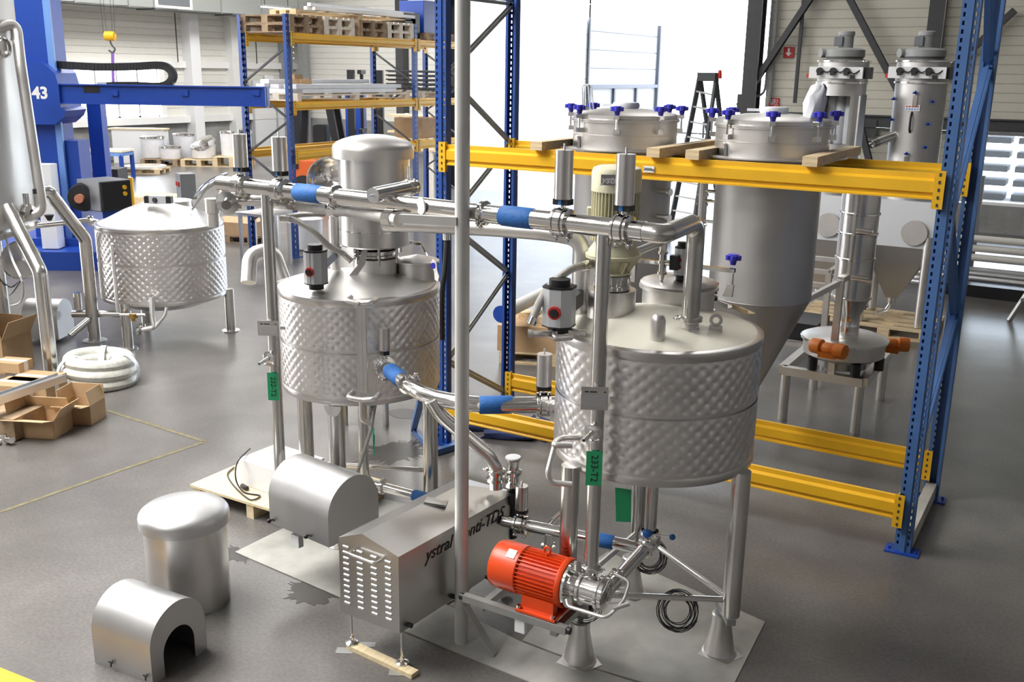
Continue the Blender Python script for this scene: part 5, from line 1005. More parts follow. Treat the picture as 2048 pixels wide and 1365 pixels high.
# ------------------------------------------------------------------ filter units by the right wall
FY = 13.55
def filter_unit(label, px, open_front):
    x = at(px, 250, Y=FY).x; t = thing('dust_filter', label, 'filter', (x, FY, 0)); R_ = .305; zr = lambda py: zrow(x, FY-R_, py)
    rows = dict(motor=62, vol=97, vol2=116, col=124, box0=134, box1=157, top=165, drum=302)
    # levels
    zc, z1, z2 = zrow(x, FY, 62), zrow(x, FY, 97), zrow(x, FY, 117)
    m_ = MB(); m_.lathe((x, FY, 0), [(.075, z1), (.09, z1+.005), (.09, zc-.06), (.10, zc-.055), (.10, zc-.01), (.085, zc), (.001, zc)], n=28); fm = m_.o('fan_motor', 'grey_paint', t)
    m_ = MB(); m_.box((x-.07, FY-.09, (z1+zc)/2-.02), (.11, .07, .12)); m_.o('terminal_box', 'machine_grey', fm, bevel=.008)
    m_ = MB(); m_.lathe((x, FY, 0), [(.08, z1+.01), (.2, z1), (.245, z1-.02), (.245, z2+.02), (.22, z2), (.001, z2)], n=40); m_.cyl((x-.05, FY+.1, (z1+z2)/2), (x-.28, FY-.12, (z1+z2)/2), .055, n=20); m_.o('blower_volute', 'grey_paint', t)
    zb0, zb1, zt_ = zr(134), zr(157), zr(166); zd = zr(302)
    m_ = MB(); m_.lathe((x, FY, 0), [(.22, z2), (.30, z2-.03), (.31, zr(122)), (.31, zb1-.05)], n=48); m_.o('head', 'steel_grey', t)
    m_ = MB(); m_.lathe((x, FY, 0), [(.32, zr(124)), (.33, zr(124)+.004), (.33, zr(124)+.02), (.3, zr(124)+.024)], n=48); m_.o('head_ring', 'steel_polish', t)
    m_ = MB(); bw = .66; m_.box((x-.01, FY-.30, (zb0+zb1)/2), (bw, .12, zb0-zb1)); vb = m_.o('valve_box', 'white', t)
    m_ = MB()
    for k in range(3): q = V((x-.20+k*.165, FY-.365, (zb0+zb1)/2+.02)); m_.cyl(q, q-V((0, .04, 0)), .042, n=14); m_.box(q+V((0, -.045, -.03)), (.05, .03, .05))
    m_.box((x+.20, FY-.37, (zb0+zb1)/2-.05), (.05, .03, .05)); m_.box((x+bw/2+.03, FY-.22, (zb0+zb1)/2), (.08, .16, .14)); m_.tube(curve([(x-.2, FY-.38, zb0-.03), (x-.11, FY-.39, zb0-.065), (x-.03, FY-.38, zb0-.03), (x+.05, FY-.39, zb0-.065), (x+.13, FY-.38, zb0-.03), (x+.22, FY-.39, zb0-.08), (x+.3, FY-.34, zb0-.02)], 4), .008, 6); m_.o('valve_coils', 'black', vb)
    m_ = MB(); m_.box((x-bw/2-.01, FY-.3, zb1+.03), (.06, .1, .05)); m_.o('red_connector', 'red', vb)
    zc0 = 1.72
    if not open_front:
        m_ = MB(); m_.lathe((x, FY, 0), [(R_, zt_+.05), (R_, zc0)], n=48); m_.o('drum', 'steel_grey', t)
    else:
        m_ = MB(); m_.lathe((x, FY, 0), [(R_, zt_+.05), (R_, zr(192))], n=48); m_.lathe((x, FY, 0), [(R_, zr(288)), (R_, zc0)], n=48); m_.lathe((x, FY, 0), [(R_, zr(192)), (R_, zr(288))], n=40, a0=.62, a1=2*PI-.62); m_.o('drum', 'steel_grey', t)
        m_ = MB()
        for k in range(3): m_.cyl((x-.12+k*.12, FY+.05, zr(192)), (x-.12+k*.12, FY+.05, zr(290)), .06, n=14)
        m_.o('filter_bag', 'white_film', t)
        m_ = MB(); m_.box((x+.36, FY-.42, (zr(190)+zr(300))/2), (.02, .30, zr(190)-zr(300))); dr_ = m_.o('door', 'ring_white', t); m_ = MB(); m_.box((x+.374, FY-.42, (zr(190)+zr(300))/2), (.008, .32, zr(186)-zr(300))); m_.o('door_rim', 'machine_grey', dr_)
    m_ = MB(); m_.lathe((x, FY, 0), [(R_+.004, zt_-.01), (R_+.02, zt_-.006), (R_+.02, zt_+.012), (R_, zt_+.014)], n=48); m_.o('ring', 'steel_polish', t)
    if not open_front:
        for (dx_, py) in ((.0, 186), (.2, 203), (.18, 248), (-.02, 308), (.18, 294), (-.27, 200), (-.27, 242)):
            yy = FY-math.sqrt(max(.0, R_*R_-dx_*dx_)); z = zr(py); m_ = MB(); m_.k = 0; m_.cyl((x+dx_, yy, z), (x+dx_, yy-.04, z), .014, n=8); m_.bar((x+dx_-.03, yy-.045, z), (x+dx_+.03, yy-.045, z), .02, .02); m_.bar((x+dx_, yy-.045, z-.012), (x+dx_, yy-.045, z+.025), .02, .02); m_.k = 1
            if abs(dx_) < .05: m_.bar((x+dx_, yy-.02, z-.03), (x+dx_, yy-.02, z-.16), .05, .008, (0, -1, 0))
            m_.o('toggle_latch', ['blue_machine', 'steel_polish'], t)
        m_ = MB(); z = zr(245); m_.tube(bend([(x-.02, FY-R_, z+.12), (x-.02, FY-R_-.05, z+.08), (x-.02, FY-R_-.05, z-.08), (x-.02, FY-R_, z-.12)], .03), .013, 8); m_.o('door_handle', 'black', t)
        st_ = MB(); z = zr(216); st_.k = 0; st_.box((x-.02, FY-R_-.004, z), (.17, .004, .07)); st_.k = 1
        for k in range(5): st_.box((x-.085+k*.032, FY-R_-.007, z+.016), (.02, .003, .016)); 
        st_.k = 2
        for k in range(5): st_.box((x-.085+k*.032, FY-R_-.007, z-.016), (.02, .003, .016))
        st_.o('sticker', ['white', 'red', 'blue_light'], t)
        a = at(1742, 290, Y=FY-.45); b = V((x-.2, FY-.2, a.z+.12)); m_ = MB(); m_.lathe(a, [(.001, .05), (.045, .05), (.045, 0), (.055, -.0), (.055, .1)], b-a, 20); m_.cyl(a+(b-a).normalized()*.02, b, .055, n=20, cap=False); m_.o('inlet_pipe', 'steel_leg', t)
    # dust bin: square hopper with inspection disc, legs
    z0, z9 = 1.72, 1.08; w_ = .42; hp = [(-w_, z0), (w_, z0), (w_*1.0, z9), (-w_*1.0, z9)]
    m_ = MB(); yb = FY; A = [V((x-.42, yb-.36, 1.72)), V((x+.42, yb-.36, 1.72)), V((x+.42, yb+.36, 1.72)), V((x-.42, yb+.36, 1.72))]; Bq = [V((x-.42, yb-.42, 1.15)), V((x+.42, yb-.42, 1.15)), V((x+.42, yb+.42, 1.15)), V((x-.42, yb+.42, 1.15))]; Cq = [V((x-.05+a*.07, yb+b*.07, .42)) for a, b in ((-1, -1), (1, -1), (1, 1), (-1, 1))]
    m_.add(A+Bq, [(0, 1, 5, 4), (1, 2, 6, 5), (2, 3, 7, 6), (3, 0, 4, 7), (0, 3, 2, 1)]); bx = m_.o('bin', 'silver_paint', t, smooth=0)
    m_ = MB(); m_.add(Bq+Cq, [(0, 1, 5, 4), (1, 2, 6, 5), (2, 3, 7, 6), (3, 0, 4, 7)]); m_.o('bin_cone', 'steel_grey', t, smooth=0)
    m_ = MB(); q = at(1829, 466, Y=FY-.42) if not open_front else V((x+.1, FY-.42, 1.35)); m_.cyl((q.x, FY-.40, q.z), (q.x, FY-.46, q.z), .155, n=32); m_.o('inspection_disc', 'steel_satin', bx)
    m_ = MB(); m_.cyl((x-.05, yb, .44), (x-.05, yb, .34), .05, n=16); m_.tube([(x-.05, yb, .34), (x-.10, yb-.05, .24), (x-.2, yb-.12, .20)], .03, 10); m_.o('outlet_cock', 'steel_polish', t)
    for sx, sy_ in ((-.36, -.4), (.36, -.4), (-.36, .4), (.36, .4)): m_ = MB(); m_.cyl((x+sx, yb+sy_, .15), (x+sx, yb+sy_, 1.30), .05, n=18); m_.o('leg', 'steel_satin', t)
    return t, x
fD, xD = filter_unit('right steel dust filter tower with blue latches, standing on a pallet by the wall', 1833, False)
fC, xC = filter_unit('left steel dust filter tower with open front door, by the right wall', 1676, True)
def pallet_mesh(mb, c, L=1.2, Wd=.8, H=.144, R=None):
    c = V(c); R = R or M.Identity(3); q = lambda x, y, z: c+R @ V((x, y, z))
    for k in range(5): mb.box(q(0, -Wd/2+.0725+k*(Wd-.145)/4, H-.011), (L, .145 if k % 2 == 0 else .1, .022), R)
    for k in (-1, 0, 1):
        mb.box(q(k*(L/2-.0725), 0, H-.033), (.145, Wd, .022), R)
        for j in (-1, 0, 1): mb.box(q(k*(L/2-.0725), j*(Wd/2-.05), .022+(H-.066)/2), (.145, .1, H-.066), R)
    for j in (-1, 0, 1): mb.box(q(0, j*(Wd/2-.05), .011), (L, .1, .022), R)
def pallet(label, c, mt='wood', rz=0, group=None, **k):
    m_ = MB(); pallet_mesh(m_, (0, 0, 0), **k); o = m_.o('pallet', mt, label=label, category='pallet', loc=(0, 0, 0)); o.location = c; o.rotation_euler[2] = rz
    if group: o['group'] = group
    return o
pallet('wooden pallet under the right dust filter tower by the wall', (xD-.02, FY-.02, 0), 'wood', 0, L=1.15, Wd=1.1, H=.14)
pallet('wooden pallet under the left dust filter tower by the wall', (xC-.05, FY-.02, 0), 'wood', 0, L=1.15, Wd=1.1, H=.14)

# ------------------------------------------------------------------ round sieve on its frame
sx0, sx1, sy0, sy1, sz = -2.40, -1.66, 9.15, 10.35, .50
sv = thing('vibrating_sieve', 'round steel vibrating sieve with tall tube on a square steel frame table', 'sieve', ((sx0+sx1)/2, 9.7, 0))
m_ = MB()
for (a, b) in (((sx0, sy0), (sx1, sy0)), ((sx1, sy0), (sx1, sy1)), ((sx1, sy1), (sx0, sy1)), ((sx0, sy1), (sx0, sy0))): m_.bar((*a, sz), (*b, sz), .08, .08)
m_.o('table_frame', 'steel_satin', sv)
for x, y in ((sx0+.03, sy0+.03), (sx1-.03, sy0+.03), (sx0+.03, sy1-.03), (sx1-.03, sy1-.03)): m_ = MB(); m_.cyl((x, y, 0), (x, y, sz-.03), .045, n=20); m_.o('leg', 'steel_satin', sv)
cx, cy = -2.05, 9.78; cq = at(1690, 668, z=.86); cx, cy = cq.x, cq.y
m_ = MB(); m_.lathe((cx, cy, 0), [(.30, .64), (.37, .68), (.375, .80), (.39, .805), (.39, .83), (.37, .835), (.34, .85), (.001, .875)], n=56); m_.o('sieve_pan', 'steel_satin', sv)
m_ = MB(); m_.lathe((cx, cy, 0), [(.392, .81), (.40, .812), (.40, .826), (.392, .828)], n=56); m_.o('clamp_band', 'steel_polish', sv)
m_ = MB(); m_.cyl((cx, cy, .55), (cx, cy, .66), .22, n=32); m_.o('base_drum', 'steel_grey', sv)
for a in (.2, 2.2, 4.0, 5.3): m_ = MB(); q = V((cx+.33*math.cos(a), cy+.33*math.sin(a), 0)); m_.cyl((q.x, q.y, .54), (q.x, q.y, .66), .045, n=14); m_.o('rubber_mount', 'black', sv)
zz = lambda py: zrow(cx-.02, cy, py); tx = at(1700, 640, z=.95); tx, ty = cx+.02, cy
m_ = MB(); m_.lathe((tx, ty, 0), [(.10, .865), (.105, .9), (.10, .92), (.105, .94), (.10, .96), (.10, zz(628)), (.175, zz(592))], n=40); m_.o('lower_cone', 'steel_polish', sv)
lv = [zz(592), zz(515), zz(465), zz(425), zz(380), 2.25]
for i in range(5): m_ = MB(); m_.cyl((tx, ty, lv[i]), (tx, ty, lv[i+1]), .17, n=40); s_ = m_.o('tube_section', 'steel_leg', sv); m_ = MB(); m_.lathe((tx, ty, 0), [(.17, lv[i]-.012), (.182, lv[i]-.008), (.182, lv[i]+.008), (.17, lv[i]+.012)], n=40); m_.o('joint_ring', 'steel_polish', s_)
for (py, s_) in ((455, 1), (547, 1)): z = zz(py); m_ = MB(); m_.cyl((tx+.02, ty-.17, z), (tx+.16, ty-.17, z-.01), .028, n=14); m_.cyl((tx+.15, ty-.17, z-.03), (tx+.20, ty-.16, z-.03), .022, n=12); m_.o('vibrator_bolt', 'steel_polish', sv)
for (px, py, lab) in ((1657, 697, 0), (1738, 652, 1)):
    q = V((cx-.05, cy-.50, .66)) if not lab else V((cx+.35, cy+.42, .72)); q.z = zrow(q.x, q.y, py) if not lab else q.z; q.x = at(px, py, Y=q.y).x if not lab else q.x; m_ = MB(); ax = V((.95, -.3, 0)).normalized() if not lab else V((.9, .3, 0)).normalized()
    m_.lathe(q, [(.001, -.17), (.065, -.165), (.07, -.15), (.07, -.07), (.045, -.06), (.055, -.03), (.055, .03), (.045, .06), (.07, .07), (.07, .15), (.065, .165), (.001, .17)], ax, 28); m_.box(q-V((0, 0, .055)), (.16, .1, .05)); m_.o('vibration_motor', 'orange_vib', sv)
pq = at(1664, 735, Y=sy0+.02); pq.z = .5; zt_ = zrow(pq.x, pq.y, 560); m_ = MB(); m_.bar((pq.x, pq.y, .46), (pq.x, pq.y, zt_), .06, .06, (0, 1, 0)); a = at(1704, 547, d=dep((pq.x, pq.y, 1.3))+.2); m_.bar((pq.x, pq.y, zt_), a, .06, .05); m_.bar((pq.x, pq.y, zt_-.02), at(1612, 600, d=dep((pq.x, pq.y, 1.2))-.1), .05, .05); m_.o('support_post', 'steel_satin', sv)
# steel trolley frame behind the sieve
tf = thing('steel_trolley', 'welded square-tube steel trolley frame behind the sieve and right hopper', 'trolley', (-3.1, 11.3, 0))
X0_, X1_, Y0_, Y1_ = -3.45, -2.45, 10.9, 11.7
for x, y in ((X0_, Y0_), (X1_, Y0_), (X0_, Y1_), (X1_, Y1_)): m_ = MB(); m_.bar((x, y, .0), (x, y, 1.15), .06, .06, (0, 1, 0)); m_.o('leg', 'steel_satin', tf)
m_ = MB()
for z in (.3, 1.0, 1.15):
    for (a, b) in (((X0_, Y0_), (X1_, Y0_)), ((X1_, Y0_), (X1_, Y1_)), ((X1_, Y1_), (X0_, Y1_)), ((X0_, Y1_), (X0_, Y0_))): m_.bar((*a, z), (*b, z), .05, .05)
m_.o('rail', 'steel_satin', tf)
m_ = MB(); m_.box((-2.95, 11.3, .42), (.8, .6, .2)); m_.o('black_crate', 'black', label='black plastic crate standing in the steel trolley frame', category='crate')

# ------------------------------------------------------------------ tube stock rack, trestle, ladder
ts = thing('tube_rack', 'cantilever rack of stainless tubes lying along the right wall behind the blue rack', 'rack', (1.5, 16.8, 0))
m_ = MB(); m_.box((2.4, 16.55, .09), (9, .5, .18)); m_.o('base', 'black', ts)
for x in (-1.7, .6, 3.2): m_ = MB(); m_.bar((x, 17.1, 0), (x, 17.1, 1.75), .12, .12, (0, 1, 0)); m_.o('column', 'machine_grey', ts)
for x in (-1.7, .6, 3.2):
    for z in (.22, .80): m_ = MB(); m_.bar((x, 17.1, z), (x, 16.4, z+.03), .07, .06); m_.o('arm', 'machine_grey', ts)
for k, (py, y) in enumerate(((583, 16.45), (574, 16.6), (563, 16.45), (553, 16.6), (545, 16.72), (520, 16.5), (501, 16.5), (482, 16.5))):
    z = at(2000, py, Y=y).z; m_ = MB(); m_.cyl((-2.6+.1*(k % 3), y, z), (6.5, y, z), .045 if k < 5 else .055, n=16); m_.o('stock_tube', 'ring_white' if k >= 5 else 'aluminium', label='%s long pale tube in the stock rack by the right wall' % ['lowest front', 'second lowest', 'third lowest', 'fourth lowest', 'fifth lowest', 'lower thick', 'middle thick', 'upper thick'][k], category='tube', group='stock tubes by the right wall')
tr = thing('trestle', 'dark metal trestle at the far right edge of the picture', 'trestle', (-.1, 15.1, 0))
f0 = at(2018, 642, z=0); 
for i, (dx_, dy2) in enumerate(((0, 0), (.55, .1), (.45, .9), (1.0, 1.0))): a = V((f0.x+dx_, f0.y+dy2*.6, 0)); b = V((f0.x+.36+(.15 if i > 1 else 0), f0.y+.28, .85)); m_ = MB(); m_.bar(a, b, .05, .05); m_.o('leg', 'galv', tr)
m_ = MB(); m_.bar((f0.x+.3, f0.y+.28, .85), (f0.x+1.4, f0.y+.28, .85), .08, .06); m_.bar((f0.x+.1, f0.y+.05, .3), (f0.x+.75, f0.y+.1, .3), .04, .04); m_.o('cross_bar', 'galv', tr)
ldr = thing('step_ladder', 'dark tall step ladder standing in the open hall door', 'ladder', (*at(1370, 470, z=0).xy, 0))
c = at(1372, 470, z=0); dpt = dep((c.x, c.y, 1.5)); tp = at(1415, 148, Y=c.y)
def lp(px, py, y): return at(px, py, Y=y)
L1, L2 = V((*at(1336, 478, z=0).xy, 0)), V((*at(1372, 486, z=0).xy, 0)); T1_, T2_ = lp(1400, 152, L1.y+.35), lp(1432, 160, L1.y+.35)
m_ = MB(); m_.bar(L1, T1_, .05, .09); m_.o('rail', 'dark_grey', ldr); m_ = MB(); m_.bar(L2+V((.1, 0, 0)), T2_, .05, .09); m_.o('rail', 'dark_grey', ldr)
for s_ in (L1, L2+V((.1, 0, 0))): m_ = MB(); tt = T1_ if s_ == L1 else T2_; m_.bar(V((tt.x+.35, s_.y+1.3, 0)), tt, .05, .08); m_.o('rear_rail', 'dark_grey', ldr)
for k in range(1, 11): u_ = k/11; a, b = L1.lerp(T1_, u_), (L2+V((.1, 0, 0))).lerp(T2_, u_); m_ = MB(); m_.bar(a, b, .08, .03); m_.o('rung', 'galv', ldr)
m_ = MB(); q = (T1_+T2_)/2; m_.box(q+V((.0, 0, .02)), (.36, .22, .16)); m_.o('top_hinge', 'dark_grey', ldr); m_ = MB(); q = at(1440, 140, Y=L1.y+.35); m_.cyl(q-V((0, 0, .16)), q, .05, .03, 12); m_.o('red_grip', 'red', ldr)

# ------------------------------------------------------------------ behind the left vessel: pallet with carton, cloths, black hose, frame
pc_ = at(1045, 722, z=0); pallet('wooden pallet carrying a long flattened carton behind the left rack upright', (pc_.x+.25, pc_.y+.35, 0), 'wood', .35, L=1.2, Wd=.8)
Rz = M.Rotation(.35, 3, 'Z'); m_ = MB(); m_.box((pc_.x+.25, pc_.y+.35, .145+.15), (1.25, .78, .30), Rz); m_.o('carton', 'cardboard', label='long brown carton lying on the pallet behind the left rack upright', category='box', bevel=.006)
for i, (ox, oy, l, rz) in enumerate(((.0, .1, .9, .5), (.25, -.1, .7, .2))): m_ = MB(); m_.box((pc_.x+.2+ox, pc_.y+.35+oy, .445+.035), (l, .16, .07), M.Rotation(rz, 3, 'Z')); m_.o('wood_offcut', 'wood', label=['longer wooden offcut lying on the carton behind the rack upright', 'shorter wooden offcut on the carton, nearer the right vessel'][i], category='timber')
a, b = at(1004, 628, z=.66), at(1092, 585, z=.66); m_ = MB(); m_.cyl(a, b, .075, n=24); tb_ = m_.o('plastic_pipe', 'ring_white', label='white plastic pipe with blue flange lying across the carton on the pallet', category='pipe'); 
m_ = MB(); d_ = (a-b).normalized(); m_.cyl(a, a+d_*.03, .095, n=24); m_.o('flange', 'blue_machine', tb_)
cl = MB(); rnd = random.Random(11); q0 = at(1000, 868, z=0)
for k in range(7):
    a = rnd.uniform(-.5, .8); c = V((q0.x+rnd.uniform(-.25, .4), q0.y+rnd.uniform(-.12, .25), .04+.02*(k % 3))); P = [c+V((math.cos(a)*t, math.sin(a)*t, .02*math.sin(t*9+k))) for t in (-.25, -.1, .05, .2)]
    cl.tube(P, [.05, .065, .06, .045], 8)
cl.v = [(p[0]+rnd.uniform(-.02, .02), p[1]+rnd.uniform(-.02, .02), max(.003, p[2]*.85+rnd.uniform(-.01, .01))) for p in cl.v]; cl.o('cloth_pile', 'navy_cloth', label='crumpled heap of dark navy cloth on the floor under the lower rack beam', category='cloth', smooth=60)
m_ = MB(); P = [at(842, 800, d=7.8), at(827, 858, z=.03), at(870, 905, z=.03), at(912, 892, z=.03)]; 
for a, b in zip(P, P[1:]): m_.bar(a, b, .05, .05)
m_.o('blue_strut', 'blue_rack_light', label='bent blue steel strut lying against the left rack foot', category='strut')
m_ = MB(); m_.tube(curve([at(896, 462, d=7.75), at(893, 500, d=7.75), at(890, 540, d=7.75), at(884, 585, d=7.75), at(884, 680, d=7.8)], 5), .025, 10); hs = m_.o('black_hose', 'black', label='black hose hanging down the left front rack upright', category='hose'); m_ = MB(); q = at(893, 480, d=7.74); m_.cyl(q, q+V((0, 0, .12)), .03, n=14); m_.o('hose_coupling', 'steel_polish', hs)
# white control box on a pallet, lower left
pz_ = .13; a = at(380, 968, z=pz_); m_ = MB(); cxp, cyp = a.x+.62, a.y+.42; m_.box((cxp, cyp, .12), (1.22, .86, .02))
for k in (-1, 0, 1):
    m_.bar((cxp+k*.55, cyp-.42, .055), (cxp+k*.55, cyp+.42, .055), .07, .11)
m_.o('pallet', 'wood_pale', label='pale solid-topped pallet on the floor carrying the white box at lower left', category='pallet', smooth=0)
e0, e1, e2 = at(468, 914, z=.34), at(553, 887, z=.34), at(649, 916, z=.34)
u_ = (e2-e1); v_ = (e0-e1); u_ = V((u_.x, u_.y, 0)); v_ = V((v_.x, v_.y, 0)); ub, vb_ = u_.normalized(), V((u_.y, -u_.x, 0)).normalized(); 
m_ = MB(); c = e1+u_/2+vb_*v_.length/2; R = M((ub, -vb_, V((0, 0, 1)))).transposed(); m_.box((c.x, c.y, .13+.105), (u_.length, v_.length, .208), R); wb_ = m_.o('control_box', 'white', label='white enamelled control box lying on the pale pallet', category='box', bevel=.006)
m_ = MB(); m_.tube(curve([at(500, 898, z=.35), at(475, 925, z=.36), at(472, 960, z=.2), at(488, 985, z=.14), at(520, 992, z=.14), at(500, 1000, z=.14), at(470, 975, z=.14), at(455, 950, z=.14), at(468, 935, z=.14)], 6), .006, 6); m_.cyl(at(484, 972, z=.15), at(494, 978, z=.15), .018, n=8); m_.o('power_cable', 'black', label='black cable and plug looping over the white box onto the pallet', category='cable')
# coil of wrapped hose
cc = at(203, 768, z=0); cr = thing('hose_coil', 'plastic-wrapped coil of clear hose on the floor at left', 'hose', (cc.x, cc.y, 0)); m_ = MB()
for z, R_ in ((.065, .30), (.17, .305), (.265, .285), (.10, .20), (.21, .20)): m_.torus((cc.x, cc.y, z), (.04, .05, 1), R_, .065, 48, 12)
m_.o('hose', 'hose_clear', cr)
rnd = random.Random(3)
for a in (.4, 2.3, 4.4): m_ = MB(); x, y = math.cos(a), math.sin(a); c = V((cc.x+.25*x, cc.y+.25*y, .165)); tt = V((-y, x, 0)); m_.lathe(c, [(.175, -.03), (.175, .03)], tt, 24); m_.v = [(cc.x+(p[0]-cc.x) if True else 0, p[1], max(.002, p[2])) for p in m_.v]; m_.o('wrap_band', 'white_film', cr)
# ------------------------------------------------------------------ cartons at the left edge
def open_carton(label, c, L, Wd, H, rz, flaps=(1, 1, 1, 1), tilt=None):
    """c: floor centre; walls, bottom and four flaps"""
    t = thing('cardboard_box', label, 'box', c); R = M.Rotation(rz, 3, 'Z'); c = V(c); q = lambda x, y, z: c+R @ V((x, y, z)); th = .006
    m_ = MB(); m_.box(q(0, 0, th/2), (L, Wd, th), R)
    for s_ in (-1, 1): m_.box(q(s_*(L/2-th/2), 0, H/2), (th, Wd, H), R); m_.box(q(0, s_*(Wd/2-th/2), H/2), (L, th, H), R)
    m_.o('carton_body', 'cardboard', t)
    ang = tilt or (.9, 1.9, 1.9, .7)
    for i, (ax, sg, w_) in enumerate((('x', -1, Wd), ('x', 1, Wd), ('y', -1, L), ('y', 1, L))):
        a = ang[i]; fl_ = min(L, Wd)*.5; d0 = V((sg, 0, 0)) if ax == 'x' else V((0, sg, 0)); base = d0*((L if ax == 'x' else Wd)/2); dr_ = d0*math.sin(a)+V((0, 0, math.cos(a))); e = V((0, 1, 0)) if ax == 'x' else V((1, 0, 0))
        P = [base-e*w_/2, base+e*w_/2, base+e*w_/2+dr_*fl_, base-e*w_/2+dr_*fl_]; n_ = dr_.cross(e).normalized()*.003
        m_ = MB(); pp = [q(*(p+V((0, 0, H))+n_)) for p in P]+[q(*(p+V((0, 0, H))-n_)) for p in P]; m_.add(pp, [(0, 1, 2, 3), (7, 6, 5, 4), (0, 4, 5, 1), (1, 5, 6, 2), (2, 6, 7, 3), (3, 7, 4, 0)]); m_.o('flap', 'cardboard_in', t, smooth=0)
    return t
a = at(83, 868, z=0); open_carton('open cardboard box in front at the left, lower left of the coil', (a.x-.02, a.y+.02, 0), .42, .30, .17, .42, tilt=(.1, .6, 1.3, -.4))
a = at(172, 842, z=0); open_carton('open cardboard box in front of the wrapped hose coil', (a.x-.03, a.y+.0, 0), .30, .27, .19, .42, tilt=(.1, -.25, 1.4, -.1))
a = at(20, 760, z=0); open_carton('tall open cardboard box at the left picture edge', (a.x-.50, a.y+.22, 0), .5, .45, .38, .3, tilt=(.2, .5, .2, -.5))
for i, (px, py, l, w_, h) in enumerate(((60, 800, .42, .34, .22), (15, 812, .34, .3, .22), (8, 745, .3, .22, .10))):
    a = at(px, py, z=.0 if i < 2 else .22); m_ = MB(); z0 = 0 if i < 2 else .221; m_.box((a.x, a.y+.1, z0+h/2), (l, w_, h), M.Rotation(.35, 3, 'Z')); o = m_.o('cardboard_box', 'cardboard', category='box', label=['closed taped carton behind the front open box at left', 'closed taped carton at the left edge below the tall open box', 'small closed carton on top of the taped carton at the left edge'][i])
    m_ = MB(); m_.box((a.x, a.y+.1, z0+h/2), (l+.004, .06, h+.004), M.Rotation(.35, 3, 'Z')); m_.o('tape', 'tape', o)
a, b = at(-30, 815, z=.33), at(124, 762, z=.33); m_ = MB(); m_.prism([(-.06, 0), (.06, 0), (.06, .07), (.045, .07), (.045, .02), (.012, .02), (.012, .06), (-.012, .06), (-.012, .02), (-.045, .02), (-.045, .07), (-.06, .07)], a, V((b-a).cross(V((0, 0, 1)))).normalized(), (0, 0, 1), b-a); m_.o('steel_profile', 'aluminium', label='long bright metal profile lying across the cartons at the left edge', category='profile')
a = at(12, 880, z=0); m_ = MB(); m_.box((a.x-.1, a.y+.15, .11), (.35, .4, .2), M.Rotation(.3, 3, 'Z')); m_.o('wooden_crate', 'wood_old', label='dark wooden crate at the left edge beside the front open box', category='crate')
a = at(10, 890, z=0); m_ = MB(); m_.cyl(a+V((-.08, 0, .05)), a+V((.08, .02, .05)), .03, n=14); m_.cyl(a+V((0, 0, .0)), a+V((0, 0, .1)), .025, n=12); m_.cyl(a+V((-.05, -.08, .03)), a+V((.0, .02, .04)), .02, n=12); m_.o('pipe_fitting', 'steel_polish', label='small bright pipe fitting on the floor at the left picture edge', category='fitting')

# ------------------------------------------------------------------ big vessel at the left edge
BC = V((-10.86, 5.85, 0)); BR = 1.2
bv = thing('storage_vessel', 'tall grey steel vessel on kinked tube legs cut by the left picture edge', 'vessel', BC)
zb_ = zrow(BC.x+BR*.75, BC.y+BR*.3, 462)
m_ = MB(); m_.lathe((BC.x, BC.y, 0), [(.001, zb_-.35), (.5, zb_-.28), (1.0, zb_-.1), (BR, zb_), (BR, 6.2), (1.0, 6.5), (.001, 6.6)], n=72); m_.o('shell', 'steel_grey', bv)
m_ = MB(); m_.lathe((BC.x, BC.y, 0), [(BR, zb_+.02), (BR+.03, zb_+.02), (BR+.03, zb_+.05), (BR, zb_+.05)], n=72); m_.o('girth_ring', 'steel_polish', bv)
def on_body(px, py):
    o = V((0, 0, CAM_H)); d = at(px, py, d=1)-o; ex, ey = o.x-BC.x, o.y-BC.y; A = d.x**2+d.y**2; B2 = ex*d.x+ey*d.y; Cc = ex*ex+ey*ey-BR*BR; D = B2*B2-A*Cc
    return o+d*((-B2-math.sqrt(max(D, 0)))/A)
a0 = [(105, 765, 545, (15, 415)), (190, 682, 478, (98, 383)), (12, 655, 470, (-60, 390))]
for fx_, fy_, ky, (tx_, ty_) in a0:
    f = at(fx_, fy_, z=0); kz = zrow(f.x, f.y, ky); df = dep((f.x, f.y, 1.2)); tp = on_body(tx_, ty_); nb = V((BC.x, BC.y, tp.z)); tp2 = nb+(tp-nb).normalized()*(BR-.02); m_ = MB(); m_.tube(bend([f, V((f.x, f.y, kz)), tp, tp2] if (tp-tp2).length > .08 else [f, V((f.x, f.y, kz)), tp], .04, 3), .073, 24); lg = m_.o('leg', 'steel_leg', bv); m_ = MB(); m_.cyl(f, f+V((0, 0, .012)), .14, n=24); m_.o('foot_plate', 'galv', lg)
m_ = MB(); f = V((BC.x-1.25, BC.y-1.1, 0)); m_.tube(bend([f, V((f.x, f.y, 1.15)), V((BC.x-.9, BC.y-.75, 1.9))], .04, 3), .073, 24); m_.o('leg', 'steel_leg', bv)
D1 = 10.2
m_ = MB(); m_.tube(bend([at(-20, 60, d=D1-.2), at(32, 45, d=D1), at(40, 120, d=D1), at(86, 425, d=D1+.4), at(40, 436, d=D1+.3)], .12, 6), .055, 20); m_.o('down_pipe', 'steel_satin', bv)
for px, py, d in ((8, 95, D1-.1), (12, 65, D1)): clamp_ring(bv, at(px, py, d=d), (.9, .3, 0), .085, (0, -.5, .8))
q = at(55, 425, d=D1+.3); m_ = MB(); m_.lathe(q, [(.03, -.05), (.09, -.04), (.09, -.02), (.05, -.015), (.05, .015), (.09, .02), (.09, .04), (.03, .05)], (.9, .3, 0), 20); m_.cyl(q, q+V((0, 0, .2)), .03, n=12); m_.o('valve', 'steel_polish', bv)
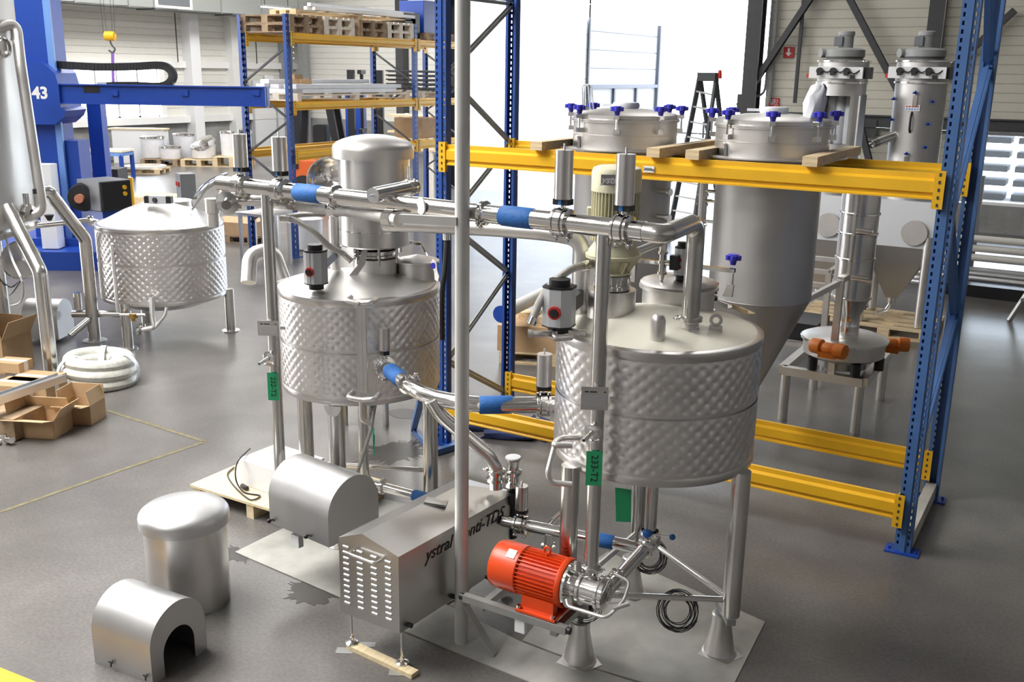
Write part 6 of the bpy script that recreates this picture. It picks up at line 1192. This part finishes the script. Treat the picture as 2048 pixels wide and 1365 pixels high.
m_ = MB(); m_.k = 1; q = at(98, 430, d=D1+.2); m_.cyl(q, q-V((0, 0, .06)), .05, .02, 10); q = at(70, 388, d=D1+.2); m_.cyl(q, q+V((0, 0, .05)), .02, n=8); m_.o('valve_handle', ['steel_polish', 'black'], bv)
q = at(42, 500, d=D1+.5); m_ = MB(); m_.lathe(at(42, 520, d=D1+.5), [(.2, -.02), (.21, 0), (.2, .02), (.001, .03)], (.95, -.25, 0), 28); m_.o('bottom_lid', 'steel_polish', bv)
m_ = MB(); m_.tube(curve([at(10, 470, d=10.4), at(25, 520, d=10.4), at(46, 570, d=10.3), at(40, 605, z=.2), at(10, 615, z=.05)], 6), .012, 8); m_.o('white_tube', 'white', bv)
m_ = MB(); m_.tube(curve([at(0, 560, d=10.6), at(22, 575, z=.25), at(40, 562, z=.4), at(20, 590, z=.1), at(2, 580, z=.1)], 6), .01, 6); m_.o('cable', 'black', bv)

# ------------------------------------------------------------------ third dimpled vessel, left middle ground
C0 = V((-9.75, 8.15, 0)); ZT0, ZB0, R0 = 1.40, .50, .735
t0 = thing('mixing_vessel', 'squat dimpled steel vessel in the left middle ground on three tube legs', 'vessel', C0)
vessel(C0.x, C0.y, ZB0, ZT0, R0, t0, .24, 'steel_satin', pu=.095, pv=.085, seam=.52, bot_h=.16, amp=.007)
for (px, py) in ((257, 697), (462, 662)): f = at(px, py, z=0); m_ = MB(); m_.cyl(f, (f.x, f.y, ZB0+.04), .062, n=24); lg = m_.o('leg', 'steel_leg', t0); m_ = MB(); m_.cyl(f, f+V((0, 0, .012)), .11, n=24); m_.o('foot_plate', 'steel', lg)
m_ = MB(); m_.cyl((C0.x-.7, C0.y+.25, 0), (C0.x-.7, C0.y+.25, ZB0+.04), .062, n=24); m_.o('leg', 'steel_leg', t0)
q = at(318, 408, z=ZT0+.24); m_ = MB(); m_.box(q+V((0, 0, .05)), (.2, .09, .09), M.Rotation(.5, 3, 'Z')); m_.o('rotary_actuator', 'silver_paint', t0); m_ = MB()
for s_ in (-1, 1): m_.box(q+V((s_*.115, s_*.06, .05)), (.06, .08, .08), M.Rotation(.5, 3, 'Z'))
m_.cyl(q+V((0, -.05, .05)), q+V((0, -.07, .05)), .03, n=12); m_.o('actuator_cap', 'black', t0)
q = at(348, 418, z=ZT0+.12); m_ = MB(); m_.lathe((q.x, q.y, 0), [(.21, ZT0+.05), (.21, ZT0+.22), (.22, ZT0+.225), (.21, ZT0+.23), (.001, ZT0+.25)], n=36); m_.o('manway', 'steel_satin', t0)
q = at(427, 440, z=ZT0+.08); m_ = MB(); m_.lathe((q.x, q.y, 0), [(.07, ZT0+.0), (.07, ZT0+.16), (.085, ZT0+.165), (.085, ZT0+.31), (.09, ZT0+.315), (.09, ZT0+.33), (.001, ZT0+.335)], n=28); m_.o('nozzle', 'steel_satin', t0)
dq = dep((C0.x+.3, C0.y+.3, 1.7)); c = at(421, 367, d=dq+.3); ax = (rt*-.57+up*.78-fw*.22).normalized(); m_ = MB(); m_.lathe(c, [(.001, .045), (.13, .035), (.24, .0), (.262, -.015), (.268, -.02), (.262, -.025), (.24, -.012), (.13, .018), (.001, .025)], ax, 40); m_.cyl(c-ax*.0, (C0.x+.45, C0.y+.1, ZT0+.15), .012, n=8); m_.o('open_lid', 'steel_polish', t0)
m_ = MB(); dl = dep((C0.x-.6, C0.y-.3, 1.4)); m_.tube(bend([at(72, 452, d=dl-.4), at(180, 440, d=dl), at(203, 447, d=dl), at(203, 475, d=dl)], .12, 6), .032, 16); m_.o('inlet_pipe', 'steel_polish', t0); clamp_ring(t0, at(180, 440, d=dl), (1, .2, 0), .04, (0, 0, -1))
g0 = lambda px, py: at(px, py, d=dep((C0.x+.1, C0.y-.80, .9)))
m_ = MB(); m_.cyl(g0(222, 489), g0(312, 487), .018, n=10); m_.tube(bend([g0(224, 489), g0(226, 520), g0(236, 625)], .03), .018, 10); m_.cyl(g0(240, 630), g0(290, 630), .018, n=10); m_.o('jacket_pipe', 'steel_satin', t0)
m_ = MB(); a, b = at(299, 495, d=dep((C0.x+.1, C0.y-.77, .9))), at(306, 592, d=dep((C0.x+.1, C0.y-.77, .9)));m_.bar(a, V((a.x, a.y, b.z)), .08, .03, (.3, -.9, 0)); m_.o('jacket_seam', 'steel', t0)
m_ = MB(); m_.tube(bend([g0(303, 595), g0(305, 640), g0(310, 655), g0(285, 660)], .05), .03, 12); m_.tube(bend([g0(333, 615), g0(330, 630), g0(310, 655)], .03), .022, 10); m_.o('drain_pipe', 'steel_satin', t0)
for px, py, k in ((252, 492, 0), (266, 632, 1)): q = g0(px, py); m_ = MB(); m_.box(q, (.09, .06, .05)); m_.cyl(q, q-V((0, .0, .06)), .025, n=8); m_.o('brass_valve', 'gold', t0)
for px, py in ((280, 488), (284, 655), (278, 662)): clamp_ring(t0, g0(px, py), (1, 0, 0), .03, (0, 0, -1))
m_ = MB(); a, b = at(145, 628, z=.32), at(262, 628, z=.32); m_.cyl(a, b, .045, n=16); m_.tube([at(140, 672, z=.15), at(178, 640, z=.3)], .04, 12); m_.o('suction_pipe', 'steel_leg', t0)
q = at(158, 625, z=.34); m_ = MB(); m_.cyl(q+V((0, 0, .04)), q+V((0, 0, .24)), .045, n=18); m_.o('actuator', 'steel_polish', t0)
a, b = at(48, 678, z=.05), at(118, 680, z=.05); half_cover('half_round_cover', 'grey half-round cover over a pump between the far left vessel legs', (a.x, a.y), (b.x, b.y), .40, .45, .05, False, ())

# ------------------------------------------------------------------ blue welding column with boom
DP = 16.6
ps = thing('welding_column', 'blue welding column with long horizontal boom at the left', 'machine', (*at(100, 500, d=DP).xy, 0))
def vp(px, py, d=DP): return at(px, py, d=d)
cxy = vp(106, 330); rr = V((rt.x, rt.y, 0)).normalized(); ff = V((-rr.y, rr.x, 0)); RM = M((rr, ff, V((0, 0, 1)))).transposed()
m_ = MB(); m_.box((cxy.x, cxy.y, 3.3), (.55, .55, 6.3), RM); m_.o('column', 'blue_machine', ps)
m_ = MB(); s_ = cxy+rr*.29-ff*.29; m_.box((s_.x, s_.y, 3.3), (.10, .06, 6.2), RM); m_.o('guide_rail', 'blue_light', ps)
m_ = MB(); s_ = cxy+rr*.42; m_.box((s_.x, s_.y, 1.0), (.25, .45, 2.0), RM); m_.o('side_cabinet', 'blue_machine', ps)
zc = vp(90, 190).z; m_ = MB(); c = vp(95, 190)-ff*.1; 
m_.prism([(-.6, -.2), (-.6, .55), (.2, .55), (.38, .38), (.42, .2), (.42, -.15), (.5, -.2), (.45, -.3), (.3, -.42), (-.6, -.42)], (cxy.x-ff.x*.45, cxy.y-ff.y*.45, zc-.02), rr, (0, 0, 1), ff*.8); m_.o('carriage', 'blue_machine', ps, smooth=0)
a, b = vp(40, 186, DP-.6), vp(536, 195, DP-.6); zb2 = (a.z+b.z)/2; m_ = MB(); m_.bar(V((a.x, a.y, zb2)), V((b.x, b.y, zb2)), .12, .29); m_.bar(V((a.x, a.y, zb2+.15)), V((b.x, b.y, zb2+.15)), .2, .02); m_.bar(V((a.x, a.y, zb2-.14)), V((b.x, b.y, zb2-.14)), .2, .02); bm = m_.o('boom', 'blue_machine', ps)
m_ = MB(); q = vp(533, 196, DP-.6); m_.box((q.x, q.y, zb2), (.03, .3, .33), RM); m_.o('boom_end_plate', 'blue_machine', bm)
m_ = MB(); q = vp(184, 178, DP-.67); m_.box((q.x, q.y, q.z), (.26, .03, .12), RM); m_.o('chain_slot', 'black', bm)
q = vp(82, 187, DP-.70); q = V((q.x, q.y, zb2))-ff*.02; nrm = ff*-1
c = vp(78, 186, DP-.6); P = c-ff*.365; P.z = vp(78, 186).z; text('43', 'lettering', 'paper', ps, vp(80, 187, dep(P)-.15), rr, (0, 0, 1), .25, .004, 0, .008)
for px in (230, 370, 513): q = vp(px, 186, DP-.68); m_ = MB(); m_.box(q, (.1, .03, .09), RM); [m_.cyl(q+rr*k*.03-V((0, 0, .03))-ff*.02, q+rr*k*.03-V((0, 0, .03))-ff*.035, .01, n=6) for k in (-1.5, 1.5)]; m_.o('boom_bolt_pad', 'blue_machine', bm)
m_ = MB(); pts = curve([vp(60, 125, DP-.5), vp(120, 130, DP-.5), vp(200, 134, DP-.5), vp(270, 133, DP-.5), vp(322, 131, DP-.5), vp(341, 140, DP-.5), vp(346, 154, DP-.5), vp(338, 167, DP-.5), vp(318, 173, DP-.5), vp(260, 171, DP-.5), vp(205, 172, DP-.5)], 10)
Lc = sum((pts[i+1]-pts[i]).length for i in range(len(pts)-1))
for i in range(len(pts)-1): a, b = pts[i], pts[i+1]; m_.bar(a, a+(b-a)*.8, .12, .10, ff); m_.bar(a, b, .10, .085, ff)
m_.o('energy_chain', 'black_soft', ps)
m_ = MB(); q = vp(206, 168, DP-.5); m_.box(q, (.16, .13, .05), RM); m_.o('chain_anchor', 'silver_paint', ps)
bs = vp(120, 500); m_ = MB(); b0, b1 = at(95, 528, z=0), at(255, 502, z=0); m_.box((cxy.x+.3*rr.x+ff.x*.2, cxy.y+.3*rr.y+ff.y*.2, .15), (2.6, 2.4, .30), RM); m_.box((cxy.x, cxy.y, .36), (1.0, .9, .12), RM); m_.o('base', 'blue_machine', ps)
q = vp(98, 400, DP-.5); m_ = MB(); m_.box((q.x, q.y, q.z-.1), (.26, .25, 1.35), RM); wc = m_.o('control_panel', 'white', ps); m_ = MB(); f_ = vp(93, 345, DP-.66); m_.box(f_, (.06, .02, .08), RM); m_.o('panel_button', 'blue_light', wc)
p2 = vp(203, 330, 17.6); m_ = MB(); m_.box((p2.x, p2.y, (zb2-.16+.305)/2), (.24, .24, zb2-.16-.305), RM); m_.o('boom_rest', 'blue_machine', label='blue square steel post standing under the welding boom', category='post')
# power sources on the base
q = at(212, 418, d=16.0); pw = thing('welding_power_source', 'dark grey welding power source box beside the blue column', 'machine', (q.x, q.y, 0)); m_ = MB(); m_.box((q.x, q.y, q.z+.24), (.62, .55, .47), M.Rotation(-.1, 3, 'Z')); bb_ = m_.o('housing', 'machine_grey', pw, bevel=.01)
m_ = MB(); R3 = M.Rotation(-.1, 3, 'Z'); c = V((q.x, q.y, q.z+.24))+R3 @ V((.32, 0, 0)); m_.box(c, (.04, .5, .44), R3); m_.o('front_panel', 'black', pw); m_ = MB()
for k, (dy, dz) in enumerate(((.14, .12), (.14, .02))): m_.cyl(c+R3 @ V((.02, dy, dz)), c+R3 @ V((.04, dy, dz)), .035, n=12)
m_.o('dial', 'yellow', pw); m_ = MB(); m_.box((q.x, q.y, (q.z+.305)/2), (.6, .5, max(.05, q.z-.305)), R3); m_.o('stand', 'blue_machine', pw)
q = at(165, 395, d=15.8); m_ = MB(); m_.lathe(q, [(.001, -.12), (.2, -.12), (.23, -.05), (.2, .1), (.001, .12)], (.6, -.8, 0), 28); wf_ = m_.o('wire_drum', 'black', label='black wire drum standing left of the grey welding power source', category='drum'); m_ = MB(); d_ = V((.6, -.8, 0)); m_.cyl(q+d_*.1, q+d_*.2, .07, n=12); m_.o('hub', 'skin_pink', wf_)
q = at(223, 355, d=19.4); m_ = MB(); m_.box(q-V((0, 0, .0)), (.45, .5, .36), RM); m_.box(V((q.x, q.y, (q.z-.18)/2)), (.4, .45, q.z-.18), RM); m_.o('black_box', 'black', label='black equipment box behind the grey welding power source', category='box')
q = at(262, 372, d=19.4); m_ = MB(); m_.cyl((q.x, q.y, 0), (q.x, q.y, q.z+.16), .05, n=14); m_.o('yellow_post', 'yellow', label='short yellow safety post right of the black equipment box', category='post')
q = at(295, 395, z=.3); m_ = MB(); m_.box((q.x, q.y+.3, .16), (1.1, .9, .32), M.Rotation(.3, 3, 'Z')); m_.o('wooden_bin', 'wood', label='light wooden bin on the floor behind the squat left vessel', category='bin')
q = at(372, 372, d=17.5); ec = thing('electric_cabinet', 'grey electric cabinet on a stand behind the squat vessel lid', 'cabinet', (q.x, q.y, 0)); m_ = MB(); m_.box(q, (.34, .26, .44), M.Rotation(-.5, 3, 'Z')); m_.o('housing', 'grey_paint', ec); m_ = MB(); m_.box((q.x, q.y, (q.z-.2)/2), (.12, .12, q.z-.2)); m_.o('stand', 'dark_grey', ec)
m_ = MB(); R3 = M.Rotation(-.5, 3, 'Z'); 
for k in (-1, 1): m_.box(q+R3 @ V((k*.06, -.14, .04)), (.07, .03, .07), R3)
m_.o('socket', 'red', ec)
pp = at(470, 486, z=0); pallet('old pallet with carton sheets left of the left process riser', (pp.x-.2, pp.y+.3, 0), 'wood_old', .2); m_ = MB(); m_.box((pp.x-.2, pp.y+.3, .145+.12), (1.0, .7, .24), M.Rotation(.2, 3, 'Z')); m_.o('cardboard_box', 'cardboard', label='flat brown carton on the old pallet left of the left riser', category='box')
# stainless trestle tables behind the left vessel
for i, (px, py) in enumerate(((486, 532), (512, 500))):
    q = at(px, py, z=0); tb = thing('steel_table', ['left stainless work trestle behind the left riser', 'right stainless work trestle behind the left riser'][i], 'table', (q.x, q.y, 0))
    for dx_, dy2 in ((0, 0), (.5, 0), (0, .6), (.5, .6)): m_ = MB(); m_.bar((q.x+dx_, q.y+dy2, 0), (q.x+dx_, q.y+dy2, .86), .05, .05, (0, 1, 0)); m_.o('leg', 'steel_satin', tb)
    m_ = MB(); m_.box((q.x+.25, q.y+.3, .88), (.6, .7, .04)); m_.o('table_top', 'steel_satin', tb)
q = at(618, 498, z=0); m_ = MB(); m_.lathe((q.x, q.y, 0), [(.2, 0), (.24, .02), (.26, .55), (.27, .56), (.001, .57)], n=32); m_.o('white_drum', 'white', label='white plastic drum on the floor behind the left vessel vent pipe', category='drum')
dd_ = at(660, 360, d=8.6); ax = V((.55, -.8, .15)).normalized(); dl_ = thing('open_vessel', 'vessel with raised dished lid partly hidden behind the domed drive hood', 'vessel', (dd_.x, dd_.y, 0)); m_ = MB(); m_.lathe(dd_, [(.001, -.10), (.1, -.085), (.16, -.04), (.195, 0), (.20, .006), (.19, .004), (.155, -.03), (.1, -.07), (.001, -.085)], ax, 40); m_.o('raised_lid', 'steel_polish', dl_)
m_ = MB(); m_.lathe((dd_.x+.1, dd_.y+.3, 0), [(.25, .3), (.3, .35), (.3, 1.9), (.2, 2.05), (.001, 2.08)], n=36); m_.o('shell', 'steel_satin', dl_)
for a in (0, 2.1, 4.2): m_ = MB(); m_.cyl((dd_.x+.1+.22*math.cos(a), dd_.y+.3+.22*math.sin(a), 0), (dd_.x+.1+.22*math.cos(a), dd_.y+.3+.22*math.sin(a), .4), .03, n=10); m_.o('leg', 'steel_leg', dl_)
m_ = MB(); m_.bar(dd_+V((-.02, .05, -.1)), (dd_.x+.1, dd_.y+.2, 2.05), .03, .02); m_.o('hinge_arm', 'steel', dl_)
# hoist hook with purple sling
hk = at(215, 72, d=24); hb = thing('hoist_hook', 'yellow crane hook block hanging on thin ropes over the welding boom', 'hook', hk); m_ = MB(); m_.cyl(hk-rr*.05, hk+rr*.17, .11, n=18); m_.box(hk+rr*.06, (.26, .14, .1), RM); m_.o('block', 'yellow', hb)
m_ = MB(); m_.tube(curve([hk+rr*.05-V((0, 0, .1)), hk+rr*.08-V((0, 0, .2)), hk+rr*.15-V((0, 0, .3)), hk+rr*.09-V((0, 0, .38)), hk-rr*.0-V((0, 0, .33))], 5), .022, 8); m_.o('hook', 'dark_grey', hb)
m_ = MB()
for dx_ in (-.09, -.02, .12, .18): m_.cyl(hk+rr*dx_, hk+rr*dx_*1.8+V((0, 0, 4.5)), .006, n=5)
m_.o('rope', 'dark_grey', hb)
m_ = MB(); a = hk+rr*.09-V((0, 0, .36)); b = at(224, 168, d=24); m_.bar(a, V((b.x, b.y, b.z-.4)), .07, .012, ff); m_.o('lifting_sling', 'purple', label='purple lifting sling hanging from the crane hook', category='sling')

# ------------------------------------------------------------------ far left: wrapped tanks, bench, rings
FX = -27.2
def tank_pot(px0, px1, yt, yb, label, tilt=False):
    dd = 34.4 if px0 in (350, 470) else 33.5; c = at((px0+px1)/2, yb, d=dd); k = dd/FPX; R_ = (px1-px0)/2*k; h = (yb-yt)*k*.93; t = thing('wrapped_tank', label, 'tank', (c.x, c.y, c.z), 'film-wrapped tanks by the left wall'); x, y, z = c
    m_ = MB(); m_.lathe((x, y, 0), [(R_*.9, z), (R_*.95, z+.03), (R_, z+h*.95), (R_*1.02, z+h)], n=32, cap=True); m_.o('tank_body', 'white_film', t)
    m_ = MB()
    if tilt: m_.lathe((x+.0, y, z+h*1.02), [(R_*1.08, -.06), (R_*1.1, 0), (R_*1.0, .12), (.001, .16)], (-.1, -.45, .8), 32)
    else: m_.lathe((x, y, 0), [(R_*1.03, z+h-.04), (R_*1.07, z+h-.03), (R_*1.07, z+h+.02), (R_*.98, z+h+.04), (.001, z+h+.06)], n=32)
    m_.o('tank_rim', 'steel_polish', t); return c
POT = [(284, 330, 272, 315, 'large film-wrapped tank on the dark pallet, leftmost by the left wall', False), (350, 390, 266, 316, 'tall film-wrapped tank beside the pale left wall column', False), (322, 362, 292, 322, 'small film-wrapped tank in front on the dark pallet', False),
       (385, 432, 288, 316, 'film-wrapped tank with tilted lid by the left wall', True), (443, 470, 262, 312, 'film-wrapped tank nearest left of the rack by the wall', False), (470, 505, 268, 312, 'film-wrapped tank with tilted lid behind the rack upright', True)]
for p in POT: tank_pot(*p)
for i, (px, py) in enumerate(((325, 322), (404, 320), (468, 316))):
    c = at(px, py-5, d=33.4); zt = at(px, (316, 317, 312)[i], d=33.5).z
    pallet(['dark pallet under the two leftmost wrapped tanks', 'wooden pallet under the wrapped tank with tilted lid', 'wooden pallet under the wrapped tanks by the rack'][i], (c.x, c.y, 0), 'wood_old' if i == 0 else 'wood', .55, 'pallets under the wrapped tanks', L=1.2, Wd=.85, H=max(.1, zt-.002))
c = at(285, 325, d=34.2); m_ = MB(); m_.box((c.x, c.y, .55), (1.75, .5, 1.1), M.Rotation(.55, 3, 'Z')); m_.o('white_partition', 'panel_outside', label='white boxed partition left of the wrapped tanks', category='box'); m_ = MB(); m_.box((c.x-.05, c.y, 1.13), (1.9, .6, .05), M.Rotation(.55, 3, 'Z')); m_.o('timber_board', 'wood', label='flat timber boards lying on the white partition', category='board')
bq = at(200, 350, z=0); wbn = thing('work_bench', 'blue steel work bench with pale top behind the blue post', 'bench', (*at(200, 345, d=29).xy, 0)); c = at(200, 300, d=29); RB = M.Rotation(.45, 3, 'Z'); zt = c.z
m_ = MB(); m_.box((c.x, c.y, zt), (1.7, .8, .06), RB); m_.o('table_top', 'wood_white', wbn); m_ = MB(); m_.box((c.x, c.y, zt-.09), (1.66, .76, .1), RB); m_.o('apron', 'blue_light', wbn)
for sx in (-.78, .78):
    for sy_ in (-.34, .34): q = V((c.x, c.y, 0))+RB @ V((sx, sy_, 0)); m_ = MB(); m_.bar(q, q+V((0, 0, zt-.1)), .09, .09, (0, 1, 0)); m_.o('leg', 'blue_machine', wbn)
q = c+V((-.5, -.1, .06)); m_ = MB(); [m_.box(q+V((.12*k, .1*(k % 2), .02)), (.09, .12, .05)) for k in range(4)]; m_.o('bench_clutter', 'wood_old', label='small loose parts lying on the blue bench', category='parts')
for i, (px, py, n) in enumerate(((177, 350, 5), (292, 345, 1))):
    c = at(px, py, z=0); pl = pallet(['pallet under the stack of pale rings at the blue column', 'pallet under the single large pale ring'][i], (c.x, c.y, 0), 'wood', .5, L=1.2, Wd=1.0)
    for k in range(n):
        m_ = MB(); R_ = .42 if i == 0 else .62; z = .146+k*.085; m_.lathe((c.x, c.y, 0), [(R_*.72, z), (R_, z), (R_*1.0, z+.07), (R_*.72, z+.08), (R_*.72, z)], n=40); m_.o('flange_ring', 'ring_white', category='ring', group='pale rings in a stack' if i == 0 else 'single ring', label=(['bottom', 'second', 'middle', 'fourth', 'topmost'][k]+' pale ring of the stack beside the blue column') if i == 0 else 'single large pale ring lying on the pallet right of the bench')
# ------------------------------------------------------------------ load on the background rack
RX_ = SX-.55; PZ = [3.77, 2.65, 1.84]
def pl_stack(lab, y, n, mt, grp, z0=3.772, L=.8, Wd=1.15):
    for k in range(n): pallet(lab % ['bottom', 'second', 'third'][k], (RX_, y, z0+k*.146), mt, 0, grp, L=Wd, Wd=L)
pl_stack('%s dark old pallet of the stack at the left end of the background rack top', 13.36, 2, 'wood_old', 'dark pallets top left'); pl_stack('%s white pallet in the next stack on the background rack top', 14.22, 2, 'wood_white', 'white pallets top left')
pl_stack('%s dark pallet of the stack near the middle of the background rack top', 15.15, 2, 'wood_old', 'dark pallets top middle'); pl_stack('%s white pallet of the stack at the right end of the background rack top', 16.0, 2, 'wood_white', 'white pallets top right'); pl_stack('%s dark pallet behind the right uprights of the background rack', 17.35, 1, 'wood_old', 'dark pallet top far right', L=.9)
m_ = MB(); pallet_mesh(m_, (0, 0, 0), L=.6, Wd=3.4, H=.10); o = m_.o('long_pallet', 'wood', label='very long low pallet lying across the pallet stacks on the rack top', category='pallet', loc=(0, 0, 0)); o.location = (SX-.45, 15.0, 4.066)
for i, (dx_, dz, L_) in enumerate(((0, 0, 3.1), (.09, .0, 2.9), (.04, .06, 3.0))): m_ = MB(); m_.bar((SX-.25+dx_, 15.2-L_/2, 4.20+dz), (SX-.25+dx_, 15.2+L_/2, 4.20+dz), .08, .055); m_.o('white_profile', 'white', category='profile', group='white profiles on the rack top', label=['rear white profile lying on the long pallet on the rack top', 'front white profile lying on the long pallet on the rack top', 'upper white profile lying on the other two on the rack top'][i])
for i, (y, w_, h, mt) in enumerate(((16.6, .5, .5, 'black'), (17.25, .55, .62, 'blue_machine'))): m_ = MB(); m_.box((RX_+.1, y, 3.77+(.146 if i else .0)+h/2), (.6, w_, h)); m_.o('equipment_box', mt, category='box', bevel=.01, label=['black equipment box on the background rack top beside the blue one', 'blue equipment box at the right end of the background rack top'][i])
# middle shelf: white long crate of profiles
m_ = MB(); pallet_mesh(m_, (0, 0, 0), L=1.0, Wd=3.2, H=.13); o = m_.o('long_pallet', 'wood_white', label='long white pallet of the middle shelf on the background rack', category='pallet', loc=(0, 0, 0)); o.location = (RX_, 14.75, 2.652)
rnd = random.Random(9)
for k in range(9):
    r_, c_ = divmod(k, 4); L_ = 3.0-rnd.uniform(0, .4); x = SX-.95+c_*.24; z = 2.785+r_*.075+.035; m_ = MB(); m_.bar((x, 14.7-L_/2, z), (x, 14.7+L_/2, z), .2, .07); m_.o('wrapped_profile', 'white_film', category='profile', group='film-wrapped profiles on the middle shelf', label='film-wrapped long profile on the middle shelf, %s layer, %s' % (['bottom', 'second', 'top'][r_], ['rearmost', 'second from rear', 'third from rear', 'frontmost'][c_]))
for k in range(4): m_ = MB(); y = 13.4+k*.12+(.02*k); m_.box((SX-.3-.15*k, y+.3*(k % 2), 2.785+.225+.05 if k < 1 else 2.785+.151+.04+.001*k), (.13, .2, .08), M.Rotation(k*.5, 3, 'Z')) ; m_.o('cardboard_scrap', 'cardboard', category='carton', group='carton scraps on the profiles', label='folded brown carton scrap on the film-wrapped profiles, %s' % ['leftmost front', 'second', 'third', 'rearmost'][k])
m_ = MB(); pallet_mesh(m_, (0, 0, 0), L=.95, Wd=1.0); o = m_.o('pallet', 'wood_white', label='white pallet with spiky metal spacers behind the right rack uprights', category='pallet', loc=(0, 0, 0)); o.location = (RX_, 17.3, 2.652)
for k in range(5):
    m_ = MB(); z = 2.80+k*.085+.02
    for j in range(7): m_.cyl((SX-1.0, 16.9+j*.13, z), (SX+.1, 16.9+j*.13, z), .012, n=5)
    for j in range(3): m_.cyl((SX-.9+j*.4, 16.7, z+.02), (SX-.9+j*.4, 17.85, z+.02), .014, n=5)
    m_.o('wire_spacer', 'dark_steel', category='spacer', group='stacked wire spacers', label='%s dark wire spacer grid of the stack on the right rack shelf' % ['lowest', 'second', 'middle', 'fourth', 'topmost'][k])
m_ = MB(); m_.box((RX_, 17.3, 1.842+.2), (.7, .7, .4)); m_.o('cardboard_box', 'cardboard', label='brown carton on the lowest shelf at the right end of the background rack', category='box')
# wooden transport frame behind
wf2 = thing('transport_crate', 'open wooden transport crate standing behind the background rack', 'crate', (*at(838, 290, d=24).xy, 0)); c = at(838, 290, d=24)
for dx_ in (-.5, .5):
    for dy2 in (-.2, .2): m_ = MB(); m_.bar((c.x+dx_, c.y+dy2, 0), (c.x+dx_, c.y+dy2, c.z+.72), .09, .06, (0, 1, 0)); m_.o('post', 'wood_white', wf2)
for z in (c.z-.1, c.z+.3, c.z+.68): m_ = MB(); m_.box((c.x, c.y, z), (1.5, .5, .05)); m_.o('shelf_board', 'wood', wf2)
# ------------------------------------------------------------------ forklift truck
K = at(668, 300, d=25.5); fk = thing('forklift', 'black and orange forklift truck seen through the background rack', 'forklift', (K.x, K.y, 0)); e1 = rr; e2 = ff; B_ = lambda a, b, z: V((K.x, K.y, 0))+e1*a+e2*b+V((0, 0, z))
m_ = MB(); m_.box(B_(-.25, 0, .62), (1.6, 1.1, .75), RM); m_.box(B_(-.85, 0, .85), (.45, 1.05, .5), RM); m_.o('chassis', 'orange_fork', fk, bevel=.05)
for a, b in ((-.7, -.5), (-.7, .5), (.45, -.5), (.45, .5)): m_ = MB(); m_.cyl(B_(a, b-.1, .3), B_(a, b+.1, .3), .3, n=24); m_.o('wheel', 'black_soft', fk)
zt = at(650, 212, d=25.5).z
for a in (-.9, .25):
    for b in (-.48, .48): m_ = MB(); m_.bar(B_(a, b, .75), B_(a+(.12 if a < 0 else -.25), b, zt), .17, .17, e2); m_.o('guard_post', 'black', fk)
m_ = MB(); m_.box(B_(-.35, 0, zt+.04), (1.3, 1.1, .08), RM); [m_.box(B_(-.8+.2*k, 0, zt+.06), (.05, 1.0, .06), RM) for k in range(5)]; m_.o('guard_roof', 'black', fk)
m_ = MB(); m_.box(B_(-.1, 0, 1.12), (.55, .6, .25), RM); m_.box(B_(-.3, 0, 1.45), (.35, .6, .75), RM); m_.o('seat', 'black_soft', fk, bevel=.05)
m_ = MB(); m_.torus(B_(-.02, -.1, 1.2), e1*-.5+V((0, 0, .8)), .17, .02, 20, 6); m_.cyl(B_(.1, -.1, .7), B_(-.02, -.1, 1.2), .03, n=8); m_.o('steering_wheel', 'black', fk)
zm_ = at(720, 140, d=25.5).z
for b in (-.35, .35): m_ = MB(); m_.bar(B_(.85+b*.9, b, .1), B_(.85+b*.9, b, zm_), .16, .26, e2); m_.o('mast_rail', 'black', fk)
m_ = MB(); [m_.box(B_(.75, 0, z), (.1, .8, .1), RM) for z in (.6, 1.7, zm_-.05)]; m_.cyl(B_(.75, 0, .3), B_(.75, 0, zm_-.1), .05, n=10); m_.o('mast_crossbar', 'black', fk)
for b in (-.25, .25): m_ = MB(); m_.bar(B_(.85, b, .1), B_(1.9, b, .07), .12, .05); m_.o('fork', 'dark_steel', fk)
m_ = MB(); q = at(712, 230, d=27.5); m_.box((q.x, q.y, q.z/2+.3), (.5, .5, q.z+.6), RM); m_.o('blue_cabinet', 'blue_machine', label='blue cabinet standing behind the forklift mast', category='cabinet')
# sign with H on the far wall, fluorescent lamp under the duct
s_ = at(738, 24, Y=YL-.15); sg = thing('h_sign', 'white sign with a letter H on the far wall above the rack', 'sign', s_); m_ = MB(); m_.box(s_, (.62, .03, .32)); m_.o('sign_plate', 'white', sg); text('H', 'lettering', 'ink', sg, s_-V((0, .02, 0)), (1, 0, 0), (0, 0, 1), .34, .003, 0, .008)
m_ = MB(); m_.box(s_+V((-.75, .02, 0)), (.8, .03, .3)); m_.o('wall_vent', 'machine_grey', label='grey louvre panel left of the H sign on the far wall', category='vent')
lm = at(553, 16, X=X0+3.0); ft = thing('strip_lamp', 'long strip lamp hanging below the duct at the left', 'lamp', lm); m_ = MB(); m_.box(lm+V((0, 0, .05)), (.18, 1.6, .06)); m_.o('lamp_housing', 'grey_paint', ft); m_ = MB(); m_.box(lm, (.12, 1.5, .04)); m_.o('tube', 'lamp_on', ft)
m_ = MB(); m_.bar(lm+V((0, -.6, .08)), (lm.x, lm.y-.6, ZC), .02, .02, (0, 1, 0)); m_.bar(lm+V((0, .6, .08)), (lm.x, lm.y+.6, ZC), .02, .02, (0, 1, 0)); m_.o('hanger', 'dark_grey', ft)
